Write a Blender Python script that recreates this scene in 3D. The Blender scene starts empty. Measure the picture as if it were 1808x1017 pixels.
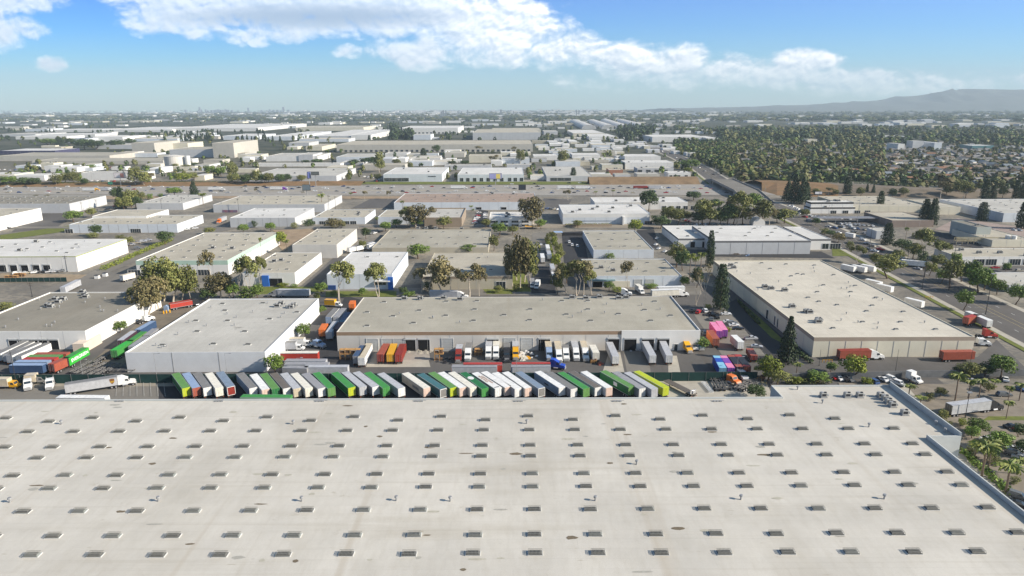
import bpy, math, random
from mathutils import Vector, Matrix
rnd = random.Random(7)
R = math.radians
# ---------------------------------------------------------------- camera
FPX = 1205.0; CX = 904.0; CY = 508.5; HG = 93.6
PITCH = math.atan(320.5 / FPX)
scene = bpy.context.scene
cam_d = bpy.data.cameras.new('camera'); cam = bpy.data.objects.new('camera', cam_d)
scene.collection.objects.link(cam); scene.camera = cam
CM = Matrix.Translation((0, 0, HG)) @ Matrix.Rotation(R(90) - PITCH, 4, 'X') @ Matrix.Rotation(-R(0.22), 4, 'Z')
cam.matrix_world = CM
cam_d.sensor_width = 36; cam_d.lens = 36 * FPX / 1808
cam_d.clip_start = 1; cam_d.clip_end = 60000
CR = CM.to_3x3(); CI = CM.inverted()
# ---------------------------------------------------------------- light
SUN_EL = 29.0; SUN_AZ = 105.0        # azimuth from +Y towards +X
w = bpy.data.worlds.new('World'); scene.world = w; w.use_nodes = True
nt = w.node_tree; N = nt.nodes; L = nt.links; N.clear()
def nn(t, **k):
    n = N.new(t)
    for a, v in k.items(): setattr(n, a, v)
    return n
def mth(op, a, b=None, c=None, clamp=False):
    n = N.new('ShaderNodeMath'); n.operation = op; n.use_clamp = clamp
    for i, v in enumerate((a, b, c)):
        if v is None: continue
        if isinstance(v, (int, float)): n.inputs[i].default_value = v
        else: L.new(v, n.inputs[i])
    return n.outputs[0]
def cmix(fac, a, b, bt='MIX'):
    n = N.new('ShaderNodeMix'); n.data_type = 'RGBA'; n.blend_type = bt
    for i, v in ((0, fac), (6, a), (7, b)):
        if isinstance(v, (int, float)): n.inputs[i].default_value = v
        elif isinstance(v, tuple): n.inputs[i].default_value = (*v, 1)
        else: L.new(v, n.inputs[i])
    return n.outputs[2]
sky = nn('ShaderNodeTexSky', sky_type='NISHITA', sun_disc=False)
sky.sun_elevation = R(SUN_EL); sky.sun_rotation = R(SUN_AZ)
sky.altitude = 100; sky.air_density = 1.0; sky.dust_density = 0.35; sky.ozone_density = 2.0
geo = nn('ShaderNodeTexCoord'); sp = nn('ShaderNodeSeparateXYZ'); L.new(geo.outputs['Generated'], sp.inputs[0])
dy = mth('MAXIMUM', sp.outputs[1], 0.12)
U = mth('MULTIPLY', mth('DIVIDE', sp.outputs[0], dy), 1000.0)
V = mth('MULTIPLY', mth('DIVIDE', sp.outputs[2], dy), 1000.0)
# gradient of the clear air by height above the horizon: deeper blue up, pale near the ground
vr = nn('ShaderNodeValToRGB'); L.new(mth('MULTIPLY', V, 1 / 600.0, clamp=True), vr.inputs[0])
cr = vr.color_ramp; cr.elements[0].position = 0; cr.elements[0].color = (0.63, 0.85, 1.02, 1)
cr.elements[1].position = 0.8; cr.elements[1].color = (0.42, 0.48, 0.60, 1)
for ps, cc in ((.05, (0.50, 0.80, 1.02)), (.11, (0.22, 0.66, 1.05)), (.18, (0.06, 0.51, 1.10)), (.27, (0.02, 0.36, 1.12)), (.42, (.12, .35, .8))):
    e = cr.elements.new(ps); e.color = (*cc, 1)
skyc = cmix(1.0, sky.outputs[0], vr.outputs[0], 'MULTIPLY')
side = mth('MULTIPLY_ADD', U, 1 / 1500.0, 0.30, clamp=True)      # paler, warmer towards the sun
skyc = cmix(mth('MULTIPLY', side, 0.25), skyc, (5.6, 8.6, 10.6))
def px(x, y): return ((x - 906) / 1.205 * 1.035, (188 - y) / 1.205)
blobs = [(590, 24, 300, 62, 1.15), (400, 40, 150, 40, .8), (500, 70, 110, 22, .8), (90, 12, 150, 30, .85), (40, 60, 125, 42, 1.1), (158, 114, 32, 17, .95),
         (340, 55, 80, 22, .7), (420, 8, 200, 26, .9), (550, 62, 110, 20, .75), (740, 35, 130, 55, .9), (880, 62, 130, 66, 1.15), (770, 100, 90, 32, .85), (1000, 102, 90, 36, .95),
         (870, 108, 120, 25, .8), (1130, 118, 140, 36, .92), (1190, 108, 45, 18, .8), (1275, 128, 85, 26, .85), (1385, 116, 70, 22, 1.1),
         (1330, 140, 160, 26, .7), (1490, 152, 180, 26, .9), (1120, 146, 200, 26, .6), (1650, 156, 240, 20, .55), (640, 96, 40, 14, .5)]
def dens(u, v):
    m = None
    for bx, by, rx, ry, st in blobs:
        cu, cv = px(bx, by); rx /= 1.205; ry /= 1.205
        a = mth('MULTIPLY', mth('SUBTRACT', u, cu), 1 / rx); b = mth('MULTIPLY', mth('SUBTRACT', v, cv), 1 / ry)
        d = mth('ADD', mth('MULTIPLY', a, a), mth('MULTIPLY', b, b))
        g = mth('MULTIPLY', mth('SUBTRACT', 1.0, d), st)
        m = g if m is None else mth('SMOOTH_MAX', m, g, 0.3)
    m = mth('MAXIMUM', m, -1.0)
    return m
def fbm(u, v, sc, det, ystr=2.0, off=0.0):
    cb = N.new('ShaderNodeCombineXYZ'); L.new(mth('MULTIPLY', u, sc), cb.inputs[0]); L.new(mth('MULTIPLY', v, sc * ystr), cb.inputs[1])
    cb.inputs[2].default_value = off
    n = N.new('ShaderNodeTexNoise'); n.inputs['Scale'].default_value = 1.0; n.inputs['Detail'].default_value = det
    n.inputs['Roughness'].default_value = 0.58; L.new(cb.outputs[0], n.inputs['Vector']); n.inputs['Distortion'].default_value = .25; return n.outputs[0]
msk = dens(U, V)
def puff(u, v): return mth('SUBTRACT', mth('MULTIPLY', mth('ABSOLUTE', mth('SUBTRACT', fbm(u, v, 0.022, 3, 1.5, 3.0), 0.5)), 2.0), 0.17)
def fld(u, v): return mth('ADD', mth('MULTIPLY', fbm(u, v, 0.014, 6, 1.6), 0.8), mth('MULTIPLY', puff(u, v), 0.32))
f1 = fld(U, V); f2 = fld(mth('ADD', U, 3.0), mth('ADD', V, 5.0))
big = fbm(U, V, 0.005, 2, 1.5, 5.0)
raw = mth('ADD', mth('MULTIPLY', msk, 0.85), mth('MULTIPLY', mth('SUBTRACT', f1, 0.408), 2.3))
raw = mth('ADD', raw, mth('MULTIPLY', mth('SUBTRACT', big, 0.5), 0.8))
mr = nn('ShaderNodeMapRange', interpolation_type='SMOOTHSTEP'); L.new(raw, mr.inputs[0])
mr.inputs[1].default_value = -0.05; mr.inputs[2].default_value = 0.62
lit = mth('MULTIPLY_ADD', mth('SUBTRACT', f1, f2), 5.5, 0.58, clamp=True)       # bright where thinner above
thick = mth('MULTIPLY', mth('SUBTRACT', raw, 0.16), 2.6, clamp=True)
# grey undersides of the big cloud bank, upper left
uu, uv = px(600, 44)
da = mth('MULTIPLY', mth('SUBTRACT', U, uu), 1 / 230.0); db = mth('MULTIPLY', mth('SUBTRACT', V, uv), 1 / 19.0)
under = mth('SUBTRACT', 1.0, mth('ADD', mth('MULTIPLY', da, da), mth('MULTIPLY', db, db)), clamp=True)
cl = cmix(lit, (4.8, 5.7, 6.9), (11.4, 11.1, 10.9))
reg = nn('ShaderNodeMapRange'); L.new(U, reg.inputs[0]); reg.inputs[1].default_value = 40; reg.inputs[2].default_value = -200
cl = cmix(mth('MULTIPLY', mth('MULTIPLY', thick, reg.outputs[0]), 0.62), cl, (3.9, 5.1, 6.7))
cl = cmix(mth('MULTIPLY', under, 0.95), cl, (2.7, 3.6, 4.9))
fade = nn('ShaderNodeMapRange'); L.new(V, fade.inputs[0]); fade.inputs[1].default_value = 12; fade.inputs[2].default_value = 60
fade.inputs[3].default_value = 0.25; fade.inputs[4].default_value = 0.95
covr = mth('MULTIPLY', mr.outputs[0], fade.outputs[0])
up = mth('GREATER_THAN', sp.outputs[1], 0.12)
covr = mth('MULTIPLY', covr, up)
out = cmix(covr, skyc, cl)
bg = nn('ShaderNodeBackground'); bg.inputs[1].default_value = 0.10; L.new(out, bg.inputs[0])
wo = nn('ShaderNodeOutputWorld'); L.new(bg.outputs[0], wo.inputs[0])
sd = bpy.data.lights.new('sun', 'SUN'); sd.energy = 5.0; sd.angle = R(0.5); sd.color = (1.0, 0.90, 0.77)
sun = bpy.data.objects.new('sun', sd); scene.collection.objects.link(sun)
sv = Vector((math.cos(R(SUN_EL)) * math.sin(R(SUN_AZ)), math.cos(R(SUN_EL)) * math.cos(R(SUN_AZ)), math.sin(R(SUN_EL))))
sun.rotation_euler = sv.to_track_quat('Z', 'Y').to_euler()
vs = scene.view_settings; vs.view_transform = 'Standard'; vs.look = 'None'; vs.exposure = 0.68; vs.gamma = 1
scene.render.resolution_x = 1024; scene.render.resolution_y = 576
scene.cycles.max_bounces = 4; scene.cycles.diffuse_bounces = 2; scene.cycles.glossy_bounces = 2; scene.cycles.volume_bounces = 0
scene.cycles.transparent_max_bounces = 4; scene.cycles.use_denoising = True
# ---------------------------------------------------------------- photo pixel -> place on a level plane
def ray(x, y): return CR @ Vector(((x - CX) / FPX, -(y - CY) / FPX, -1.0))
def P(x, y, h=0.0):
    d = ray(x, y); t = (h - HG) / d.z; return Vector((d.x * t, d.y * t, h))
def PY(x, y, Y):
    d = ray(x, y); t = Y / d.y; return Vector((d.x * t, Y, HG + d.z * t))
def proj(p):
    c = CI @ Vector(p); return (CX + FPX * c.x / -c.z, CY - FPX * c.y / -c.z, -c.z)
# ---------------------------------------------------------------- materials
MC = {}
def mat(name, c, rough=0.85, var=0.12, sc=0.5, metal=0.0, spec=0.3, c2=None, sc2=None, bump=0.0):
    """plain painted or weathered surface: base colour broken by two noises in world space"""
    if name in MC: return MC[name]
    m = bpy.data.materials.new(name); m.use_nodes = True; t = m.node_tree; b = t.nodes['Principled BSDF']
    b.inputs['Roughness'].default_value = rough; b.inputs['Metallic'].default_value = metal; b.inputs['Specular IOR Level'].default_value = spec
    if var or c2:
        g = t.nodes.new('ShaderNodeNewGeometry')
        n = t.nodes.new('ShaderNodeTexNoise'); n.inputs['Scale'].default_value = sc; n.inputs['Detail'].default_value = 6; n.inputs['Roughness'].default_value = .65
        t.links.new(g.outputs['Position'], n.inputs['Vector'])
        rp = t.nodes.new('ShaderNodeMapRange'); t.links.new(n.outputs[0], rp.inputs[0]); rp.inputs[1].default_value = .3; rp.inputs[2].default_value = .7
        mx = t.nodes.new('ShaderNodeMix'); mx.data_type = 'RGBA'; t.links.new(rp.outputs[0], mx.inputs[0])
        lo = c2 if c2 else tuple(x * (1 - var) for x in c); hi = c if c2 else tuple(min(1, x * (1 + var)) for x in c)
        mx.inputs[6].default_value = (*lo, 1); mx.inputs[7].default_value = (*hi, 1)
        t.links.new(mx.outputs[2], b.inputs['Base Color'])
        if bump:
            bp = t.nodes.new('ShaderNodeBump'); bp.inputs['Strength'].default_value = bump; bp.inputs['Distance'].default_value = .3
            t.links.new(n.outputs[0], bp.inputs['Height']); t.links.new(bp.outputs[0], b.inputs['Normal'])
    else: b.inputs['Base Color'].default_value = (*c, 1)
    MC[name] = m; return m
def roofmat(name, c, dirt, seam=12.0, dirt_amt=0.5, seam_amt=0.35, patch=0.5, streak=0.3, depth=None):
    """flat membrane roof: sheet seams, ponding stains, patches repaired in another tone"""
    if name in MC: return MC[name]
    m = bpy.data.materials.new(name); m.use_nodes = True; t = m.node_tree; b = t.nodes['Principled BSDF']
    b.inputs['Roughness'].default_value = .9; b.inputs['Specular IOR Level'].default_value = .2
    ln = t.links.new
    def node(k): return t.nodes.new(k)
    g = node('ShaderNodeNewGeometry')
    def noise(scale, stretch=(1, 1, 1), det=6, ro=.6):
        mp = node('ShaderNodeMapping'); mp.inputs['Scale'].default_value = stretch; ln(g.outputs['Position'], mp.inputs[0])
        n = node('ShaderNodeTexNoise'); n.inputs['Scale'].default_value = scale; n.inputs['Detail'].default_value = det; n.inputs['Roughness'].default_value = ro
        ln(mp.outputs[0], n.inputs['Vector']); return n.outputs[0]
    def rng(v, a, z, lo=0., hi=1.):
        r = node('ShaderNodeMapRange'); ln(v, r.inputs[0])
        r.inputs[1].default_value = a; r.inputs[2].default_value = z; r.inputs[3].default_value = lo; r.inputs[4].default_value = hi; return r.outputs[0]
    def mix(f, a, bb):
        x = node('ShaderNodeMix'); x.data_type = 'RGBA'
        for i, v in ((0, f), (6, a), (7, bb)):
            if isinstance(v, tuple): x.inputs[i].default_value = (*v, 1)
            elif isinstance(v, float): x.inputs[i].default_value = v
            else: ln(v, x.inputs[i])
        return x.outputs[2]
    lo = tuple(x * .86 for x in c); hi = tuple(min(1, x * 1.06) for x in c)
    col = mix(rng(noise(.05, det=5), .35, .65), lo, hi)
    col = mix(rng(noise(.7, (1, .25, 1)), .45, .8, 0, .22), col, dirt)
    col = mix(rng(noise(.03, (1, .12, 1), 4), .52, .68, 0, streak * .45), col, dirt)     # drainage streaks
    col = mix(rng(noise(.05, (.25, 1.6, 1), 4), .60, .76, 0, streak * .6), col, dirt)
    vo = node('ShaderNodeTexVoronoi'); vo.inputs['Scale'].default_value = .045; vo.distance = 'CHEBYCHEV'; ln(g.outputs['Position'], vo.inputs['Vector'])
    sx = node('ShaderNodeSeparateColor'); ln(vo.outputs['Color'], sx.inputs[0])
    col = mix(rng(sx.outputs[0], .82, .84, 0, patch * .25), col, hi)
    col = mix(rng(noise(.16, (.06, 1.6, 1), 3, .5), .52, .70, 0, .16), col, hi)       # pale sheet bands
    col = mix(rng(noise(.35, (.05, 2.2, 1), 2, .5), .60, .72, 0, .14), col, dirt)
    col = mix(rng(noise(3.0, (1, 1, 1), 2, .5), .4, .75, 0, .10), col, dirt)
    col = mix(rng(noise(.17, (1, .03, 1), 3, .5), .60, .72, 0, streak * .9), col, tuple(x * q_ for x, q_ in zip(c, (.74, .68, .60))))
    col = mix(rng(noise(.9, (.3, 1.3, 1), 2, .5), .72, .76, 0, .45), col, dirt)
    col = mix(rng(noise(.12, det=8, ro=.7), .66, .72, 0, dirt_amt), col, dirt)      # dark ponding stains
    br = node('ShaderNodeTexBrick'); ln(g.outputs['Position'], br.inputs['Vector'])
    br.inputs['Scale'].default_value = 1.0; br.inputs['Brick Width'].default_value = seam * 2.1; br.inputs['Row Height'].default_value = seam * .25
    br.inputs['Mortar Size'].default_value = .035; br.inputs['Mortar Smooth'].default_value = .2
    br.inputs['Color1'].default_value = (1, 1, 1, 1); br.inputs['Color2'].default_value = (.96, .96, .96, 1); br.inputs['Mortar'].default_value = (1 - seam_amt,) * 3 + (1,)
    x = node('ShaderNodeMix'); x.data_type = 'RGBA'; x.blend_type = 'MULTIPLY'; x.inputs[0].default_value = .8
    ln(col, x.inputs[6]); ln(br.outputs[0], x.inputs[7])
    ln(x.outputs[2], b.inputs['Base Color'])
    MC[name] = m; return m
def glassmat(name='dark window glass', c=(.02, .03, .04)):
    if name in MC: return MC[name]
    m = mat(name, c, rough=.12, var=0, spec=.8); return m
def leafmat(name, c1, c2, c3=None):
    if name in MC: return MC[name]
    m = bpy.data.materials.new(name); m.use_nodes = True; t = m.node_tree; b = t.nodes['Principled BSDF']
    g = t.nodes.new('ShaderNodeNewGeometry'); oi = t.nodes.new('ShaderNodeObjectInfo')
    mx = t.nodes.new('ShaderNodeMix'); mx.data_type = 'RGBA'; t.links.new(g.outputs['Random Per Island'], mx.inputs[0])
    mx.inputs[6].default_value = (*c1, 1); mx.inputs[7].default_value = (*c2, 1)
    m2 = t.nodes.new('ShaderNodeMix'); m2.data_type = 'RGBA'; m2.blend_type = 'MULTIPLY'; m2.inputs[0].default_value = 1
    rr = t.nodes.new('ShaderNodeMapRange'); t.links.new(oi.outputs['Random'], rr.inputs[0]); rr.inputs[3].default_value = .7; rr.inputs[4].default_value = 1.25
    t.links.new(mx.outputs[2], m2.inputs[6]); t.links.new(rr.outputs[0], m2.inputs[7]); t.links.new(m2.outputs[2], b.inputs['Base Color'])
    b.inputs['Roughness'].default_value = .6; b.inputs['Specular IOR Level'].default_value = .25
    MC[name] = m; return m
# ---------------------------------------------------------------- mesh builder
class MB:
    def __init__(s): s.v = []; s.f = []; s.m = []
    def quad(s, a, b, c, d, mi=0):
        n = len(s.v); s.v += [tuple(a), tuple(b), tuple(c), tuple(d)]; s.f.append((n, n + 1, n + 2, n + 3)); s.m.append(mi)
    def poly(s, pts, mi=0):
        n = len(s.v); s.v += [tuple(p) for p in pts]; s.f.append(tuple(range(n, n + len(pts)))); s.m.append(mi)
    def box(s, x0, x1, y0, y1, z0, z1, mi=0, taper=None):
        n = len(s.v)
        s.v += [(x0, y0, z0), (x1, y0, z0), (x1, y1, z0), (x0, y1, z0)]
        if taper:
            a, b = taper; s.v += [(x0 + a, y0 + b, z1), (x1 - a, y0 + b, z1), (x1 - a, y1 - b, z1), (x0 + a, y1 - b, z1)]
        else: s.v += [(x0, y0, z1), (x1, y0, z1), (x1, y1, z1), (x0, y1, z1)]
        for q in ((3, 2, 1, 0), (4, 5, 6, 7), (0, 1, 5, 4), (1, 2, 6, 5), (2, 3, 7, 6), (3, 0, 4, 7)):
            s.f.append(tuple(n + i for i in q)); s.m.append(mi)
        return s
    def prism(s, pts, x0, x1, mi=0, inset=0):
        """profile pts in (y,z), extruded along x"""
        n = len(s.v); k = len(pts)
        s.v += [(x0 + inset, y, z) for y, z in pts] + [(x1 - inset, y, z) for y, z in pts]
        s.f.append(tuple(range(n, n + k))); s.f.append(tuple(range(n + 2 * k - 1, n + k - 1, -1))); s.m += [mi, mi]
        for i in range(k):
            j = (i + 1) % k; s.f.append((n + i, n + k + i, n + k + j, n + j)); s.m.append(mi)
        return s
    def cyl(s, p0, p1, r0, r1=None, k=8, mi=0, cap=True):
        r1 = r0 if r1 is None else r1; p0 = Vector(p0); p1 = Vector(p1); d = (p1 - p0).normalized()
        a = d.orthogonal().normalized(); b = d.cross(a); n = len(s.v)
        for p, r in ((p0, r0), (p1, r1)):
            for i in range(k):
                t = 2 * math.pi * i / k; s.v.append(tuple(p + a * (r * math.cos(t)) + b * (r * math.sin(t))))
        for i in range(k):
            j = (i + 1) % k; s.f.append((n + i, n + j, n + k + j, n + k + i)); s.m.append(mi)
        if cap: s.f.append(tuple(range(n + k - 1, n - 1, -1))); s.f.append(tuple(range(n + k, n + 2 * k))); s.m += [mi, mi]
        return s
    def mesh(s, name, mats):
        me = bpy.data.meshes.new(name); me.from_pydata(s.v, [], s.f)
        for m in (mats if isinstance(mats, (list, tuple)) else [mats]): me.materials.append(m)
        if any(s.m): me.polygons.foreach_set('material_index', s.m)
        me.update(); return me
    def obj(s, name, mats, parent=None): return link(name, s.mesh(name, mats), parent)
COL = scene.collection
def link(name, me, parent=None, loc=None, rz=0, sc=None):
    o = bpy.data.objects.new(name, me); COL.objects.link(o)
    if parent: o.parent = parent
    if loc is not None: o.location = loc
    if rz: o.rotation_euler = (0, 0, rz)
    if sc is not None: o.scale = (sc, sc, sc) if isinstance(sc, (int, float)) else sc
    return o
def tag(o, label=None, cat=None, group=None, kind=None):
    if label: o['label'] = label
    if cat: o['category'] = cat
    if group: o['group'] = group
    if kind: o['kind'] = kind
    return o
def thing(name, label, cat, loc, rz=0, group=None, sc=None):
    return tag(link(name, None, None, loc, rz, sc), label, cat, group)
def ordn(n): return f"{n}{'th' if 10 <= n % 100 <= 20 else {1: 'st', 2: 'nd', 3: 'rd'}.get(n % 10, 'th')}"
PEND = {}
def later(o, what, where): PEND.setdefault((what, where), []).append(o); return o
def finish_labels():
    for (what, where), os_ in PEND.items():
        os_.sort(key=lambda o: proj(o.matrix_world.translation if o.parent else o.location)[0])
        for i, o in enumerate(os_):
            o['label'] = f"{what} {where}" if len(os_) == 1 else f"{what}, {ordn(i + 1)} from the left {where}"
def struct(name, b, m): return tag(b.obj(name, m), kind='structure')
SH = {}
def shared(key, fn):
    if key not in SH: SH[key] = fn()
    return SH[key]
# ================================================================ ground and roads
def ground_mat():
    m = bpy.data.materials.new('city ground'); m.use_nodes = True; t = m.node_tree; b = t.nodes['Principled BSDF']; ln = t.links.new
    b.inputs['Roughness'].default_value = .95; b.inputs['Specular IOR Level'].default_value = .1
    g = t.nodes.new('ShaderNodeNewGeometry')
    def noise(sc, det=5, ro=.6):
        n = t.nodes.new('ShaderNodeTexNoise'); n.inputs['Scale'].default_value = sc; n.inputs['Detail'].default_value = det; n.inputs['Roughness'].default_value = ro
        ln(g.outputs['Position'], n.inputs['Vector']); return n.outputs[0]
    def rng(v, a, z, lo=0., hi=1.):
        r = t.nodes.new('ShaderNodeMapRange'); ln(v, r.inputs[0])
        for i, q in enumerate((a, z, lo, hi)): r.inputs[i + 1].default_value = q
        return r.outputs[0]
    def mix(f, a, bb):
        x = t.nodes.new('ShaderNodeMix'); x.data_type = 'RGBA'
        for i, v in ((0, f), (6, a), (7, bb)):
            if isinstance(v, tuple): x.inputs[i].default_value = (*v, 1)
            elif isinstance(v, float): x.inputs[i].default_value = v
            else: ln(v, x.inputs[i])
        return x.outputs[2]
    near = mix(rng(noise(.035), .4, .6), (.18, .165, .14), (.29, .26, .21))
    near = mix(rng(noise(.4, 6), .45, .7), near, (.12, .12, .115))
    far = mix(rng(noise(.012, 6, .7), .42, .58), (.035, .045, .028), (.10, .10, .075))
    far = mix(rng(noise(.0016, 6, .65), .55, .66), far, (.15, .145, .12))
    sx = t.nodes.new('ShaderNodeSeparateXYZ'); ln(g.outputs['Position'], sx.inputs[0])
    col = mix(rng(sx.outputs[1], 900, 1500), near, far)
    ln(col, b.inputs['Base Color']); return m
b = MB(); ring = 96
b.poly([(17000 * math.cos(2 * math.pi * i / ring), 17000 * math.sin(2 * math.pi * i / ring), 0) for i in range(ring)])
struct('ground', b, ground_mat())
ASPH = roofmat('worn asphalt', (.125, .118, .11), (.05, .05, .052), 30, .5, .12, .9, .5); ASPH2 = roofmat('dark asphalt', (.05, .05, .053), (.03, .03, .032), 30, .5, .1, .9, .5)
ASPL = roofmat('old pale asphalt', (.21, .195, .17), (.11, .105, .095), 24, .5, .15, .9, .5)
CONC = mat('concrete paving', (.40, .37, .31), .95, .14, .3); DIRT = mat('dry dirt', (.30, .225, .15), .98, .25, .12)
LAWN = mat('lawn grass', (.17, .19, .035), .95, .35, .4, c2=(.09, .11, .025)); DRY = mat('dry brown slope grass', (.27, .155, .075), .98, .3, .08, c2=(.15, .105, .05))
WHT = mat('road paint', (.72, .72, .70), .8, .15, 1.5); YEL = mat('yellow road paint', (.45, .36, .17), .8, .15, 1.5)
LAY = [0.0]
def patch(name, pts, m):
    LAY[0] += .004; b = MB(); b.poly([P(x, y, LAY[0]) for x, y in pts]); o = struct(name, b, m); return o
def strip(name, pts, wd, m, z=None, dash=None):
    """flat ribbon of width wd metres along a polyline in world xy"""
    if z is None: LAY[0] += .004; z = LAY[0]
    b = MB()
    for (ax, ay), (bx, by) in zip(pts, pts[1:]):
        d = Vector((bx - ax, by - ay)); l = d.length; d.normalize(); n = Vector((-d.y, d.x)) * wd / 2
        segs = [(0, l)] if not dash else [(k, min(l, k + dash[0])) for k in [i * (dash[0] + dash[1]) for i in range(int(l / (dash[0] + dash[1])) + 1)]]
        for s0, s1 in segs:
            p = Vector((ax, ay)) + d * s0; q = Vector((ax, ay)) + d * s1
            b.quad((p.x - n.x, p.y - n.y, z), (q.x - n.x, q.y - n.y, z), (q.x + n.x, q.y + n.y, z), (p.x + n.x, p.y + n.y, z))
    return struct(name, b, m)
def g2(x, y): p = P(x, y); return (p.x, p.y)
# paved yards (corners read off the ground)
patch('asphalt_yard', [(-700, 720), (1720, 720), (1520, 560), (1230, 500), (1160, 470), (560, 515), (-300, 600)], ASPH)
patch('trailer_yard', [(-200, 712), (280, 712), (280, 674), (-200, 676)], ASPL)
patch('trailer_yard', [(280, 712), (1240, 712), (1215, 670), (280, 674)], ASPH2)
patch('concrete_yard', [(1195, 712), (1370, 712), (1350, 668), (1130, 668)], CONC)
patch('concrete_yard', [(0, 682), (330, 682), (300, 671), (0, 675)], mat('pale dusty concrete', (.30, .27, .22), .95, .2, .2))
patch('loading_apron', [(640, 648), (760, 648), (757, 636), (650, 636)], CONC)
patch('loading_apron', [(1060, 669), (1105, 669), (1095, 622), (1075, 622)], CONC)
patch('loading_apron', [(1180, 669), (1204, 669), (1195, 628), (1180, 628)], CONC)
patch('loading_apron', [(640, 636), (760, 636), (757, 618), (655, 618)], mat('loading ramp concrete', (.33, .30, .26), .95, .15, .3))
patch('loading_apron', [(1108, 664), (1150, 664), (1143, 620), (1100, 620)], ASPL)
patch('alley', [(150, 648), (212, 648), (380, 515), (310, 515)], mat('brown alley paving', (.17, .145, .11), .95, .2, .2))
patch('alley', [(552, 640), (600, 640), (640, 530), (610, 522)], ASPH2)
patch('drive', [(1348, 640), (1438, 640), (1300, 528), (1278, 540)], ASPH2)
patch('car_park', [(1275, 628), (1352, 628), (1285, 545), (1218, 545)], ASPL)
patch('truck_lane', [(1400, 668), (1830, 668), (1760, 600), (1726, 630), (1437, 631), (1370, 640)], ASPH)
patch('lawn', [(1362, 596), (1396, 613), (1345, 564), (1318, 541), (1299, 524), (1322, 556)], LAWN)
patch('access_road', [(440, 524), (1240, 520), (1235, 505), (440, 510)], ASPL)
patch('lawn', [(575, 524), (700, 524), (700, 514), (575, 514)], LAWN)
patch('lawn', [(860, 519), (905, 519), (903, 508), (850, 508)], LAWN)
patch('lawn', [(904, 515), (938, 515), (925, 478), (903, 478)], LAWN)
patch('lawn', [(452, 520), (575, 515), (560, 506), (452, 506)], LAWN)
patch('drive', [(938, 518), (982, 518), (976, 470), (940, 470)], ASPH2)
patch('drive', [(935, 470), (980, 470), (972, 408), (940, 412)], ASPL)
patch('drive', [(530, 506), (560, 506), (612, 452), (592, 452)], ASPH)
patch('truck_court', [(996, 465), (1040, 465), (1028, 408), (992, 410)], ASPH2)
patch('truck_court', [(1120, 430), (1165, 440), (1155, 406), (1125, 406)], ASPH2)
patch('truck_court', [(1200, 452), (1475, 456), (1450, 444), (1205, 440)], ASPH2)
patch('lawn', [(1470, 452), (1505, 452), (1478, 431), (1468, 429)], LAWN)
patch('car_park', [(834, 401), (858, 401), (862, 372), (846, 370)], ASPH2)
patch('car_park', [(690, 367), (745, 348), (800, 352), (830, 340), (660, 348), (620, 368)], ASPH)
patch('car_park', [(955, 372), (1000, 368), (1010, 352), (960, 350)], ASPH)
patch('street', [(620, 404), (1170, 402), (1160, 393), (640, 397)], mat('tan old road', (.26, .225, .175), .95, .15, .1))
patch('dirt_lot', [(495, 432), (520, 412), (560, 404), (480, 406), (500, 420)], DIRT)
patch('dirt_lot', [(500, 444), (560, 404), (545, 402), (480, 420)], DIRT)
patch('storage_yard', [(-60, 500), (125, 497), (160, 485), (-60, 482)], mat('tan storage yard', (.30, .235, .16), .95, .3, .3))
patch('container_yard', [(40, 522), (230, 522), (260, 480), (180, 480)], ASPL)
patch('side_street', [(130, 520), (165, 492), (330, 425), (420, 402), (395, 400), (310, 415), (180, 470), (100, 515)], ASPL)
patch('truck_court', [(20, 410), (100, 402), (130, 380), (85, 372), (40, 392)], ASPH)
patch('lawn', [(0, 425), (120, 408), (122, 398), (0, 415)], LAWN)
patch('car_park', [(1500, 712), (1830, 900), (1900, 900), (1850, 680), (1480, 676)], mat('tan car park paving', (.22, .19, .15), .95, .2, .25))
patch('lawn', [(1735, 742), (1830, 742), (1830, 735), (1745, 735)], LAWN)
patch('planting_bed', [(1610, 740), (1700, 850), (1790, 900), (1700, 790), (1640, 730)], mat('planting bed soil', (.12, .09, .055), .95, .3, .8))
patch('walkway', [(1655, 775), (1690, 830), (1740, 872), (1790, 880), (1730, 830), (1690, 790)], CONC)
patch('walkway', [(1583, 690), (1605, 720), (1640, 726), (1600, 680)], CONC)
patch('car_park', [(1225, 398), (1360, 398), (1300, 372), (1200, 375)], ASPH)
patch('car_lot', [(1440, 400), (1560, 420), (1545, 385), (1410, 377)], ASPH)
patch('service_yard', [(1600, 420), (1740, 440), (1720, 424), (1640, 405)], ASPH2)
patch('car_park', [(1700, 500), (1830, 498), (1830, 470), (1690, 472)], ASPH)
patch('gravel_lot', [(1650, 405), (1830, 430), (1830, 405), (1690, 385)], mat('pink tinged gravel lot', (.30, .24, .21), .95, .2, .1))
# street on the right
st = [g2(x, y) for x, y in ((1120, 250), (1157, 262), (1195, 277), (1237, 297))]
for x, y in ((1284, 321), (1327, 341)): p = P(x, y, 5.5); st.append((p.x, p.y))
st += [g2(x, y) for x, y in ((1389, 375), (1443, 399), (1596, 474), (1733, 541))]
(ax, ay), (bx, by) = st[-2:]; st += [(bx + (bx - ax) * 2, by + (by - ay) * 2)]
strip('street', st, 27, roofmat('street asphalt', (.135, .125, .115), (.075, .07, .068), 40, .4, .1, .9, .6))
strip('pavement', [(x - 15.2, y) for x, y in st], 3.2, CONC); strip('pavement', [(x + 15.2, y) for x, y in st], 3.2, CONC)
strip('grass_verge', [(x - 18.2, y) for x, y in st[3:]], 2.6, LAWN)
for k, dx in enumerate((-6.7, 6.7)): strip('lane_marking', [(x + dx, y) for x, y in st[3:]], .18, WHT, dash=(3, 9))
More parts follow.
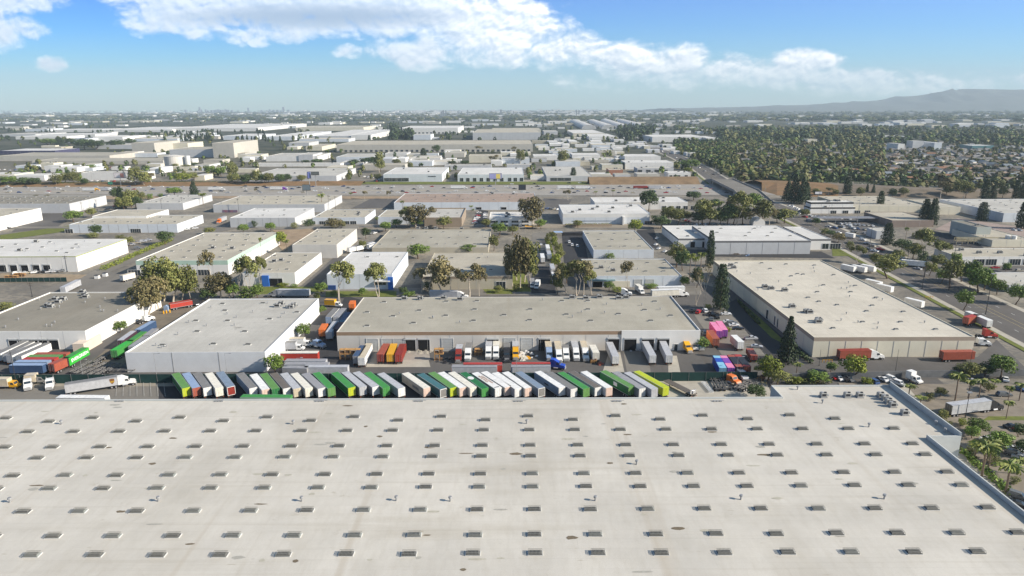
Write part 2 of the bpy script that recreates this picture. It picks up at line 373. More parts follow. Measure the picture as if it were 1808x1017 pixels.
strip('lane_marking', [(x - 1.6, y) for x, y in st[3:]], .2, YEL); strip('lane_marking', [(x + 1.6, y) for x, y in st[3:]], .2, YEL)
# freeway across the view
FY = [P(904, 346).y, P(904, 337).y, P(904, 335.5).y, P(904, 327).y]
FW = mat('freeway concrete', (.30, .28, .25), .9, .15, .08)
b = MB(); LAY[0] += .004; b.quad((-2500, FY[0], LAY[0]), (2500, FY[0], LAY[0]), (2500, FY[3], LAY[0]), (-2500, FY[3], LAY[0])); struct('freeway', b, FW)
for k in range(1, 10):
    yy = FY[0] + (FY[3] - FY[0]) * k / 10
    if k == 5: continue
    strip('lane_marking', [(-900, yy), (430, yy)], .2, WHT, dash=(3, 9))
b = MB(); b.prism([((FY[1] + FY[2]) / 2 - .35, 0), ((FY[1] + FY[2]) / 2 - .1, 1), ((FY[1] + FY[2]) / 2 + .1, 1), ((FY[1] + FY[2]) / 2 + .35, 0)], -1500, 300)
tag(b.obj('median_barrier', CONC), 'low concrete barrier running along the middle of the freeway', 'barrier')
# brown cut slopes behind the freeway
def bank(x0, x1, y0, y1, h, m=DRY, name='embankment'):
    b = MB(); n = 24
    for i in range(n):
        a = x0 + (x1 - x0) * i / n; c = x0 + (x1 - x0) * (i + 1) / n
        b.quad((a, y0, .03), (c, y0, .03), (c, y1, h), (a, y1, h)); b.quad((a, y1, h), (c, y1, h), (c, y1 + 8, h), (a, y1 + 8, h)); b.quad((a, y1 + 8, h), (c, y1 + 8, h), (c, y1 + 12, .02), (a, y1 + 12, .02))
    return struct(name, b, m)
p0, p1 = P(-400, 327), P(640, 326); bank(p0.x, p1.x, FY[3] + 1, FY[3] + 20, 3.0)
p0, p1 = P(1045, 330), P(1247, 330); bank(p0.x, p1.x, FY[3] + 1, FY[3] + 16, 7.5, mat('brown slope grass', (.21, .145, .085), .98, .25, .1))
def slope(pts, m):      # (x, ytop, ybottom, height) read along the crest
    b = MB()
    for (xa, ta, ba, ha), (xb, tb, bb, hb) in zip(pts, pts[1:]):
        A, B_, C_, D_ = P(xa, ba, .03), P(xb, bb, .03), P(xb, tb, hb), P(xa, ta, ha); b.quad(A, B_, C_, D_); b.quad(D_, C_, C_ + Vector((0, 26, 0)), D_ + Vector((0, 26, 0))); b.quad(D_ + Vector((0, 26, 0)), C_ + Vector((0, 26, 0)), C_ + Vector((0, 60, -hb)), D_ + Vector((0, 60, -ha)))
    return struct('embankment', b, m)
slope([(1345, 322, 338, 6), (1372, 322, 345, 6.5), (1420, 324.5, 347, 6.5), (1480, 327.5, 348, 6.5)], DRY)
slope([(1480, 327.5, 348, 6.5), (1560, 331, 349, 6.5), (1650, 335.5, 350, 6), (1800, 339, 350, 4), (2100, 342, 350, 2)], mat('grey brown slope', (.21, .165, .125), .98, .25, .1, c2=(.12, .105, .075)))
patch('grass_verge', [(620, 325), (1050, 326), (1040, 320.5), (640, 321)], LAWN)
patch('dirt_lot', [(560, 352), (760, 350), (760, 346), (560, 346.5)], DIRT)
patch('dirt_lot', [(120, 352), (430, 350), (430, 346), (120, 346)], DIRT)
# bridge that carries the street over the freeway
def bridge():
    t = thing('bridge', 'pale concrete bridge carrying the street over the freeway', 'bridge', (0, 0, 0))
    hd = 5.8; (x1, y1), (x0, y0) = st[4], st[5]
    sl = (x1 - x0) / (y1 - y0); x0 += sl * (FY[0] - 60 - y0); y0 = FY[0] - 60; y1 = FY[3] + 45
    def cx(y): return x0 + sl * (y - y0)
    ys = [y0, FY[0] - 6, FY[3] + 4, y1]; hs = [.3, hd, hd, .3]
    d, w1, pl = MB(), MB(), MB()
    for i in range(3):
        ya, yb, ha, hb = ys[i], ys[i + 1], hs[i], hs[i + 1]
        d.quad((cx(ya) - 13, ya, ha), (cx(ya) + 13, ya, ha), (cx(yb) + 13, yb, hb), (cx(yb) - 13, yb, hb))
        for s in (-1, 1):
            xa, xb = cx(ya) + s * 13.2, cx(yb) + s * 13.2; lo = (-.1 if i != 1 else hd - 1.6)
            for q in (0, .4):
                w1.quad((xa + s * q, ya, lo), (xb + s * q, yb, lo), (xb + s * q, yb, hb + 1.1), (xa + s * q, ya, ha + 1.1))
            w1.quad((xa, ya, ha + 1.1), (xa + s * .4, ya, ha + 1.1), (xb + s * .4, yb, hb + 1.1), (xb, yb, hb + 1.1))
        if i == 1: d.quad((cx(ya) - 13, ya, ha - 1.6), (cx(ya) + 13, ya, ha - 1.6), (cx(yb) + 13, yb, hb - 1.6), (cx(yb) - 13, yb, hb - 1.6))
    d.obj('deck', ASPL, t); w1.obj('parapet', mat('bridge concrete', (.34, .31, .27), .9, .15, .2), t)
    for y in (ys[1], (FY[1] + FY[2]) / 2, ys[2]):
        pb = MB(); pb.box(cx(y) - 12.8, cx(y) + 12.8, y - .6, y + .6, 0, hd - 1.62); pb.obj('pier', CONC, t)
bridge()
for x0, x1, y, m, nm in ((-400, 880, 404, ASPL, 'street'), (-300, 460, 322.5, ASPL, 'frontage_road')):
    a = P(x0, y); c = P(x1, y); strip(nm, [(a.x, a.y), (c.x, a.y)], 9, m)
# painted bays in the yards
def bays(x0, y0, x1, y1, n, dx, dy, name='bay_marking', wd=.10):
    LAY[0] += .004; b = MB(); a = P(x0, y0); c = P(x1, y1); z = LAY[0]
    for i in range(n):
        p = a.lerp(c, i / (n - 1)); q = Vector((dx, dy)); l = Vector((-dy, dx)).normalized() * wd / 2
        b.quad((p.x - l.x, p.y - l.y, z), (p.x + l.x, p.y + l.y, z), (p.x + dx + l.x, p.y + dy + l.y, z), (p.x + dx - l.x, p.y + dy - l.y, z))
    return struct(name, b, mat('faded bay paint', (.42, .42, .40), .9, .3, .8))
bays(205, 701, 292, 701, 8, -7, 13); bays(1318, 622, 1262, 565, 14, 5, 0); bays(1352, 626, 1288, 550, 16, -5, 0); bays(1765, 560, 1700, 520, 9, -5, 0)
# ================================================================ hills
def hills():
    prof = [(1180, 191), (1300, 188.5), (1356, 187), (1420, 184.5), (1480, 181.5), (1530, 178.5), (1575, 175), (1610, 170), (1650, 163.5), (1680, 159.5), (1720, 157.5), (1760, 158.5), (1808, 157), (1900, 160), (2050, 166), (2300, 180), (2500, 190)]
    b = MB(); nx, ny = 150, 14; D0, D1 = 10500, 16500; pts = []
    rr = random.Random(3); nz = [rr.uniform(-1, 1) for _ in range(4000)]
    def noise1(t): i = int(t); f = t - i; f = f * f * (3 - 2 * f); return nz[i % 4000] * (1 - f) + nz[(i + 1) % 4000] * f
    for i in range(nx + 1):
        x = 1180 + (2500 - 1180) * i / nx
        for (xa, ya), (xb, yb) in zip(prof, prof[1:]):
            if xa <= x <= xb: y = ya + (yb - ya) * (x - xa) / (xb - xa); break
        y += noise1(i * .7) * .5 + noise1(i * .23 + 50) * .8
        top = PY(x, y, 13500).z
        for j in range(ny + 1):
            v = j / ny; Y = D0 + (D1 - D0) * v; X = (x - 906) / FPX * 1.034 * (9000 + 4500 * min(1, v * 2)) * 1.0
            X = PY(x, y, 13500).x * (.85 + .15 * min(1, v * 2))
            h = top * max(0, (1 - abs(v - .5) * 2)) ** .8
            h += h * .28 * noise1(i * .45 + j * 17.3) * (1 - abs(v - .5) * 1.2) if abs(v - .5) > .04 else 0
            pts.append((X, Y, max(-5, h - 5 if j in (0, ny) else h)))
    b.v = pts
    for i in range(nx):
        for j in range(ny):
            a = i * (ny + 1) + j; b.f.append((a, a + ny + 1, a + ny + 2, a + 1)); b.m.append(0)
    o = struct('hills', b, mat('chaparral hillside', (.14, .15, .13), .95, .4, .004, c2=(.075, .09, .075)))
    for p in o.data.polygons: p.use_smooth = True
hills()
# ================================================================ buildings
WW = mat('white painted tilt-up wall', (.74, .73, .70), .85, .06, .15); WG = mat('pale grey wall', (.52, .53, .54), .85, .07, .15)
WB = mat('light bluish wall', (.62, .66, .70), .85, .07, .15); WC = mat('cream wall', (.66, .62, .50), .85, .07, .12); WBG = mat('beige wall', (.46, .42, .33), .85, .08, .15)
WK = mat('warm off-white wall', (.60, .575, .53), .85, .08, .12); WGG = mat('grey green wall', (.40, .43, .40), .85, .06, .15); WTN = mat('tan metal wall', (.50, .475, .42), .8, .07, .15)
RNEAR = roofmat('white membrane roof', (.565, .54, .485), (.32, .28, .205), 12.2, .55, .16, .8, .55)
RG = roofmat('light grey roof', (.50, .485, .44), (.20, .19, .17), 6, .7, .25); RT = roofmat('taupe gravel roof', (.40, .375, .31), (.20, .19, .15), 8, .3, .2)
RC = roofmat('cream cap sheet roof', (.58, .54, .455), (.22, .19, .15), 7, .6, .25); RD = roofmat('dirty grey roof', (.27, .25, .205), (.11, .105, .095), 7, .6, .3)
RW = roofmat('white roof', (.64, .63, .60), (.36, .34, .30), 6, .4, .2); RB = roofmat('sandy roof', (.46, .425, .345), (.24, .22, .18), 7, .35, .2)
RR = roofmat('reddish worn roof', (.33, .25, .20), (.50, .45, .40), 6, .8, .3)
CURB = mat('white curb metal', (.62, .62, .60), .6, .1, 2); DOME = mat('grey skylight glazing', (.11, .11, .10), .4, .15, 1, spec=.4)
GALV = mat('galvanised steel', (.34, .345, .35), .5, .15, 2, metal=.3); DARKM = mat('dark steel', (.035, .035, .04), .55, .2, 2)
DOOR = mat('roll-up door slats', (.47, .48, .47), .7, .1, 1.5); VOID = mat('dark doorway interior', (.012, .012, .014), .95, .2, .5)
GL = glassmat(); BLUEP = mat('blue painted panel', (.03, .14, .50), .6, .1, .6)
def m_skylight(w=2.2, d=1.2, h=.45):
    b = MB(); b.box(-w / 2, w / 2, -d / 2, d / 2, 0, .22, 0); b.box(-w / 2 + .05, w / 2 - .05, -d / 2 + .05, d / 2 - .05, .22, .22 + h, 1, taper=(w * .12, d * .3)); return b.mesh('skylight', [CURB, DOME])
def m_ac(w=2.4, d=1.8, h=1.3):
    b = MB(); b.box(-w / 2 - .2, w / 2 + .2, -d / 2 - .2, d / 2 + .2, 0, .25, 1); b.box(-w / 2, w / 2, -d / 2, d / 2, .25, .25 + h, 0)
    b.box(-w / 2 + .2, w / 2 - .2, -d / 2 - .03, -d / 2, .55, .1 + h, 2); b.cyl((-.5, 0, .25 + h), (-.5, 0, .5 + h), .45, k=10, mi=1); b.cyl((.6, 0, .25 + h), (.6, 0, .45 + h), .38, k=10, mi=2)
    b.box(w / 2, w / 2 + .7, -.3, .3, .35, .9, 1); return b.mesh('rooftop_unit', [mat('air unit grey', (.36, .36, .34), .6, .1, 1), GALV, DARKM])
def m_vent():
    b = MB(); b.cyl((0, 0, 0), (0, 0, .7), .16, k=8); b.cyl((0, 0, .7), (0, 0, 1.0), .36, .30, k=8); return b.mesh('vent_pipe', [GALV])
def m_door(w, h, kind):
    b = MB(); f = .18
    b.box(-w / 2 - f, -w / 2, -.14, 0.01, 0, h + f, 0); b.box(w / 2, w / 2 + f, -.14, .01, 0, h + f, 0); b.box(-w / 2, w / 2, -.14, .01, h, h + f, 0)
    if kind == 'void': b.quad((-w / 2, -.02, 0), (w / 2, -.02, 0), (w / 2, -.02, h), (-w / 2, -.02, h), 2); b.box(-w / 2, w / 2, -.25, 0, h - .5, h, 1)
    elif kind == 'glass':
        b.quad((-w / 2, -.03, 0), (w / 2, -.03, 0), (w / 2, -.03, h), (-w / 2, -.03, h), 3); n = max(1, int(w / 1.6))
        for i in range(1, n): x = -w / 2 + w * i / n; b.box(x - .05, x + .05, -.08, -.03, 0, h, 0)
    else:
        n = max(3, int(h / .5))
        for i in range(n): z = h * i / n; b.box(-w / 2, w / 2, -.05 - .03 * (i % 2), -.02, z, z + h / n - .02, 1)
    return b
def flat_bld(name, label, cat, X0, X1, Y0, Y1, h, wm, rm, par=.6, band=None, sky=None, acs=0, vents=0, pil=0, group=None, seed=1, drop=None, skypx=None, acpx=None, skysz=(2.2, 1.2, .45)):
    """flat-roofed shed: wall ring with parapet, roof deck, rooftop parts"""
    rr = random.Random(seed); cx, cy = (X0 + X1) / 2, (Y0 + Y1) / 2
    t = thing(name, label, cat, (cx, cy, 0), 0, group); hx, hy = (X1 - X0) / 2, (Y1 - Y0) / 2; w = .3
    b = MB(); o = [(-hx, -hy), (hx, -hy), (hx, hy), (-hx, hy)]; q = [(-hx + w, -hy + w), (hx - w, -hy + w), (hx - w, hy - w), (-hx + w, hy - w)]
    zb = h - (band[1] if band else 0)
    for i in range(4):
        j = (i + 1) % 4
        b.quad((*o[i], -.2), (*o[j], -.2), (*o[j], zb), (*o[i], zb), 0)
        if band: b.quad((*o[i], zb), (*o[j], zb), (*o[j], h), (*o[i], h), 1)
        b.quad((*o[i], h), (*o[j], h), (*q[j], h), (*q[i], h), 0); b.quad((*q[j], h - par - .3), (*q[i], h - par - .3), (*q[i], h), (*q[j], h), 0)
    fine = 0 if pil else max(0, int(2 * hx / 8.5)); npl = pil or fine; jw = .12 if pil else .045
    for i in range(1, npl): x = -hx + 2 * hx * i / npl; b.box(x - jw, x + jw, -hy - .05, -hy + .01, 0, zb - .02, 2 if pil else 3)
    npy = int(2 * hy / 8.5)
    for sgn in (-1, 1):
        for i in range(1, npy): y = -hy + 2 * hy * i / npy; b.box(*sorted((sgn * (hx - .01), sgn * (hx + .05))), y - .045, y + .045, 0, zb - .02, 3)
    b.obj('wall', [wm, band[0] if band else wm, mat('joint grey', (.33, .33, .33), .9, .1, 1), mat('pale joint', (.46, .46, .45), .9, .1, 1)], t)
    b = MB(); b.quad((*q[0], h - par), (*q[1], h - par), (*q[2], h - par), (*q[3], h - par)); rf = b.obj('roof', rm, t); zr = h - par
    def put(kind, fn, x, y, rz=0): link(kind, shared((kind,) + (skysz if kind == 'skylight' else ()), fn), t, (x, y, zr), rz)
    if skypx:
        for x, y in skypx: p = P(x, y, zr); put('skylight', lambda: m_skylight(*skysz), p.x - cx, p.y - cy)
    elif sky:
        nx, ny = sky
        for i in range(nx):
            for j in range(ny): put('skylight', lambda: m_skylight(*skysz), -hx + 2 * hx * (i + .5 + (.25 if j % 2 else -.25)) / nx, -hy + 2 * hy * (j + .5) / ny)
    if acpx:
        for x, y in acpx: p = P(x, y, zr); put('rooftop_unit', m_ac, p.x - cx, p.y - cy)
    for i in range(acs): put('rooftop_unit', m_ac, rr.uniform(-hx * .85, hx * .85), rr.uniform(-hy * .8, hy * .8))
    for i in range(vents): put('vent_pipe', m_vent, rr.uniform(-hx * .9, hx * .9), rr.uniform(-hy * .85, hy * .85))
    t['hx'] = hx; t['hy'] = hy; t['h'] = h
    return t
def opening(t, name, x, z, w, h, kind='slat', side='S'):
    """x is metres from the left end of that wall"""
    me = shared(('op', name, round(w, 1), round(h, 1), kind), lambda: m_door(w, h, kind).mesh(name, [CURB if kind != 'void' else WG, DOOR, VOID, GL]))
    hx, hy = t['hx'], t['hy']
    if side == 'S': return link(name, me, t, (-hx + x, -hy - .02, z))
    if side == 'E': return link(name, me, t, (hx + .02, -hy + x, z), R(90))
    return link(name, me, t, (-hx - .02, hy - x, z), R(-90))
def bld(label, xl, xr, yb, yf, yg, wm=WW, rm=RG, h=None, cat='warehouse', name='warehouse', **k):
    xm = (xl + xr) / 2
    if h is None:
        Y0 = P(xm, yg).y; h = max(3.0, PY(xm, yf, Y0).z)
    X0, X1, Y0, Y1 = P(xl, yf, h).x, P(xr, yf, h).x, P(xm, yf, h).y, P(xm, yb, h).y
    k.setdefault('seed', int(abs(xl * 7 + yf)))
    return flat_bld(name, label, cat, X0, X1, Y0, Y1, h, wm, rm, **k)
def doors_px(t, xs, zb, w, h, kind, name='dock_door'):
    """doors on the front wall at the given picture columns"""
    Y = t.location.y - t['hy']
    for x in xs: q = PY(x, 600, Y); opening(t, name, q.x * 1.0 - t.location.x + t['hx'], zb, w, h, kind)
# ---- foreground warehouse
HR = 10.0
ex = P(1641, 777, HR).x; yfar = P(900, 705, HR).y
def fg():
    t = thing('warehouse', 'enormous white-roofed warehouse filling the foreground with rows of ribbed skylights', 'warehouse', (0, 0, 0))
    X0, Y0 = -210.0, 66.0; xe = P(1704, 773, HR + 1).x; yj = P(1670, 775, HR).y; xw = P(1380, 703, HR).x; yb = P(1470, 677, HR + 1).y
    b = MB(); poly = [(X0, Y0), (ex, Y0), (ex, yj), (xe, yj), (xe, yb), (xw, yb), (xw, yfar), (X0, yfar)]; zr = HR; w = .35
    par = [.35, 1.1, .8, 1.7, .5, .5, .5, .35]; n = len(poly)
    b.poly([(x, y, zr) for x, y in poly]); b.obj('roof', RNEAR, t)
    b = MB()
    def off(i):     # inward offset of vertex i for the parapet thickness
        a, c, d = Vector(poly[i - 1]), Vector(poly[i]), Vector(poly[(i + 1) % n]); e1 = (c - a).normalized(); e2 = (d - c).normalized()
        n1 = Vector((-e1.y, e1.x)); n2 = Vector((-e2.y, e2.x)); return c + (n1 + n2) * w
    for i in range(n):
        j = (i + 1) % n; a, c = poly[i], poly[j]; p, q = off(i), off(j); ht = zr + par[i]
        b.quad((*a, -.2), (*c, -.2), (*c, ht), (*a, ht)); b.quad((*a, ht), (*c, ht), (*q, ht), (*p, ht)); b.quad((*q, zr - .1), (*p, zr - .1), (*p, ht), (*q, ht))
        b.quad((*a, zr - .1), (*p, zr - .1), (*p, ht), (*a, ht)); b.quad((*q, zr - .1), (*c, zr - .1), (*c, ht), (*q, ht))
    b.obj('wall', [mat('white painted parapet', (.50, .52, .51), .85, .06, .2)], t)
    # skylights with cages, laid out in rows across the roof
    def sk(kind):
        c = MB(); c.box(-1.5, 1.5, -.75, .75, 0, .14, 0); c.box(-1.40, 1.40, -.68, .68, .14, .50, 1, taper=(.40, .30)); me = c.mesh('skylight', [CURB, DOME]); return me
    def cage():
        g = MB(); k = 11
        for i in range(k): x = -1.3 + 2.6 * i / (k - 1); g.box(x - .035, x + .035, -.60, .60, .56, .62); g.box(x - .035, x + .035, -.76, -.69, .12, .42); g.quad((x - .035, -.74, .40), (x + .035, -.74, .40), (x + .035, -.58, .61), (x - .035, -.58, .61))
        for y in (-.58, 0, .58): g.box(-1.34, 1.34, y - .035, y + .035, .625, .66)
        g.box(-1.38, 1.38, -.79, -.765, .38, .44)
        return g.mesh('cage', [mat('cage bars', (.24, .235, .21), .6, .1, 2)])
    rows = [(757.5, 934.5, 80.5, 0), (784.5, 936, 84.4, 0), (803.5, 937, 87.1, 0), (834.5, 939, 91.6, 0), (857.5, 940, 94.8, 0), (897.5, 942.5, 100.3, 0), (941.5, 944.5, 106.5, 0), (974.5, 945.5, 111.3, 0), (733.3, 933, 154, 0), (739.5, 1011.5, 154.5, 0)]
    spots = []
    for y, xc, dx, _ in rows:
        c0 = P(xc, y, zr + .4); d = P(xc + dx, y, zr + .4).x - c0.x
        for k in range(-24, 24):
            X = c0.x + k * d
            if X < X0 + 6: continue
            if X > (ex - 3 if c0.y < yj else (xe - 6)): continue
            if c0.y > 172 and X > xe - 22: continue
            px_, py_, _z = proj((X, c0.y, zr + .4))
            vis = -30 < px_ < 1838; spots.append((not vis, c0.y, X))
    c0 = P(945, 1022, zr)      # one more row, nearer than the picture's lower edge
    for k in range(-14, 12): spots.append((True, c0.y - 5, c0.x + k * 12.2)); spots.append((True, c0.y - 13.5, c0.x + k * 12.2))
    spots.sort(); vis = [s for s in spots if not s[0]]; rest = vis[100:] + [s for s in spots if s[0]]
    sm, cm = sk(0), cage(); sms = [sm]
    for nm_, c_ in (('pale skylight glazing', (.21, .225, .21)), ('dark skylight glazing', (.075, .075, .07))):
        q_ = sm.copy(); q_.materials[1] = mat(nm_, c_, .4, .2, 1, spec=.4); sms.append(q_)
    rr = random.Random(5)
    for _, y, x in vis[:100]:
        o = link('skylight', rr.choice([sm, sm, sms[1], sms[2]]), t, (x + rr.uniform(-.12, .12), y + rr.uniform(-.1, .1), zr + .01), R(rr.uniform(-1, 1))); link('cage', cm, o)
    b = MB()
    for _, y, x in rest:
        if _ and y < Y0 + 4: continue
        for me in (sm, cm):
            off_ = len(b.v); b.v += [(v.co.x + x, v.co.y + y, v.co.z + zr + .01) for v in me.vertices]
            for p in me.polygons: b.f.append(tuple(off_ + i for i in p.vertices)); b.m.append(p.material_index if me is sm else 2)
    tag(b.obj('skylights', [CURB, DOME, cm.materials[0]], t), kind='stuff')
    acm = m_ac(1.6, 1.5, 1.15)
    for x, y in ((1453, 701), (1495, 701), (1517, 701), (1554, 701), (1562, 706), (1568, 712), (1575, 718), (1596, 732)): p = P(x, y, zr); link('rooftop_unit', acm, t, (p.x, p.y, zr))
    for x, y in ((1534, 754), (1652, 750), (1668, 763), (1051, 884), (1308, 882), (1561, 881), (795, 885), (533, 885), (280, 885), (18, 887), (1408, 688), (518, 749), (109, 749), (930, 748), (1124, 820), (700, 884), (1452, 712), (1659, 745)):
        p = P(x, y, zr); link('vent_pipe', shared(('vent_pipe',), m_vent), t, (p.x, p.y, zr), sc=1.2)
    # scuppers and hoods along the far edge
    for x in (212, 387, 565, 740, 916, 1090, 1267):
        p = P(x, 709, zr); hb = MB()
        for q in (-.9, 0, .9): hb.box(q - .3, q + .3, -.25, .25, 0, .35)
        hb.box(-2, 2, .5, .62, 0, .12); o = hb.obj('drain_hood', GALV, t); o.location = (p.x, p.y, zr)
    # torn membrane patches and puddle stains lying on the roof
    for i in range(95):
        x = rr.uniform(-150, 160); y = rr.uniform(105, 184)
        if x > ex - 3: continue
        l, wd = rr.uniform(.6, 2.2), rr.uniform(.25, .7); k = 9; pts = [(x + l * math.cos(a) * rr.uniform(.7, 1.1), y + wd * math.sin(a) * rr.uniform(.6, 1.1), zr + .012 + i * .0003) for a in [2 * math.pi * j / k for j in range(k)]]
        st_ = MB(); st_.poly(pts); STN.append((st_, i))
    sm_ = [mat('stain brown', (.16, .13, .09), .95, .3, 2), mat('stain grey', (.36, .35, .31), .95, .2, 2), mat('stain buff', (.42, .40, .33), .95, .2, 2)]
    for s_, i in STN: s_.obj('roof_stain', sm_[i % 3], t)
CAGE = {}; STN = []
fg()
def later_b(): pass
# ---- second row
S2 = [(393, 537), (397, 549), (346, 567), (402, 567), (348, 586), (432, 586), (287, 610), (377, 608), (438, 609), (476, 564), (464, 536), (524, 552)]
t = bld('long dirty grey-roofed warehouse with white end wall beside the alley', -84, 149, 516, 585, 617, WW, RD, acpx=[(98, 530), (112, 530), (103, 535), (150, 522), (146, 517), (152, 526), (85, 541), (90, 543)], vents=14, par=.5)
doors_px(t, (24, 40, 58, 76, 93), 0, 4.2, 4.4, 'void')
bb = MB(); bb.box(-2.2, 2.2, -6, 6, 0, 3.8); o = bb.obj('shed', mat('peach shed wall', (.66, .56, .46), .9, .06, .3)); q = P(156, 614); o.location = q; tag(o, 'small peach-coloured lean-to shed at the foot of the white end wall', 'shed')
t = bld('grey-walled flat warehouse with pale grey stained roof, left of the container alley', 221, 467, 527.5, 622, 657, mat('cool white tilt-up wall', (.66, .67, .68), .85, .07, .15), RG, skypx=S2, acpx=[(497, 538), (490, 542), (519, 541), (514, 544)], vents=16, par=.5, pil=3)
B3S = [(648, 576), (730, 571), (694, 559), (836, 567), (648, 552), (740, 549), (787, 558), (890, 557), (678, 534), (838, 547), (936, 547), (935, 566), (1000, 556), (1038, 547), (1043, 567), (1092, 555), (1138, 548), (1149, 567), (992, 532), (1038, 532), (1156, 533), (1184, 558), (842, 532), (788, 533)]
t3 = bld('long taupe-roofed warehouse with truck docks, brown fascia and a white right end', 595, 1236, 524, 585, 619, WK, RT, skypx=B3S, acpx=[(714, 529), (742, 529), (783, 528), (812, 530), (1010, 527), (1034, 528), (1058, 526), (1092, 528), (1105, 527)], vents=12, par=.25, band=(mat('brown fascia', (.30, .21, .14), .85, .08, .3), 1.5))
doors_px(t3, (657, 684, 705, 900, 931, 790), 0, 4.4, 5.2, 'slat'); doors_px(t3, (723, 748, 870, 961, 1083), 0, 4.6, 5.2, 'void')
pb = MB(); q0 = PY(1097, 600, t3.location.y - t3['hy']).x - t3.location.x; pb.box(q0, t3['hx'] + .3, -t3['hy'] - .4, -t3['hy'] - .012, -.1, t3['h'] + .25); pb.box(t3['hx'] + .012, t3['hx'] + .3, -t3['hy'] - .012, t3['hy'], -.1, t3['h'] + .25); pb.obj('white_wall', WW, t3)
t3['hy'] += .4; doors_px(t3, (1113, 1144, 1171), 0, 4.8, 5.2, 'void'); doors_px(t3, (1194,), 0, 1.3, 2.6, 'glass', 'door'); t3['hy'] -= .4
S4 = [(1408, 484), (1418, 485), (1472, 486), (1396, 504), (1454, 504), (1510, 505), (1443, 516), (1502, 516), (1427, 526), (1547, 526), (1446, 533), (1478, 539), (1540, 540), (1530, 550), (1595, 551), (1416, 552), (1523, 569), (1590, 569), (1471, 580), (1582, 582), (1652, 582), (1397, 488), (1388, 467), (1360, 475), (1438, 469), (1300, 465), (1345, 465)]
t = bld('big cream-roofed warehouse on the right with tan walls and brown parapet band', 1437, 1723, 459, 595, 630, WC, RC, skypx=S4, acpx=[(1424, 552), (1445, 567), (1429, 553), (1350, 508), (1361, 511), (1398, 543), (1444, 570), (1385, 514), (1295, 474), (1290, 470)], vents=20, par=.35, band=(mat('brown parapet band', (.36, .30, .24), .85, .08, .3), 1.6), pil=10, skysz=(1.8, 1.3, .4))
for x, w, h in ((86, 2.2, 4.2), (95, 1.2, 4), (98.5, 1.2, 4)): opening(t, 'window', x, 0.3, w, h, 'glass', 'W')
# ---- third row
t = bld('white warehouse with olive trim and six truck doors behind the storage yard', -150, 132, 422.5, 453, 480.5, WW, RW, band=(mat('olive trim', (.30, .34, .10), .8, .08, .3), .5), skypx=[(4, 437), (28, 432), (118, 447), (75, 437), (48, 440), (88, 428), (135, 432), (128, 439), (100, 444), (175, 430)], vents=10, acs=3, par=.3)
doors_px(t, (11, 30, 49, 68, 87.5, 106), .2, 4.2, 4.4, 'void')
t = bld('sandy-roofed warehouse with pale green canopy behind the tall dark trees', 240, 401, 411, 460, 486, WW, RB, sky=(5, 5), acs=2, vents=14, par=.35, band=(mat('pale green fascia', (.42, .56, .47), .8, .08, .3), 2.6))
doors_px(t, (255, 350, 375), 0, 7, 3.2, 'glass', 'window')
t = bld('low grey-roofed warehouse with a tall blue entry panel', 428, 520, 446, 482, 505, WW, RB, sky=(3, 3), acs=2, vents=4, par=.35, seed=3)
doors_px(t, (494,), 0, 9, 4.6, 'void')
def panel(t, x, y0, w, h, m, name='entry_panel', d=1.0):
    b = MB(); Y = -t['hy']; q = PY(x, 500, t.location.y + Y).x - t.location.x; b.box(q - w / 2, q + w / 2, Y - d, Y - .05, y0, y0 + h); return b.obj(name, m, t)
panel(t, 470, 0, 3.6, 6.0, BLUEP)
t = bld('white ribbed warehouse with blue corner and two sparse trees in front', 577, 692, 445, 484, 511, WB, RW, sky=(2, 2), vents=3, par=.3); panel(t, 690, 0, 2.6, 6.8, BLUEP); panel(t, 586, 0, 4, 2.4, mat('navy wall shade', (.02, .06, .20), .7, .1, .6)); doors_px(t, (677,), 2.4, 6, 1.6, 'glass', 'window'); panel(t, 676, 4.4, 8, .5, WW, 'awning', 1.6)  # low navy box at the left paints wall shade as a panel
t = bld('beige warehouse with brown cornice and tree shadows on its roof', 745, 905, 446, 488, 511, WBG, RB, sky=(3, 2), vents=6, par=.3, band=(mat('dark tan cornice', (.27, .22, .17), .85, .08, .3), 1.4)); doors_px(t, (885,), 0, 5, 4.2, 'glass', 'window')
t = bld('bluish white warehouse with grey doors and covered entry at left', 1040, 1204, 457, 487, 507, WB, RT, sky=(5, 2), acpx=[(1061, 474), (1082, 479)], vents=5, par=.3); doors_px(t, (1122, 1142), 0, 4.2, 4.2, 'slat'); doors_px(t, (1052,), 0, 5, 3.6, 'void', 'entry'); panel(t, 1062, 3.9, 14, .6, mat('teal awning', (.20, .30, .32), .7, .1, .5), 'awning', 2.2); panel(t, 1092, 0, 12, 3.4, WC, 'entry_wall', .4)
t = bld('taupe-roofed warehouse with pale blue side wall between two truck courts', 1048, 1155, 407, 441, 456, WB, RT, sky=(4, 3), vents=4, par=.35)
t = bld('pale grey warehouse with cream roof and dark grey cornice beside the street', 1262, 1433, 398, 425, 449, WG, RW, skypx=[(1197, 404), (1235, 404), (1273, 404), (1228, 411), (1266, 411), (1323, 411), (1363, 411), (1316, 417), (1355, 417), (1395, 417), (1332, 404), (1369, 404), (1402, 411), (1214, 417)], vents=3, par=.3, band=(mat('dark grey cornice', (.16, .16, .165), .85, .08, .3), 1.3), pil=6, seed=5)
b2 = bld('left wing of the pale grey corniced warehouse with glazed entry', 1198, 1263.5, 398, 421, 436.5, WW, RW, par=.3, band=(MC['dark grey cornice'], 1.3), seed=6); doors_px(b2, (1212, 1232), 0, 3, 4.2, 'void', 'window')
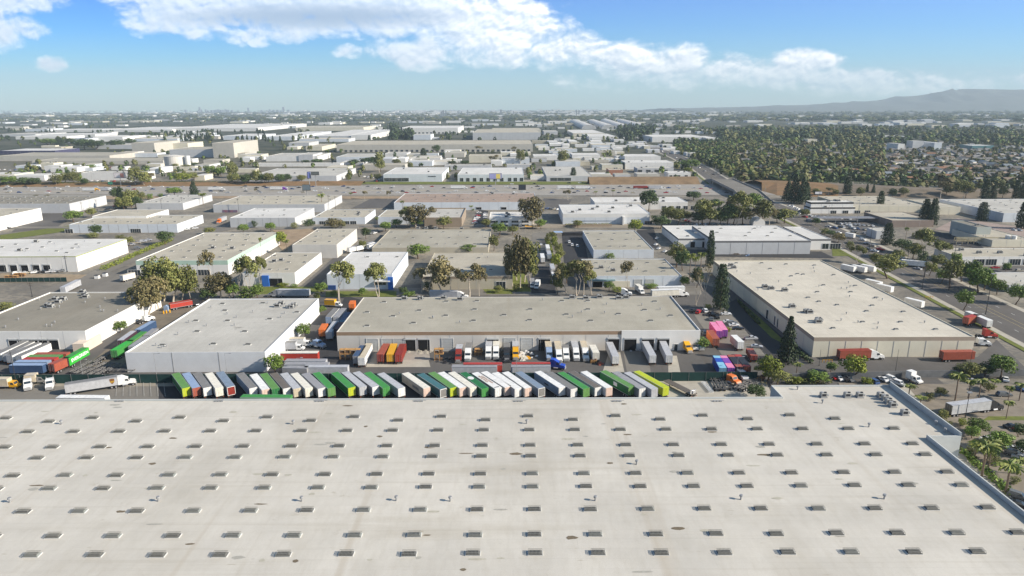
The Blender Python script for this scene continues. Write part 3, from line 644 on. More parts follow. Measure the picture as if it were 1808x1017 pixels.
b2 = bld('right wing of the pale grey corniced warehouse with two big windows', 1432, 1468, 400, 422, 441, WW, RW, par=.3, band=(MC['dark grey cornice'], 1.3), seed=7); doors_px(b2, (1438,), .6, 4.2, 3.6, 'glass', 'window'); doors_px(b2, (1455,), .6, 7, 3.6, 'glass', 'window')
t = bld('wide sandy-roofed warehouse with a bush against its front wall', 657, 862, 405, 437, 449, WBG, RT, sky=(6, 3), acpx=[(738, 404), (752, 404), (769, 404), (815, 405)], vents=5, par=.3)
t = bld('white-sided warehouse with taupe roof and trailers along its right wall', 516, 594, 404, 432, 456, WK, RB, sky=(3, 3), vents=4, par=.3)
# ---- fourth row
def WIN(t, xs, z=.6, w=3, h=2.2, nm='window'): doors_px(t, xs, z, w, h, 'glass', nm)
t = bld('long grey-roofed warehouse below the freeway at the far left', -120, 120, 346, 360, 377, WG, RD, sky=(12, 4), par=.3, vents=10, skysz=(2.4, 1.4, .5)); WIN(t, (10, 30), 3, 3, 1.2)
bld('white-walled warehouse cut by the left edge, beside the dark truck court', -260, -20, 368, 387, 411, WW, RB, par=.3, vents=6, sky=(6, 3))
t = bld('white panelled warehouse with notched grey roof and one dark entry', 123, 311, 380, 396, 411, WB, RB, par=.3, vents=12, sky=(9, 2), pil=11); WIN(t, (268,), 0, 8, 3, 'entry'); WIN(t, (155,), 0, 6, 3)
bld('raised rear wing of the notched grey roof warehouse', 163, 258, 370, 381.5, 392, WW, RB, par=.3, vents=3, h=8.2)
bld('white warehouse with pale roof backing onto the brown freeway verge', 241, 322, 344, 359, 371, WG, RG, par=.3, vents=6, sky=(4, 3))
t = bld('long pale warehouse with a mural along its front wall below the freeway', 377, 572, 345, 361, 375, WG, RB, par=.3, vents=12, sky=(8, 3)); panel(t, 420, .2, 14, 2.2, mat('mural panel', (.28, .10, .12), .8, .9, .5, c2=(.12, .14, .22)), 'mural', .12)
bld('bright white box-shaped warehouse with six roof skylights', 406, 520, 367, 384.5, 402, WG, RW, par=.3, sky=(3, 2), vents=4, pil=8)
t = bld('low office warehouse with glazed arcade front and sandy roof', 552, 644, 370, 384, 396, WB, RB, par=.3, acs=2, vents=5, sky=(4, 2)); WIN(t, (568, 585, 607, 625, 637), 0, 5, 2.6)
bld('small plain bluish warehouse half hidden by the dark tree clump', 667, 748, 370, 383, 396, WB, RB, par=.3, vents=3)
t = bld('brown-fronted workshop with white side wall next to the narrow car park', 749, 815, 367, 384, 401, mat('brown block wall', (.30, .24, .18), .9, .08, .3), RG, par=.9, sky=(4, 1), seed=2)
t = bld('reddish worn-roof warehouse running along the freeway', 696, 948, 341, 357, 371, WB, RR, par=.3, vents=20, sky=(9, 2), acs=3); doors_px(t, (849, 891), .4, 5, 2.6, 'void')
t = bld('two-storey white office block with dark window bands', 864, 940, 374, 384, 401, WW, RW, par=.4, acs=6, vents=3); WIN(t, (875, 892, 910, 927), .6, 5.5, 1.6); WIN(t, (875, 892, 910, 927), 3.6, 5.5, 1.6)
t = bld('white building with low-pitched roof edge and blue stripe along its front', 994, 1148, 361, 377, 396, WB, RW, par=.3, acs=7, vents=8, band=(WW, 3.2)); panel(t, 1045, 2.6, 36, .35, mat('blue stripe', (.05, .12, .22), .6, .1, 1), 'stripe', .1); panel(t, 1095, 0, 1.2, 6.8, WW, 'fin_wall', 4.5); WIN(t, (1115, 1135), 0, 6, 2.6)
t = bld('long white-roofed office with dark glass colonnade near the freeway', 1050, 1215, 348, 357, 370, WW, RW, par=.3, acs=4); WIN(t, (1160, 1172, 1184, 1196, 1208), 0, 4, 3.2)
# ---- right of the street
t = bld('white car showroom with black stripe beyond the street', 1431, 1511, 362, 366, 377, WW, RW, par=.3, acs=4, cat='showroom', name='showroom', band=(mat('black fascia', (.02, .02, .022), .6, .1, 1), 1.4)); WIN(t, (1445, 1465, 1485, 1502), 0, 5, 2.6)
t = bld('upper storey block of the white showroom with black band', 1432, 1508, 354, 357, 366, WW, RW, h=10, par=.3, acs=3, cat='showroom', name='showroom', band=(MC['black fascia'], 1.6))
bld('long sand-roofed store behind the showroom', 1500, 1640, 346, 363, 375, WC, RB, par=.3, vents=8, sky=(5, 3))
bld('cream parapet building between the dark conifers', 1656, 1697, 352, 365, 383, WC, RB, par=.4, h=7)
bld('low brown-walled workshop beside the car lot', 1575, 1650, 374, 389, 401, mat('brown stucco wall', (.25, .20, .17), .9, .08, .3), RB, par=.3, vents=3)
bld('wide warehouse with bluish side wall at the right edge below the brown slope', 1771, 1960, 351, 376, 392, WB, RG, par=.3, sky=(6, 5), vents=4)
bld('tall windowless grey box building with green-grey front', 1725, 1751, 389, 401, 425, WGG, RD, par=.5, acs=1, cat='building', name='building')
t = bld('long low building with sandy roof and dark shop windows at right', 1693, 1960, 438, 453, 468.5, WW, RB, par=.3, acs=6, vents=6, cat='shop building', name='shop_building'); doors_px(t, (1704, 1725, 1766, 1789, 1812), .3, 6.5, 3.6, 'glass', 'window')
bld('small white flat-roofed unit behind the service yard', 1548, 1578, 402, 408, 422, WG, RG, par=.3, cat='building', name='building')
bld('grey-roofed low building at the right edge behind a street tree', 1781, 1960, 480, 503, 516, WG, RG, par=.3, vents=8, acs=3)
bld('pale tan plant building beside the two white tanks', 1752, 1830, 404, 424, 436, WC, RB, par=.3, vents=3, cat='building', name='building')
# ---- white tanks
def tank(x, yb, yt, wpx, label, m=WW, name='storage_tank', cone=.12):
    p = P(x, yb); r = wpx / 2 / FPX * proj((p.x, p.y, 3))[2]; h = PY(x, yt, p.y).z
    t = thing(name, label, 'tank', (p.x, p.y + r, 0)); b = MB(); b.cyl((0, 0, 0), (0, 0, h), r, k=28); b.obj('shell', m, t)
    b = MB(); b.cyl((0, 0, h + .01), (0, 0, h + r * cone), r * 1.03, r * .1, k=28); b.obj('roof', m, t)
    b = MB()
    for i in range(int(h / .8)): b.box(r, r + .5, -.25, .25, .5 + i * .8, .58 + i * .8)
    b.box(r + .45, r + .5, -.3, -.25, 0, h); b.box(r + .45, r + .5, .25, .3, 0, h); b.obj('ladder', GALV, t); return t
tank(1780, 433, 416, 8, 'narrow white vertical tank, left one of the pair by the tan plant'); tank(1791, 434, 417, 8, 'narrow white vertical tank, right one of the pair by the tan plant')
tank(302, 298, 276.5, 34, 'broad white storage tank beyond the freeway', WK); tank(331, 297, 275.5, 9, 'slim white silo standing beside the broad tank', WW)
# ---- rows beyond the freeway: (xl, xr, yback, yfront, yground, wall, roof, label, extra)
FARB = [(440, 593, 297, 310.5, 321, WG, RG, 'grey warehouse with white end wall and tree row just beyond the freeway', {}),
 (677, 780, 295.5, 307.5, 321, WB, RW, 'white warehouse with four blue glazed bays and dark sign letters', {'w': (684, 694, 705, 715), 's': (756, 770)}),
 (808, 925, 296, 308, 321, WB, RW, 'white warehouse with tall black slot windows along its front', {'w': (815, 826, 838, 850, 862, 874, 886, 900, 910, 921)}),
 (965, 1046, 294, 311, 320, WG, RG, 'grey low-pitched showroom with green lawn in front', {'w': (978, 990, 1002)}),
 (597, 941, 248, 255, 268.5, WTN, RB, 'very long pale distribution shed with a line of small dark docks', {'w': tuple(range(610, 936, 9)), 'p': 11}),
 (232.5, 271, 248, 252.5, 270, WTN, RB, 'tall plain beige factory block', {}),
 (375, 411, 247, 252.5, 279, WTN, RB, 'tall beige factory block with bright right side, largest of the plant', {}),
 (300, 375, 259, 264, 278, WG, RT, 'low grey factory hall between the two beige blocks', {}),
 (270, 330, 250, 253, 264, WC, RB, 'stepped cream factory block behind the grey hall', {'h': 16}),
 (0, 190, 269, 275, 284, WTN, RT, 'long taupe factory roof at the left beyond the freeway', {}),
 (60, 285, 279, 284, 290, WTN, RT, 'low wide factory roof in front of the broad tank', {}),
 (0, 95, 262, 266, 273, mat('dark blue factory wall', (.06, .06, .12), .8, .1, .1), RW, 'factory with dark blue wall at the far left', {}),
 (143, 255, 302, 305, 318, WW, RG, 'white low building behind the billboard', {}),
 (72, 94, 286, 288, 300, WC, RB, 'cream square stair block on the taupe factory', {}),
 (470, 560, 270, 276, 285, WW, RG, 'pale L-shaped unit left of the long distribution shed', {}),
 (527, 552, 269, 273, 285, WG, RG, 'small grey unit with white gable end', {}), (594, 660, 271, 277, 287, WB, RG, 'pale blue fronted unit before the long shed', {}),
 (452, 600, 287, 289, 294, WW, RG, 'thin white-roofed shed with two tan towers', {}), (640, 714, 288, 291, 300, WTN, RB, 'tan flat unit behind the white bays', {}),
 (540, 568, 254, 259, 266, WC, RB, 'cream unit with yellowish end', {}), (510, 545, 249, 252, 258, WG, RG, 'small grey roofs left of the yellowish unit', {}),
 (680, 718, 268, 271, 277, WW, RG, 'bright white small unit in front of the long shed', {}), (718, 742, 270, 273, 279, WC, RG, 'cream small unit in front of the long shed', {}),
 (785, 868, 290, 292, 300, WG, RG, 'grey green roofed shed behind the slot-window warehouse', {}), (895, 942, 289, 291, 299, WG, RG, 'small grey shed with dark blue corner', {}),
 (828, 885, 272, 275, 287, WC, RB, 'pale cream unit among bushes', {}), (886, 935, 277, 280, 290, WB, RG, 'bluish glazed pyramid-roofed unit', {}),
 (942, 985, 272, 275, 283, WW, RW, 'white shed with clipped hedge in front', {}), (1010, 1060, 270, 273, 279, WW, RW, 'thin white shed by the tall palms', {}),
 (1063, 1100, 288, 291, 300, WC, RG, 'cream wall unit left of the dark round tree', {}),
 (1103, 1167, 272, 276, 283, WW, RW, 'upper white hall with dark eaves near the junction', {'h': 11}), (1104, 1190, 283, 287, 299, WW, RW, 'large white hall with dark eaves near the junction', {}),
 (1125, 1190, 294, 297, 305, WG, RG, 'grey garage row with dark openings', {'w': (1130, 1145, 1160, 1175)}), (1180, 1220, 302, 305, 316, WW, RW, 'bright white motel block with small windows', {'w': (1185, 1192, 1199, 1212)}),
 (1125, 1165, 304, 307, 317, WTN, RG, 'grey shop row near the freeway ramp', {}), (1075, 1100, 297, 300, 310, mat('red brick wall', (.36, .17, .11), .9, .1, .3), RB, 'small red brick restaurant', {}),
 (1151, 1247, 237.5, 241.5, 251, WW, RW, 'wide white warehouse at the edge of the wooded suburb', {}), (1247, 1268, 240, 243.5, 252, WW, RW, 'white end block attached right of the wide warehouse', {}),
 (470, 517, 232, 241, 248, WB, RW, 'white tapering warehouse behind the beige blocks', {}), (395, 450, 236, 240, 247, WB, RW, 'pale blue long warehouse with row of dark conifers', {}),
 (552, 620, 229, 240, 247, WG, RW, 'white gable-sided warehouse in front of the dark wood', {}), (620, 655, 229, 238, 247, WW, RW, 'bright end section of the gable-sided warehouse', {}),
 (524, 640, 222, 225, 231, WC, RB, 'long cream block with tiny windows', {'p': 14}), (706, 808, 222, 226, 236, WW, RW, 'white warehouse with toothed shadowed docks', {'w': tuple(range(712, 806, 7))}),
 (730, 760, 236, 238, 247, WB, RG, 'bluish low unit with bright end wall', {}), (835, 955, 228, 234, 247, WG, RB, 'grey warehouse with cream roof and cypress row', {'p': 12}), (868, 955, 226, 229, 236, WC, RB, 'cream rear hall behind the cypress row', {'h': 13}),
 (1012, 1068, 229, 235, 241, WC, RW, 'cream roofed warehouse left of the dark woods', {}), (1040, 1090, 236, 241, 247, WW, RW, 'white fronted warehouse with bushes left of the dark woods', {}),
 (960, 985, 230, 232, 238, WG, RG, 'small grey block right of the cypress row', {}),
 (1426, 1443, 245, 246, 257, WC, RB, 'small tower-like office block in the wooded suburb', {}), (1540, 1603, 239, 240.5, 246, WG, RG, 'wide grey school roof in the suburb', {}),
 (1586, 1598, 252, 254, 266, WW, RG, 'white columned office in the suburb', {}), (1650, 1664, 249, 252, 265, WB, RW, 'office with curved white roof in the suburb', {}),
 (1716, 1756, 255, 257, 264, mat('teal glass wall', (.12, .24, .26), .4, .1, .2), RW, 'low teal glass office in the suburb', {}), (1612, 1632, 248, 249, 264, WG, RG, 'grey office slab in the suburb', {}),
 (30, 115, 239, 241, 246, WW, RW, 'white long shed at the left beyond the dark trees', {}), (75, 165, 235, 237.5, 242, WW, RW, 'bright white warehouse strip, left background', {}),
 (165, 215, 239, 242, 250, WW, RW, 'white warehouse behind the round dark trees', {}), (118, 150, 243, 245, 252, WB, GALV, 'small blue-grey office with ribbon windows', {'w': (125, 135, 144)}),
 (170, 235, 253, 256, 263, WG, RG, 'grey hall left of the tall beige block', {}), (0, 60, 234, 237, 241, WG, RG, 'grey warehouse strip at the left edge', {}),
 (180, 300, 224, 229, 233, WW, RW, 'bright white warehouse strip left of centre, far', {}), (300, 450, 219, 226, 232, WW, RW, 'very wide white warehouse far left of centre', {}),
 (100, 176, 227, 229, 233, WW, RW, 'short white warehouse strip, far left', {}), (415, 470, 222, 226, 230, WW, RW, 'white warehouse strip above the conifer row', {})]
for i, (xl, xr, yb, yf, yg, wm, rm, lab, ex_) in enumerate(FARB):
    t = bld(lab, xl, xr, yb, yf, yg, wm, rm, par=.3, seed=i, acs=2 if yf > 285 else 0, vents=4 if yf > 270 else 0, pil=ex_.get('p', 0), h=ex_.get('h'), cat='building' if xr - xl < 55 else 'warehouse', name='building' if xr - xl < 55 else 'warehouse')
    for x in ex_.get('w', ()):
        q = PY(x, yf, t.location.y - t['hy']); sc_ = (xr - xl) / len(ex_['w']) * .5 / FPX * proj((q.x, q.y, 3))[2]
        opening(t, 'window', q.x - t.location.x + t['hx'], .5, min(9, max(1.5, sc_)), min(t['h'] * .6, 4.5), 'glass')
    if 's' in ex_:
        q0, q1 = PY(ex_['s'][0], yf, t.location.y - t['hy']).x, PY(ex_['s'][1], yf, t.location.y - t['hy']).x; b = MB()
        for k in range(6): x = q0 + (q1 - q0) * k / 6 - t.location.x; b.box(x, x + (q1 - q0) / 6 * .62, -t['hy'] - .2, -t['hy'] - .03, t['h'] - 3.6, t['h'] - 2.4)
        b.obj('sign_letters', DARKM, t)
# four long arched hangar roofs
for i, (xa, ya, xb, yb_) in enumerate(((1014, 216, 1040, 228), (1045, 216, 1075, 228), (1068, 215, 1102, 228), (1095, 215, 1136, 227))):
    a, c = P(xa, ya), P(xb, yb_); d = Vector((c.x - a.x, c.y - a.y)); ln_ = d.length; t = thing('hangar', f'long arched pale hangar roof, {["leftmost", "second from the left", "third from the left", "rightmost"][i]} of the four behind the dark woods', 'hangar', (a.x, a.y, 0), math.atan2(d.y, d.x), 'arched hangars')
    b = MB(); r = 30; k = 10
    pts = [(-r * math.cos(math.pi * j / k), 5 + 13 * math.sin(math.pi * j / k)) for j in range(k + 1)]
    b.prism([(-r, 0)] + pts + [(r, 0)], 0, ln_); b.obj('roof', mat('pale arched roof', (.55, .54, .52), .8, .1, .02), t)
# generic far buildings
WALLS = [WW, WB, WC, WG, WK]; ROOFS = [RW, RG, RB, RC]
def box_mesh(w, d, h):
    b = MB(); b.box(-w / 2, w / 2, -d / 2, d / 2, -.2, h, 0); b.v = b.v; b.m[1] = 1; b.box(-w / 2 + 1, w / 2 - 1, -d / 2 + 1, d / 2 - 1, h, h + .02, 1); return b
fr = random.Random(11); filler = []
def blocked(x, y):
    for xl, xr, yb, yf, yg, *_ in FARB:
        if xl - 6 < x < xr + 6 and yb - 1.5 < y < yg + 2: return True
    return False
def fill(n, x0, x1, y0, y1, wr, dr, hr, light=.8, clump=0):
    k = 0; tries = 0
    while k < n and tries < n * 6:
        tries += 1; y = y0 + (y1 - y0) * fr.random(); x = fr.uniform(x0, x1)
        if blocked(x, y): continue
        p = P(x, y); filler.append((p.x, p.y, fr.uniform(*wr), fr.uniform(*dr), fr.uniform(*hr), fr.random() < light)); k += 1
fill(36, 0, 600, 207, 250, (40, 190), (40, 110), (7, 11)); fill(32, 450, 1150, 207, 225, (40, 130), (40, 110), (7, 12))
fill(70, 590, 1100, 245, 300, (12, 45), (14, 45), (4, 8)); fill(45, 0, 590, 258, 318, (12, 50), (14, 45), (4, 8)); fill(50, 950, 1230, 240, 318, (12, 32), (12, 30), (4, 7))
near_fill = sorted(filler, key=lambda q: -(q[2] / q[1])); 
fill(300, -200, 1300, 195, 206, (30, 220), (30, 160), (7, 14)); fill(200, 620, 1100, 193.8, 200, (30, 120), (30, 100), (10, 26)); fill(150, 1150, 2000, 199, 225, (20, 80), (20, 80), (6, 12), .6); fill(160, -200, 1250, 206, 240, (20, 80), (20, 60), (5, 9))
allf = sorted(filler, key=lambda q: -(q[2] / q[1])); ind, rest = allf[:235], allf[235:]
for i, (x, y, w_, d_, h_, l) in enumerate(ind):
    wm = fr.choice(WALLS[:3] if l else [WG, WTN, WBG]); rm = fr.choice([RW, RC, RG] if l else [RB, RT, RD]); me = box_mesh(w_, d_, h_).mesh('distant_building', [wm, rm])
    z = 'far beyond the freeway' if y > 1500 else 'just beyond the freeway'
    o = link('distant_building', me, None, (x, y, 0))
    if y < 1500: o['category'] = 'building'; o['group'] = 'flat-roofed units just beyond the freeway'; later(o, f"{'pale' if l else 'drab'} flat-roofed {'warehouse' if w_ > 45 else 'unit'}", 'just beyond the freeway'); continue
    tag(o, f"{'pale' if l else 'drab'} flat-roofed {'warehouse' if w_ > 45 else 'small unit'} {z}", 'building', f"{'pale' if l else 'drab'} flat-roofed {'warehouses' if w_ > 45 else 'small units'} {z}")
b = MB()
for x, y, w_, d_, h_, l in rest:
    n0 = len(b.f); b.box(x - w_ / 2, x + w_ / 2, y - d_ / 2, y + d_ / 2, -.2, h_, fr.choice((0, 0, 0, 1)) if l else 2); b.m[n0 + 1] = fr.choice((0, 3, 3)) if l else 2
tag(b.obj('distant_city', [WW, WC, WG, RW]), 'hazy strip of tiny pale buildings stretching to the horizon', 'city', kind='stuff')
# skyline towers
TW = mat('hazy tower facade', (.20, .22, .25), .7, .2, .02)
def tower(x, yt, wpx, D, lab, grp):
    q = PY(x, yt, D); w_ = wpx / FPX * D; b = MB(); h = q.z; b.box(-w_ / 2, w_ / 2, -w_ / 2, w_ / 2, 0, h * .93); b.box(-w_ * .32, w_ * .32, -w_ * .32, w_ * .32, h * .93, h)
    o = b.obj('tower', TW); o.location = (q.x, D, 0); tag(o, lab, 'tower', grp)
tr = random.Random(4)
for x, yt, w_ in [(352, 189, 2.4), (438, 190, 2.2), (500, 188.5, 3.0), (363, 193, 2.2), (385, 193, 2.5), (398, 192.5, 2.5), (476, 193, 2), (148, 196, 2), (292, 195.5, 2)]:
    tower(x, yt, w_, 15500, 'slender grey tower standing above the far left skyline', 'tall towers on the left skyline')
for i in range(46): tower(tr.choice((tr.gauss(380, 25), tr.gauss(470, 30), tr.uniform(560, 1250))), tr.uniform(193.3, 196), tr.uniform(2, 4.5), 15000 + tr.uniform(-600, 600), 'small hazy block on the skyline', 'small hazy skyline blocks')
for i in range(20):
    x = tr.choice((tr.gauss(786, 10), tr.gauss(800, 60), tr.gauss(900, 60))); tower(x, tr.uniform(193, 199), tr.uniform(1, 2.2), 7500 + tr.uniform(-500, 500), 'thin refinery column in the hazy middle distance', 'refinery columns')
# ================================================================ vehicles
TYRE = mat('tyre rubber', (.018, .018, .02), .85, .2, 2); RIM = mat('wheel rim', (.42, .42, .43), .4, .1, 3, metal=.4); CHAS = mat('chassis steel', (.05, .048, .046), .7, .3, 1)
LAMP = mat('amber lamp lens', (.55, .12, .03), .4, .1, 3); SILV = mat('bare aluminium', (.55, .56, .57), .35, .08, 1, metal=.5)
def paint(c, rough=.5, var=.15):
    k = 'paint %.3f %.3f %.3f' % c; return mat(k, c, rough, var, .9, spec=.4)
C = dict(white=(.74, .74, .72), cream=(.72, .69, .60), grey=(.30, .30, .31), lgrey=(.44, .45, .47), dgrey=(.21, .205, .195), green=(.055, .26, .055), dkgreen=(.02, .16, .045), fgreen=(.12, .27, .07),
         bgreen=(.04, .42, .045), blue=(.045, .085, .17), lblue=(.26, .35, .50), sblue=(.20, .26, .34), teal=(.055, .15, .165), yg=(.45, .52, .02), orange=(.68, .17, .03), red=(.40, .045, .03), rust=(.34, .085, .05),
         yellow=(.70, .36, .015), pink=(.70, .08, .24), purple=(.22, .06, .38), maroon=(.07, .035, .05), brown=(.15, .13, .11), navy=(.05, .09, .17), peach=(.66, .50, .42), dkred=(.24, .03, .02), silver=(.42, .43, .44), black=(.025, .025, .028), royal=(.02, .07, .42), tan=(.45, .36, .25), cyan=(.25, .52, .68), lpink=(.75, .25, .42), beige=(.55, .48, .36))
def wheel_mesh(r=.52, w=.55):
    b = MB(); b.cyl((-w / 2, 0, 0), (w / 2, 0, 0), r, k=14, mi=0); b.cyl((-w / 2 - .02, 0, 0), (-w / 2, 0, 0), r * .55, k=10, mi=1); b.cyl((w / 2, 0, 0), (w / 2 + .02, 0, 0), r * .55, k=10, mi=1)
    return b.mesh('wheel', [TYRE, RIM])
def wheel(t, x, y, r=.52, w=.55): return link('wheel', shared(('wheel', r, w), lambda: wheel_mesh(r, w)), t, (x, y, r))
def box_parts(t, L, W, z0, z1, side, roof, rear, kind='van', ribs=0, open_=False):
    """closed cargo box with its rear at y=0"""
    b = MB(); b.box(-W / 2, W / 2, .08, L, z0, z1 - .05, 0)
    n = int(L / (.6 if ribs else 1.25))
    for i in range(n + 1):
        y = .12 + (L - .26) * i / n
        if ribs:
            for s in (-1, 1): b.box(s * W / 2 - .03, s * W / 2 + .03, y - .09, y + .09, z0 + .12, z1 - .18, 0)
        else:
            for s in (-1, 1): b.box(s * W / 2 - .012, s * W / 2 + .012, y - .03, y + .03, z0 + .1, z1 - .15, 0)
    for s in (-1, 1): b.box(s * (W / 2 + .005) - .04, s * (W / 2 + .005) + .04, .02, L, z1 - .14, z1, 2 if not ribs else 0); b.box(s * (W / 2 + .01) - .04, s * (W / 2 + .01) + .04, .02, L, z0 - .05, z0 + .1, 2 if not ribs else 0)
    b.obj('cargo_box', [paint(side), paint(roof), SILV], t)
    b = MB(); b.box(-W / 2 + .03, W / 2 - .03, .03, L - .02, z1 - .05, z1)
    m = int(L / 1.2)
    for i in range(1, m): y = L * i / m; b.box(-W / 2 + .06, W / 2 - .06, y - .03, y + .03, z1, z1 + .012)
    b.obj('roof', [paint(roof, .6, .14)], t)
    b = MB()
    if open_:
        b.box(-W / 2, -W / 2 + .14, -.03, .06, z0, z1); b.box(W / 2 - .14, W / 2, -.03, .06, z0, z1); b.box(-W / 2, W / 2, -.03, .06, z1 - .2, z1); b.box(-W / 2, W / 2, -.03, .06, z0 - .1, z0 + .05); b.quad((-W / 2 + .14, .02, z0 + .05), (W / 2 - .14, .02, z0 + .05), (W / 2 - .14, .02, z1 - .2), (-W / 2 + .14, .02, z1 - .2), 1)
        b.obj('door_frame', [paint(C['white']), paint(rear)], t)
    else:
        for s in (-1, 1):
            b.box(*sorted((s * .015, s * (W / 2))), -.02, .07, z0, z1 - .03, 0)
            for q in (.35, .8): x = s * q * W / 2; b.cyl((x, -.05, z0 + .05), (x, -.05, z1 - .1), .022, k=5, mi=1)
            for zz in (.25, .5, .75): b.box(s * W / 2 - .1, s * W / 2, -.05, -.02, z0 + (z1 - z0) * zz - .05, z0 + (z1 - z0) * zz + .05, 1)
        b.obj('rear_door', [paint(rear), SILV], t)
def under(t, L, W=2.55, z0=1.15, gear=True):
    b = MB()
    for s in (-1, 1): b.box(s * .45 - .08, s * .45 + .08, .1, L - .3, z0 - .32, z0 - .05)
    for y in (1.0, 2.2, 3.4, L * .5, L * .7, L - 1.2): b.box(-W / 2 + .2, W / 2 - .2, y - .06, y + .06, z0 - .25, z0 - .06)
    b.box(-W / 2 + .1, W / 2 - .1, .02, .14, .5, .62)
    for s in (-1, 1): b.box(s * .7 - .05, s * .7 + .05, .04, .14, .5, z0)
    if gear:
        for s in (-1, 1): b.box(s * .85 - .09, s * .85 + .09, L - 3.1, L - 2.9, .05, z0 - .05); b.box(s * .85 - .16, s * .85 + .16, L - 3.16, L - 2.84, .0, .06)
    b.obj('chassis', [CHAS], t)
    for y in (1.35, 2.6):
        for s in (-1, 1): wheel(t, s * .95, y)
    b = MB()
    for s in (-1, 1): b.box(s * 1.05 - .1, s * 1.05 + .1, -.03, .03, .64, .78)
    b.obj('tail_lamp', [LAMP], t)
def seg(near, far, h):
    a = P(*near, h); c = P(*far, h); d = Vector((c.x - a.x, c.y - a.y)); return a, d.length, math.atan2(d.y, d.x) - R(90)
def trailer(label, near, far, side='white', roof=None, rear=None, L=None, h=4.1, grp=None, ribs=0, open_=False, name='semi_trailer', cat='trailer', truck=None, gear=True, flip=False):
    a, l, rz = seg(near, far, h); L = L or min(max(l, 5.8), 16.2)
    roof = C[roof or side]; rear = C[rear or side]; side = C[side]
    t = thing(name, label, cat, (a.x, a.y, 0), rz, grp)
    z0 = 1.15 if not ribs else 1.2
    box_parts(t, L, 2.55, z0, h, side, roof, rear, ribs=ribs, open_=open_); under(t, L, gear=gear and not truck)
    if truck: tractor_parts(t, L - 1.5, truck)
    t['L'] = L; return t
def tractor_parts(t, y0, col, day=False):
    """bonneted tractor unit, nose towards +y"""
    c = C[col]; b = MB(); k = 0 if day else 1.2
    prof = [(y0 + 2.1 - k * .4, 1.0), (y0 + 5.0, 1.0), (y0 + 5.0, 1.15), (y0 + 6.9, .75), (y0 + 7.05, 1.3), (y0 + 6.7, 1.85), (y0 + 5.3, 2.05), (y0 + 4.75, 2.95), (y0 + 4.2, 3.15), (y0 + 3.0, 3.85 if not day else 3.1), (y0 + 2.1 - k * .4, 3.9 if not day else 3.1)]
    b.prism(prof[:1] + prof[1:], -1.12, 1.12, 0)
    for s in (-1, 1):
        b.box(s * 1.12 - .12, s * 1.12 + .12, y0 + 5.35, y0 + 6.75, 1.05, 1.25, 0); b.cyl((s * 1.0, y0 + 2.3, 1.0), (s * 1.0, y0 + 2.3, 3.7), .08, k=6, mi=1); b.cyl((s * 1.02, y0 + 2.9, .8), (s * 1.02, y0 + 4.5, .8), .3, k=10, mi=1); b.box(s * 1.3 - .06, s * 1.3 + .06, y0 + 4.75, y0 + 4.85, 2.1, 2.7, 2)
    b.box(-.85, .85, y0 + 7.02, y0 + 7.12, .85, 1.55, 1); b.box(-1.15, 1.15, y0 + 6.95, y0 + 7.2, .42, .72, 1)
    b.obj('cab', [paint(c, .35, .05), SILV, DARKM], t)
    b = MB(); b.quad((-.98, y0 + 5.27, 2.14), (.98, y0 + 5.27, 2.14), (.98, y0 + 4.83, 2.88), (-.98, y0 + 4.83, 2.88))
    for s in (-1, 1): x = s * 1.135; q = [(x, y0 + 3.8, 2.15), (x, y0 + 4.95, 2.15), (x, y0 + 4.6, 2.8), (x, y0 + 3.8, 2.8)]; b.poly(q if s > 0 else q[::-1])
    b.obj('window_glass', [GL], t)
    b = MB(); b.box(-.45, .45, y0 - .9, y0 + 6.5, .62, .95); b.box(-.6, .6, y0 - .1, y0 + .9, .95, 1.12); b.obj('frame', [CHAS], t)
    for y in (y0 - .35, y0 + .9):
        for s in (-1, 1): wheel(t, s * .95, y)
    for s in (-1, 1): wheel(t, s * 1.0, y0 + 6.1, .5, .3)
def tractor(label, at, ang, col, day=False, h=0, grp=None):
    p = P(*at, h); t = thing('truck_cab', label, 'truck cab', (p.x, p.y, 0), R(ang - 90), grp); tractor_parts(t, -3.0, col, day); return t
def boxtruck(label, at, ang, cabc='white', boxc='white', roofc=None, L=6.5, rear=None):
    p = P(*at, 0); t = thing('box_truck', label, 'box truck', (p.x, p.y, 0), R(ang - 90)); rc = C[roofc or boxc]
    box_parts(t, L, 2.45, 1.0, 3.7, C[boxc], rc, C[rear or boxc]); b = MB(); b.box(-.45, .45, .2, L + 3.0, .6, .98); b.obj('chassis', [CHAS], t)
    b = MB(); b.prism([(L + .15, .75), (L + 3.1, .65), (L + 3.15, 1.25), (L + 2.2, 1.5), (L + 1.7, 2.45), (L + .15, 2.55)], -1.05, 1.05); b.box(-1.0, 1.0, L + 3.1, L + 3.2, .45, .7, 1); b.obj('cab', [paint(C[cabc], .35, .05), DARKM], t)
    b = MB(); b.quad((-.9, L + 2.19, 1.58), (.9, L + 2.19, 1.58), (.9, L + 1.75, 2.38), (-.9, L + 1.75, 2.38))
    for s in (-1, 1): x = s * 1.06; q = [(x, L + .8, 1.55), (x, L + 2.0, 1.55), (x, L + 1.6, 2.3), (x, L + .8, 2.3)]; b.poly(q if s > 0 else q[::-1])
    b.obj('window_glass', [GL], t)
    for y in (1.2, L + 2.3):
        for s in (-1, 1): wheel(t, s * .9, y, .45, .35)
    return t
def zc(ox, oy, s): return lambda x, y: (ox + x / s, oy + y / s)
z6, z7, z8 = zc(290, 640, 5.65), zc(590, 640, 5.65), zc(890, 640, 5.166)
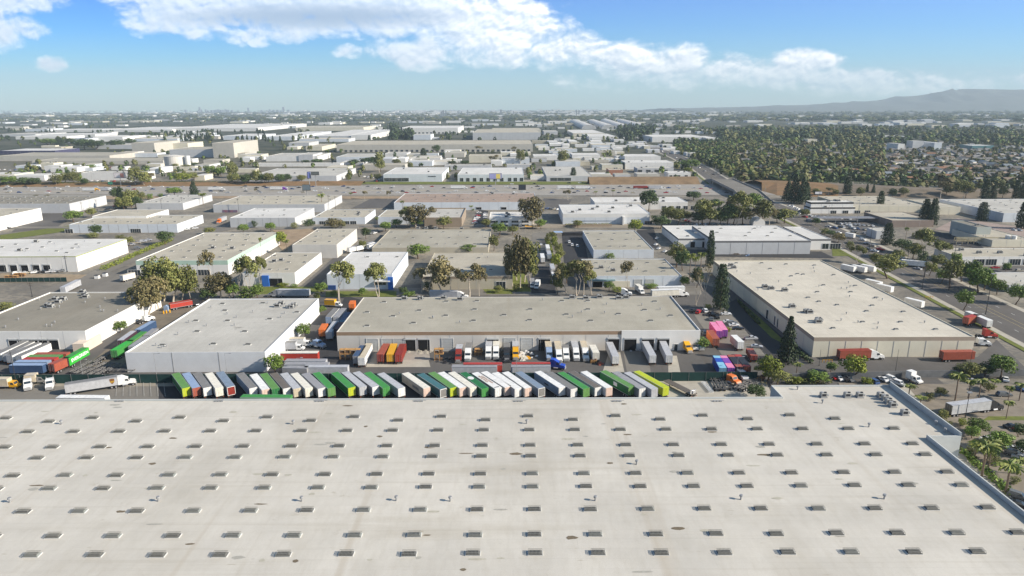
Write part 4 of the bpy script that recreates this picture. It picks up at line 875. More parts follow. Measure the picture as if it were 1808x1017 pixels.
ROW = [ # (zoom, far, near, side, roof, rear, label, open)
 (z6, (108, 102), (218, 252), 'dkgreen', 'fgreen', 'yg', 'green trailer with yellow-green doors, leftmost in the row behind the fence', 0),
 (z6, (214, 102), (320, 250), 'lblue', 'lblue', 'rust', 'light blue trailer with reddish rear, next to the leftmost green one', 0),
 (z6, (322, 100), (428, 248), 'dgrey', 'dgrey', 'white', 'speckled dark grey-roofed trailer with white doors, 3rd from the left in the row', 0),
 (z6, (438, 98), (548, 252), 'white', 'cream', 'cream', 'white trailer with cream doors, 4th from the left in the row', 0),
 (z6, (553, 92), (665, 240), 'sblue', 'sblue', 'dkred', 'slate blue trailer with white door frame and dark red doors, before the first gap', 1),
 (z6, (757, 108), (887, 252), 'sblue', 'dgrey', 'white', 'beige-grey-roofed trailer with bluish side, first after the left gap', 0),
 (z6, (890, 118), (1012, 268), 'white', 'white', 'peach', 'white trailer half hidden behind the long green one, second after the left gap', 0),
 (z6, (985, 104), (1112, 262), 'dkgreen', 'fgreen', 'dkgreen', 'green trailer with white door stickers, third after the left gap', 0),
 (z6, (1100, 118), (1222, 255), 'brown', 'brown', 'white', 'dark brown-grey roofed trailer with white doors, 9th from the left', 0),
 (z6, (1190, 104), (1325, 258), 'grey', 'lgrey', 'beige', 'light grey trailer with beige doors, 10th from the left', 0),
 (z6, (1292, 103), (1443, 256), 'white', 'cream', 'cream', 'white trailer between two grey ones, 11th from the left', 0),
 (z6, (1410, 112), (1570, 256), 'grey', 'grey', 'white', 'plain grey trailer with white doors, just left of a bright green one', 0),
 (z6, (1512, 98), (1668, 252), 'green', 'green', 'fgreen', 'bright green trailer with pale door stickers, just before the second gap', 0),
 (z7, (10, 104), (175, 248), 'dkgreen', 'green', 'yg', 'bright green trailer with yellow door stickers, first after the second gap', 0),
 (z7, (128, 110), (288, 242), 'grey', 'lgrey', 'lgrey', 'grey trailer with diagonal shadow on its doors, left one of the grey pair', 0),
 (z7, (228, 102), (415, 240), 'grey', 'lgrey', 'white', 'grey trailer with white doors, right one of the grey pair', 0),
 (z7, (335, 102), (520, 248), 'green', 'green', 'green', 'bright green trailer left of the lavender-grey one', 0),
 (z7, (465, 108), (672, 254), 'lgrey', 'lgrey', 'white', 'lavender-grey trailer, last before the gap in front of the fence', 0),
 (z7, (712, 106), (925, 252), 'beige', 'cream', 'peach', 'cream white trailer with dark mark on its side, first after the fence gap', 0),
 (z7, (866, 116), (1090, 262), 'teal', 'teal', 'dgrey', 'dusty teal trailer with open rear frame', 1),
 (z7, (978, 104), (1190, 250), 'fgreen', 'fgreen', 'yg', 'faded green trailer with yellow doors, right of the teal one', 0),
 (z7, (1066, 99), (1285, 250), 'cream', 'white', 'peach', 'cream trailer with peach doors, right of the faded green one', 0),
 (z7, (1172, 98), (1388, 250), 'cream', 'cream', 'cream', 'cream white trailer, left of the dark green one with a white oval', 0),
 (z7, (1292, 104), (1505, 256), 'dkgreen', 'dkgreen', 'green', 'dark green trailer with a white oval on its roof', 0),
 (z7, (1412, 106), (1638, 256), 'grey', 'white', 'white', 'white trailer with two lines of brown lettering on its roof', 0),
 (z7, (1500, 96), (1736, 244), 'cream', 'white', 'peach', 'white trailer directly right of the one with brown lettering', 0),
 (z8, (-95, 84), (128, 236), 'lgrey', 'white', 'white', 'white trailer, second right of the one with brown lettering', 0),
 (z8, (2, 81), (220, 232), 'cream', 'white', 'peach', 'white trailer just left of the blue-grey one with a white frame', 0),
 (z8, (135, 88), (343, 232), 'sblue', 'sblue', 'dgrey', 'blue-grey trailer with white open rear frame', 1),
 (z8, (310, 84), (530, 226), 'sblue', 'white', 'white', 'white-roofed trailer with bluish shaded side and small dark emblem', 0),
 (z8, (412, 92), (638, 238), 'grey', 'dgrey', 'white', 'dark grey-roofed trailer, right of the white-roofed bluish-sided one', 0),
 (z8, (515, 88), (752, 236), 'dkgreen', 'green', 'fgreen', 'bright green trailer behind the blue truck cab', 0),
 (z8, (622, 86), (858, 226), 'lgrey', 'brown', 'white', 'brown-grey-roofed trailer with white doors, right of the bright green one', 0),
 (z8, (728, 82), (960, 230), 'white', 'white', 'peach', 'white trailer with pinkish doors, left of the big green one', 0),
 (z8, (912, 80), (1165, 220), 'dkgreen', 'fgreen', 'fgreen', 'big green trailer with a pale square emblem on its dark side', 0),
 (z8, (1012, 84), (1262, 236), 'grey', 'grey', 'white', 'grey trailer with white doors, second left of the yellow-green one', 0),
 (z8, (1106, 80), (1375, 240), 'lgrey', 'lgrey', 'lgrey', 'pale grey trailer directly left of the yellow-green one', 0),
 (z8, (1208, 78), (1478, 226), 'yg', 'yg', 'yg', 'yellow-green trailer at the right end of the row', 0)]
RT_ = []
for z, f, n, s, r_, q, lab, op in ROW: RT_.append(trailer(lab, z(*n), z(*f), s, r_, q, L=16.1, grp='trailers parked in the long row by the fence', open_=bool(op)))
def ellipse(t, name, x, y, z, rx, ry, m, k=20, nrm='z'):
    b = MB()
    if nrm == 'z': b.poly([(x + rx * math.cos(2 * math.pi * i / k), y + ry * math.sin(2 * math.pi * i / k), z) for i in range(k)])
    else: b.poly([(x, y + ry * math.cos(2 * math.pi * i / k), z + rx * math.sin(2 * math.pi * i / k)) for i in range(k)])
    return b.obj(name, m, t)
ellipse(RT_[23], 'roof_emblem', 0, 10.2, 4.125, 1.0, 1.5, paint(C['white']))
b = MB(); rr = random.Random(2)          # lettering too worn to read: nine and eight block characters
for row, (x, n, y0, y1) in enumerate(((.55, 9, 4.6, 12.4), (-.45, 8, 6.2, 12.9))):
    for i in range(n):
        y = y1 - (y1 - y0) * (i + 1) / n; wd = (y1 - y0) / n * .72
        b.box(x - .38, x + .38, y, y + .16, 4.125, 4.14); b.box(x - .38, x + .38, y + wd - .16, y + wd, 4.125, 4.14); zz = rr.choice((-.3, 0, .3)); b.box(x + zz - .1, x + zz + .1, y + .16, y + wd - .16, 4.125, 4.14)
b.obj('roof_lettering', paint((.24, .10, .03)), RT_[24]); b = MB(); b.box(-.9, .9, .9, 1.3, 4.125, 4.14); b.obj('roof_mark', DARKM, RT_[24])
b = MB(); b.box(-1.32, -1.30, 6.2, 8.2, 2.0, 3.3); b.obj('side_emblem', paint(C['white']), RT_[34])
b = MB(); b.box(-1.31, -1.295, 6.6, 9.2, 2.3, 2.8); b.obj('side_emblem', DARKM, RT_[29]); b = MB(); b.box(-1.31, -1.295, 3.5, 8.0, 2.0, 2.9); b.obj('side_emblem', paint(C['dgrey']), RT_[18])
def flatbed(label, near, far, L=14, col='brown'):
    a, l, rz = seg(near, far, 1.35); t = thing('flatbed_trailer', label, 'trailer', (a.x, a.y, 0), rz); b = MB(); b.box(-1.28, 1.28, 0, L, 1.2, 1.35)
    for i in range(10): b.box(-1.28 + i * .27, -1.28 + i * .27 + .22, 0.02, L - .02, 1.35, 1.38)
    b.obj('deck', paint(C[col]), t); under(t, L, z0=1.2); return t
t = flatbed('dark brown flatbed trailer right of the yellow-green trailer', (1226, 696), (1160, 663)); b = MB(); b.box(-1.2, 1.2, .6, .8, 1.4, 2.6); b.box(-.3, .3, .3, .9, 1.4, 2.4); b.obj('headboard', SILV, t)
# along the big warehouse wall
trailer('long green trailer parked against the foreground warehouse wall', (514, 699.5), (429, 698.8), 'green', 'green', 'green', L=16.1)
trailer('long white-roofed trailer parked against the foreground warehouse wall at the left', (189, 700.5), (103, 699.5), 'white', 'white', 'white', L=16.1)
t = trailer('grey trailer truck with brown shield emblem, left of the trailer row', (114, 677.5), (206, 663.5), 'lgrey', 'dgrey', 'lgrey', truck='white', name='semi_truck', cat='semi truck')
def shield(t, x, y, z, s=1.0, side=1):
    b = MB(); pts = [(y - .75 * s, z + .9 * s), (y, z + 1.05 * s), (y + .75 * s, z + .9 * s), (y + .7 * s, z - .1 * s), (y + .4 * s, z - .6 * s), (y, z - .95 * s), (y - .4 * s, z - .6 * s), (y - .7 * s, z - .1 * s)]
    b.poly([(x, a, c) for a, c in pts][::-1 if side > 0 else 1]); b.obj('shield_emblem', paint((.20, .09, .03)), t)
    cu = bpy.data.curves.new('shield_lettering', 'FONT'); cu.body = 'ups'; cu.size = .95 * s; cu.align_x = 'CENTER'; cu.align_y = 'CENTER'; cu.extrude = .004
    o = bpy.data.objects.new('tmp', cu); COL.objects.link(o); bpy.context.view_layer.update(); me = bpy.data.meshes.new_from_object(o); bpy.data.objects.remove(o); me.materials.clear(); me.materials.append(paint((.75, .48, .03)))
    e = link('shield_lettering', me, t, (x + .012 * side, y, z)); e.rotation_euler = (R(90), 0, R(90 * side))
shield(t, 1.31, 13.8, 2.75, 1.0, 1)
def text_on(t, body, x, y, z, size, m, side=1, sx=1.0):
    cu = bpy.data.curves.new('lettering', 'FONT'); cu.body = body; cu.size = size; cu.align_x = 'CENTER'; cu.align_y = 'CENTER'; cu.extrude = .004; cu.offset = .02 * size
    o = bpy.data.objects.new('tmp', cu); COL.objects.link(o); bpy.context.view_layer.update(); me = bpy.data.meshes.new_from_object(o); bpy.data.objects.remove(o); me.materials.clear(); me.materials.append(m)
    e = link('lettering', me, t, (x, y, z)); e.rotation_euler = (R(90), 0, R(90) if side > 0 else R(-90)); e.scale = (sx, 1, 1); return e
# left yard
tractor('small white yard cab left of the grey trailer truck with the brown emblem', (90, 683), -62, 'white', True); tractor('white truck cab further left in front of the green fence', (51, 684), -58, 'white', True)
boxtruck('tan box truck at the left edge by the green fence', (-6, 685), 0, 'yellow', 'beige', None, 5); boxtruck('beige box body truck behind the white cab at the fence', (48, 678), 10, 'dgrey', 'beige', None, 3.5)
zl = zc(0, 590, 9.04)
for i, (f, n) in enumerate((((300, 148), (-50, 306)), ((438, 146), (88, 320)), ((578, 146), (140, 338)), ((742, 148), (290, 346)))):
    trailer(f'white-edged dark-roofed trailer backed to the dock, {["leftmost", "second from the left", "third from the left", "rightmost"][i]} of four', zl(*n), zl(*f), 'white', 'dgrey', 'lgrey', L=14.6, grp='trailers at the left dock')
def cont(label, near, far, col, roof=None, rear=None, L=12.2, **k): return trailer(label, near, far, col, roof, rear, L=L, ribs=1, name='shipping_container', cat='container', **k)
cont('dark blue container nearest the fence at the left', zl(175, 480), zl(745, 480), 'blue', 'lblue', 'blue'); cont('steel blue container behind the dark blue one', zl(255, 428), zl(850, 428), 'sblue', 'lblue')
cont('long bright red container between blue and green ones', zl(375, 386), zl(965, 384), 'red', 'red'); cont('faded green-roofed container behind the red one', zl(450, 345), zl(1000, 343), 'dkgreen', 'fgreen'); cont('orange-red container at the back of the left stack', zl(560, 308), zl(1065, 300), 'rust', 'rust')
cont('orange-red container turned aslant beside the blue ones', zl(808, 478), zl(985, 400), 'rust', 'rust', 'dkred', L=7.5)
t = cont('bright green container with white lettering along its right side', zl(1040, 388), zl(1322, 232), 'bgreen', 'green', 'black'); text_on(t, 'EVERGREEN', 1.345, 6.3, 2.65, 1.75, paint((.85, .85, .85)), 1, 1.1)
zm = zc(140, 530, 9.04)
def chassis(label, near, far, L=12, h=1.3):
    a, l, rz = seg(near, far, h); t = thing('container_chassis', label, 'chassis', (a.x, a.y, 0), rz, 'empty container chassis'); b = MB()
    for s in (-1, 1): b.box(s * .5 - .09, s * .5 + .09, 0, L, 1.0, 1.3)
    for y in (0.1, L * .25, L * .5, L * .75, L - .2): b.box(-1.2, 1.2, y - .1, y + .1, 1.1, 1.3)
    for s in (-1, 1): b.box(s * .8 - .07, s * .8 + .07, L - 2.6, L - 2.45, .05, 1.0)
    b.obj('rails', [mat('worn chassis grey', (.16, .155, .15), .6, .4, .8)], t)
    for y in (1.2, 2.4):
        for s in (-1, 1): wheel(t, s * .95, y)
    return t
CH = [(zl(1180, 620), zl(1500, 470)), (zl(1290, 630), zl(1610, 480)), (zl(1400, 640), zl(1700, 500)), (zl(1500, 650), zl(1780, 520)), (zl(1120, 600), zl(1380, 450)), (zl(1500, 440), zl(1750, 300)), (zl(1590, 380), zl(1830, 240)), (zl(1720, 300), zl(1960, 170)), (zc(452, 480, 4)(-262, 222), zc(452, 480, 4)(-200, 205)), (zl(1640, 560), zl(1900, 560))]
for i, (n, f) in enumerate(CH): later(chassis('', n, f), 'empty dark container chassis', 'between the green containers')
t = cont('green container nearest the grey building, in the alley', zm(545, 800), zm(760, 672), 'green', 'bgreen', 'green', L=12.2)
cont('second green container further up the alley', zm(800, 655), zm(1005, 515), 'fgreen', 'green'); cont('mauve grey container up the alley left of the green one', zm(650, 640), zm(850, 500), 'maroon', 'lgrey'); cont('blue container at the top of the alley', zm(930, 470), zm(1120, 362), 'blue', 'lblue')
cont('long grey container beside the white parapet in the alley', zm(830, 740), zm(1040, 590), 'grey', 'grey'); cont('grey container at the upper end of the white parapet', zm(1070, 560), zm(1240, 430), 'grey', 'grey', L=9)
tractor('small white truck cab at the top of the alley under pale-barked trees', zm(1060, 350), 60, 'white', True)
t = trailer('tipping bright red open container on a dark trailer under the trees', (299, 536), (340, 529), 'red', 'red', 'orange', L=10, h=3.4, truck='black', name='semi_truck', cat='semi truck')
# alley between the grey building and the taupe one
zn = zc(480, 500, 9.04)
cont('short bright orange container at the near end of the alley', zn(792, 742), zn(878, 592), 'orange', 'orange', 'orange', L=8.5)
trailer('long light grey trailer beside the short orange container', zn(905, 780), zn(1030, 590), 'lblue', 'lgrey', 'lgrey', L=15); cont('dark maroon container against the taupe warehouse', zn(1010, 730), zn(1110, 600), 'maroon', 'maroon', L=9.5)
cont('navy blue container further up against the taupe warehouse', zn(1125, 590), zn(1265, 385), 'navy', 'navy', 'cyan'); trailer('white-sided trailer with dark grey roof at the upper alley', zn(900, 540), zn(1050, 380), 'white', 'dgrey', 'lblue', L=14)
trailer('grey trailer right of the white-sided one in the upper alley', zn(1020, 540), zn(1160, 385), 'lgrey', 'grey', L=14); cont('orange container end at the very top of the alley', zn(1270, 330), zn(1300, 262), 'orange', 'orange', 'orange', L=6)
boxtruck('yellow box truck with white cab at the top of the alley', (575, 541), -10, 'white', 'yellow', 'yellow', 5.2)
t = trailer('long grey trailer truck on the lawn road behind the grey building', zn(600, 100), zn(100, 95), 'lgrey', 'lgrey', truck='grey', name='semi_truck', cat='semi truck'); 
boxtruck('white box truck with tan roof by the white end wall, rear one', (506, 612), 0, 'white', 'white', 'beige', 7.5); boxtruck('small white box truck in front of the tan-roofed one', (504, 619), 0, 'white', 'lgrey', 'dgrey', 4.5)
tractor('bluish truck cab parked right of the white box trucks', (559, 613), -25, 'lblue', True)
zp = zc(460, 570, 9.04)
trailer('trailer with red side and cream roof in front of the box trucks', zp(330, 468), zp(850, 465), 'red', 'cream', 'red', L=14); trailer('grey trailer, rearmost of the three behind the round tree', zp(400, 592), zp(975, 592), 'lgrey', 'grey', 'white', L=15); trailer('grey trailer, middle one of the three behind the round tree', zp(390, 646), zp(1090, 644), 'grey', 'grey', 'white')
trailer('pale grey trailer with white bordered panel nearest the fence', zp(700, 690), zp(1400, 688), 'lgrey', 'lgrey', 'white')
trailer('plain grey trailer end beside the round tree at the fence', zp(360, 700), zp(690, 705), 'grey', 'grey', 'navy', L=9)
# docks of the taupe warehouse
zq = zc(580, 590, 9.04)
trailer('white trailer with bright side at the first dock', zq(520, 376), zq(640, 158), 'white', 'beige', 'white', L=16.1); trailer('trailer coloured dark slate for its shaded side, left of the first dock', zq(440, 350), zq(530, 210), 'navy', 'navy', 'grey', L=12)  # second trailer's navy colour stands in for the bluish shade on its side
cont('faded orange container at the dock, left of three', zq(822, 322), zq(918, 160), 'rust', 'rust', 'dkred'); cont('yellow container at the dock, middle of three', zq(978, 322), zq(1040, 160), 'yellow', 'yellow', 'yellow'); cont('dark red container at the dock, right of three', zq(1112, 325), zq(1190, 148), 'dkred', 'dkred', 'red')
zr_ = zc(740, 590, 9.04)
for lab, n, f, bc, cb, L in (('white truck with grey-topped box, left one of the close dock pair', (1110, 420), (1115, 190), 'lgrey', 'white', 7), ('white truck with cream-topped box, right one of the close dock pair', (1228, 420), (1225, 190), 'cream', 'white', 7), ('yellow-nosed truck at the dock behind the red roof', (1540, 430), (1540, 220), 'lgrey', 'yellow', 7)):
    a = P(*zr_(*n)); t = trailer(lab, zr_(n[0], f[1]), zr_(n[0], n[1] - 110), bc, bc if bc != 'white' else None, L=9, truck=cb, name='semi_truck', cat='semi truck'); t.rotation_euler.z = R(180); t.location.y = a.y + 14.6
def dock_truck(lab, front, L, box, cabc, roof=None, ang=-90):
    p = P(*front); k = L + 5.7; t = thing('semi_truck', lab, 'semi truck', (p.x - math.cos(R(ang)) * k, p.y - math.sin(R(ang)) * k, 0), R(ang - 90)); box_parts(t, L, 2.5, 1.15, 4.0, C[box], C[roof or box], C[box]); under(t, L, gear=False); tractor_parts(t, L - 1.5, cabc); return t
dock_truck('white truck with bulging grey wind fairing between the pallets and the twin dock trucks', zr_(772, 452), 6, 'dgrey', 'white'); dock_truck('red and white truck cab among clutter at the dock', zr_(620, 470), 5, 'lgrey', 'dkred'); dock_truck('dark truck at the dock left of the yellow-nosed truck', zr_(1400, 445), 5, 'dgrey', 'black')
zs = zc(920, 590, 9.04)
for lab, f, L, bx, cb, rf in (('pale blue-nosed truck with grey box at the dark dock opening', (455, 440), 9.5, 'lgrey', 'lblue', 'beige'), ('white truck with taupe box roof, second in the dock line', (615, 478), 9, 'white', 'white', 'beige'), ('short white truck cab, third in the dock line', (728, 452), 3.2, 'dgrey', 'white', 'dgrey'), ('white truck with tall sleeper cab, fourth in the dock line', (890, 445), 9.5, 'lgrey', 'white', 'lgrey'), ('white truck with ladder rack roof, fifth in the dock line', (1040, 450), 9.5, 'white', 'white', 'beige')):
    dock_truck(lab, zs(*f), L, bx, cb, rf)
trailer('cream-coloured short trailer right of the dock line', zs(1200, 295), zs(1160, 215), 'cream', 'cream', 'cream', L=9); 
trailer('grey-white trailer at the left dock of the white extension', zs(1512, 352), zs(1420, 145), 'lgrey', 'lgrey', 'white', L=16); zt = zc(904, 480, 4)
trailer('grey-white trailer at the middle dock of the white extension', zt(995, 590), zt(950, 506), 'lgrey', 'lgrey', 'white', L=16); trailer('grey-white trailer at the right dock of the white extension', zt(1112, 588), zt(1072, 504), 'lgrey', 'lgrey', 'white', L=16)
tractor('royal blue truck cab waiting behind the grey trailer', (979, 651), -15, 'royal')
trailer('grey trailer with red-striped roof edge, nearer the fence in the centre', zr_(520, 505), zr_(1245, 505), 'lgrey', 'grey', 'red'); trailer('bright red-roofed trailer behind the grey one in the centre', zr_(705, 470), zr_(1240, 468), 'red', 'red', 'red', L=14)
trailer('grey trailer behind the royal blue cab', zs(-160, 505), zs(470, 495), 'lgrey', 'grey', 'grey'); trailer('red-roofed trailer behind the grey one near the blue cab', zs(-150, 466), zs(415, 464), 'rust', 'red', 'red', L=14)
tractor('bright yellow truck cab at the right end of the white extension', (1211, 619), -80, 'yellow'); boxtruck('small white van beside the yellow truck cab', (1222, 612), -90, 'white', 'white', None, 2.6); tractor('teal green truck cab beside the small white van', (1231, 614), -80, 'teal', True)
zu = zc(1180, 590, 9.04)
def seg_roof(t, y0, y1, col): b = MB(); b.box(-1.22, 1.22, y0, y1, 4.12, 4.15); b.obj('roof_sheet', paint(C[col], .6, .05), t)
t = cont('light blue container with a dark blue roof band by the fence corner', zu(872, 535), zu(772, 352), 'royal', 'cyan', 'cyan'); seg_roof(t, 5.5, 9.6, 'royal')
t = cont('pink container with a purple roof band', zu(1005, 535), zu(882, 352), 'purple', 'lpink', 'purple'); seg_roof(t, 4.5, 9.6, 'purple')
t = cont('dark container with rusty ends, third in the colourful row', zu(1140, 520), zu(1010, 352), 'maroon', 'rust', 'maroon'); seg_roof(t, 2.5, 9.8, 'black')
t = cont('black-roofed container with red far end, rightmost of the colourful row', zu(1265, 515), zu(1128, 352), 'maroon', 'red', 'rust'); seg_roof(t, 1.5, 9.8, 'black')
tractor('orange yard tractor cab in front of the colourful containers', (1289, 676), -60, 'orange', True); tractor('grey truck cab facing out beneath the dark containers', (1307, 668), -80, 'lgrey', True)
for i, (n, f) in enumerate(((zu(800, 870), zu(700, 690)), (zu(870, 870), zu(770, 690)), (zu(950, 850), zu(860, 700)), (zu(1060, 850), zu(1240, 760)), (zu(1100, 800), zu(1300, 740)), (zu(1130, 860), zu(1330, 790)))): later(chassis('', n, f, 11), 'stacked bare chassis', 'in front of the colourful containers')
zv = zc(1220, 500, 9.04)
cont('hot pink container, left of the pink pair', zv(455, 762), zv(350, 625), 'pink', 'lpink', 'purple'); cont('hot pink container, right of the pink pair', zv(540, 745), zv(450, 612), 'pink', 'lpink', 'purple')
cont('rust-orange open-framed container near the pink pair', zv(405, 885), zv(300, 745), 'orange', 'rust', 'rust', L=11); trailer('short white box trailer in the car park', zv(800, 935), zv(700, 842), 'lgrey', 'white', 'white', L=8.5)
cont('red low container half under the round yellow-green tree', zu(1370, 340), zu(1320, 262), 'dkred', 'rust', 'dkred', L=8, h=3.0)
# by the big cream warehouse and around
t = cont('rust-red container truck with white cab against the tan wall', (1481, 618), (1541, 616.5), 'rust', 'dkred', 'dkred', truck='white'); t.name = 'semi_truck'; t['category'] = 'semi truck'
cont('rust-red container on a chassis at the right end of the tan wall', (1663, 620), (1720, 619), 'rust', 'rust', 'rust'); zw = zc(1356, 480, 4)
cont('rust-red container beside the white trailer near the street', zw(1400, 320), zw(1455, 306), 'rust', 'red', L=9); trailer('white trailer parked beside the street with yellow verge', zw(1570, 342), zw(1440, 288), 'lgrey', 'white', 'white', L=14)
tractor('red truck cab at the right end of the cream warehouse', zw(1540, 465), -5, 'red'); tractor('white truck cab below the red one', zw(1490, 520), -10, 'white', True)
trailer('grey box trailer truck on the tan car park at the lower right', (1676, 713.5), (1750, 704), 'silver', 'lgrey', 'brown', truck='black', name='semi_truck', cat='semi truck', L=15)
boxtruck('white delivery truck near the corner of the foreground warehouse', (1602, 670), -70, 'white', 'white', None, 2.2)
# right side dock trailers of the cream warehouse
for i, (x, y) in enumerate(((1487, 466), (1506, 467), (1522, 466), (1530, 492), (1549, 500), (1600, 525))):
    p = P(x, y, 4); t = thing('semi_trailer', f'white trailer docked at the right side of the cream warehouse, {ordn(i + 1)} from the far end', 'trailer', (p.x, p.y, 0), R(180 + 28), 'trailers on the street side'); box_parts(t, 8.5, 2.5, 1.15, 4, C['white'], C['white'], C['white']); under(t, 8.5)
    if i < 3: tractor_parts(t, -4.5, 'white', True) if False else None
# behind the taupe warehouse
zx = zc(904, 310, 4)
trailer('white trailer truck behind the taupe warehouse, nearer one', zx(985, 808), zx(1190, 800), 'cream', 'white', truck='white', L=14, name='semi_truck', cat='semi truck'); trailer('white trailer behind the nearer white trailer truck', zx(1030, 786), zx(1240, 780), 'white', 'white', 'white', L=14)
boxtruck('white box truck backed to the grey doors', zx(880, 812), -80, 'white', 'white', 'cream', 6); tractor('white truck cab on the lawn edge behind the taupe warehouse', zx(790, 848), -10, 'white')
trailer('grey-white trailer truck in front of the beige warehouse', (759, 513), (815, 514), 'lgrey', 'lgrey', truck='white', L=14, name='semi_truck', cat='semi truck')
boxtruck('white box truck on the dark drive', zx(185, 780), -100, 'white', 'white', None, 5); boxtruck('white tall box truck under the big drive tree', zx(140, 770), -90, 'white', 'lgrey', 'grey', 6)
for i, (x, y) in enumerate(((252, 500), (262, 545), (215, 565), (285, 640), (298, 700))):
    p = P(*zx(x, y), 4); t = thing('semi_trailer', f'pale trailer parked along the drive, {ordn(i + 1)} from the far end', 'trailer', (p.x, p.y - 6, 0), 0, 'trailers along the drive'); box_parts(t, 13, 2.5, 1.15, 4, C['white'], C['lgrey'] if i % 2 else C['white'], C['royal'] if i == 4 else C['white']); under(t, 13)
zy = zc(452, 310, 4)
for i, (x, y) in enumerate(((650, 510), (700, 500), (735, 490), (790, 490))):
    p = P(*zy(x, y), 4); t = thing('semi_trailer', f'white trailer beside the taupe-roofed white warehouse, {ordn(i + 1)} from the left', 'trailer', (p.x, p.y, 0), R(-32), 'trailers in the narrow court'); box_parts(t, 13, 2.5, 1.15, 4, C['white'], C['lgrey'], C['white']); under(t, 13)
# freight in the left background
trailer('long grey trailer parked by the storage yard fence', (110, 507), (160, 483), 'lgrey', 'lgrey', L=16.1); zz_ = zc(0, 310, 4)
cont('cream container with open white doors beside the dark trees', zz_(855, 705), zz_(950, 680), 'cream', 'beige', 'white', L=8)
for i, x in enumerate((345, 362, 382, 402)): p = P(*zz_(x, 215), 4); t = thing('semi_trailer', f'white trailer at the far left dock, {ordn(i + 1)} from the left', 'trailer', (p.x, p.y, 0), 0, 'trailers at the far left dock'); box_parts(t, 13, 2.5, 1.15, 4, C['white'], C['white'], C['white']); under(t, 13)
t = trailer('silver tank-like trailer with orange tractor on the grey lot, left', zz_(1590, 285), zz_(1530, 310), 'silver', 'lgrey', truck='orange', name='semi_truck', cat='semi truck', L=12)
# trucks on the street and freeway
def at_truck(lab, at, ang, side, cabc, L=12, roof=None): p = P(*at); t = thing('semi_truck', lab, 'semi truck', (p.x, p.y, 0), R(ang - 90)); box_parts(t, L, 2.5, 1.15, 4.0, C[side], C[roof or side], C[side]); under(t, L, gear=False); tractor_parts(t, L - 1.5, cabc); return t
at_truck('white and blue trailer truck driving on the street', (1638, 474), 150, 'white', 'navy', 14); boxtruck('white box truck driving up the street near the car lot', (1508, 422), 120, 'white', 'white', None, 7)
for lab, at, sd, cb in (('white trailer truck with yellow front on the freeway, left', (147, 338), 'white', 'yellow'), ('grey-white trailer truck ahead on the freeway, left', (171, 337.5), 'lgrey', 'white'), ('white trailer truck on the freeway in front of the brown bank', (368, 336.5), 'white', 'white'), ('white and purple trailer truck on the freeway', (478, 336), 'white', 'purple'), ('white trailer truck below the blue-bayed warehouse', (796, 334), 'white', 'white'),
                        ('white trailer truck on the freeway left of the dark sign', (984, 334), 'white', 'white'), ('second white trailer truck on the freeway, behind the first', (1016, 334.5), 'white', 'white'), ('dark red trailer truck on the freeway', (1118, 334), 'dkred', 'red'), ('pale trailer truck near the bridge', (1145, 334.5), 'lgrey', 'white')): at_truck(lab, at, 0, sd, cb, 14)
# ---- cars
def car_mesh(kind):
    def f():
        b = MB()
        if kind == 'sedan': lo = [(0, .35), (4.6, .35), (4.65, .7), (4.4, .85), (3.3, .95), (1.0, 1.0), (.1, .95), (-.02, .7)]; up = [(.75, .95), (3.25, .93), (2.5, 1.42), (1.35, 1.44)]
        elif kind == 'suv': lo = [(0, .4), (4.7, .4), (4.75, .85), (4.5, 1.05), (3.5, 1.12), (.1, 1.12), (-.03, .8)]; up = [(.12, 1.1), (3.5, 1.1), (2.85, 1.75), (.45, 1.78)]
        else: lo = [(0, .45), (5.4, .45), (5.45, .9), (5.2, 1.1), (4.1, 1.18), (.05, 1.15), (-.02, .8)]; up = [(2.0, 1.15), (4.1, 1.15), (3.5, 1.8), (2.15, 1.82)]
        b.prism(lo, -.88, .88, 0); n = len(b.v); k = len(up)
        b.prism(up, -.76, .76, 0)
        for i in range(k):
            for q in (n + i, n + k + i):
                x, y, z = b.v[q]; b.v[q] = (x * (1.08 if i in (0, 1) else .88), y, z)
        if kind == 'pickup': b.box(-.72, .72, .15, 1.85, 1.16, 1.17, 1)
        g = MB(); 
        def lerp(a, c, t): return (a[0] + (c[0] - a[0]) * t, a[1] + (c[1] - a[1]) * t)
        f0, f1 = lerp(up[1], up[2], .1), lerp(up[1], up[2], .9); r0, r1 = lerp(up[0], up[3], .1), lerp(up[0], up[3], .9)
        def wdt(z): return .81 - (z - up[0][1]) / (up[2][1] - up[0][1]) * .15
        e = .015
        g.quad((-wdt(f0[1]) + .06, f0[0] + e, f0[1] + e), (wdt(f0[1]) - .06, f0[0] + e, f0[1] + e), (wdt(f1[1]) - .06, f1[0] + e, f1[1] + e), (-wdt(f1[1]) + .06, f1[0] + e, f1[1] + e))
        g.quad((wdt(r0[1]) - .06, r0[0] - e, r0[1] + e), (-wdt(r0[1]) + .06, r0[0] - e, r0[1] + e), (-wdt(r1[1]) + .06, r1[0] - e, r1[1] + e), (wdt(r1[1]) - .06, r1[0] - e, r1[1] + e))
        for s in (-1, 1): q = [(s * (wdt(a[1]) + .012), a[0] + d, a[1]) for a, d in ((r0, .1), (f0, -.1), (f1, -.1), (r1, .1))]; g.poly(q if s > 0 else q[::-1])
        return b, g
    return shared(('car', kind), f)
CARC = dict(white=(.75, .75, .74), silver=(.42, .43, .45), black=(.02, .02, .022), grey=(.14, .145, .15), red=(.38, .02, .02), blue=(.04, .08, .20), beige=(.42, .38, .30))
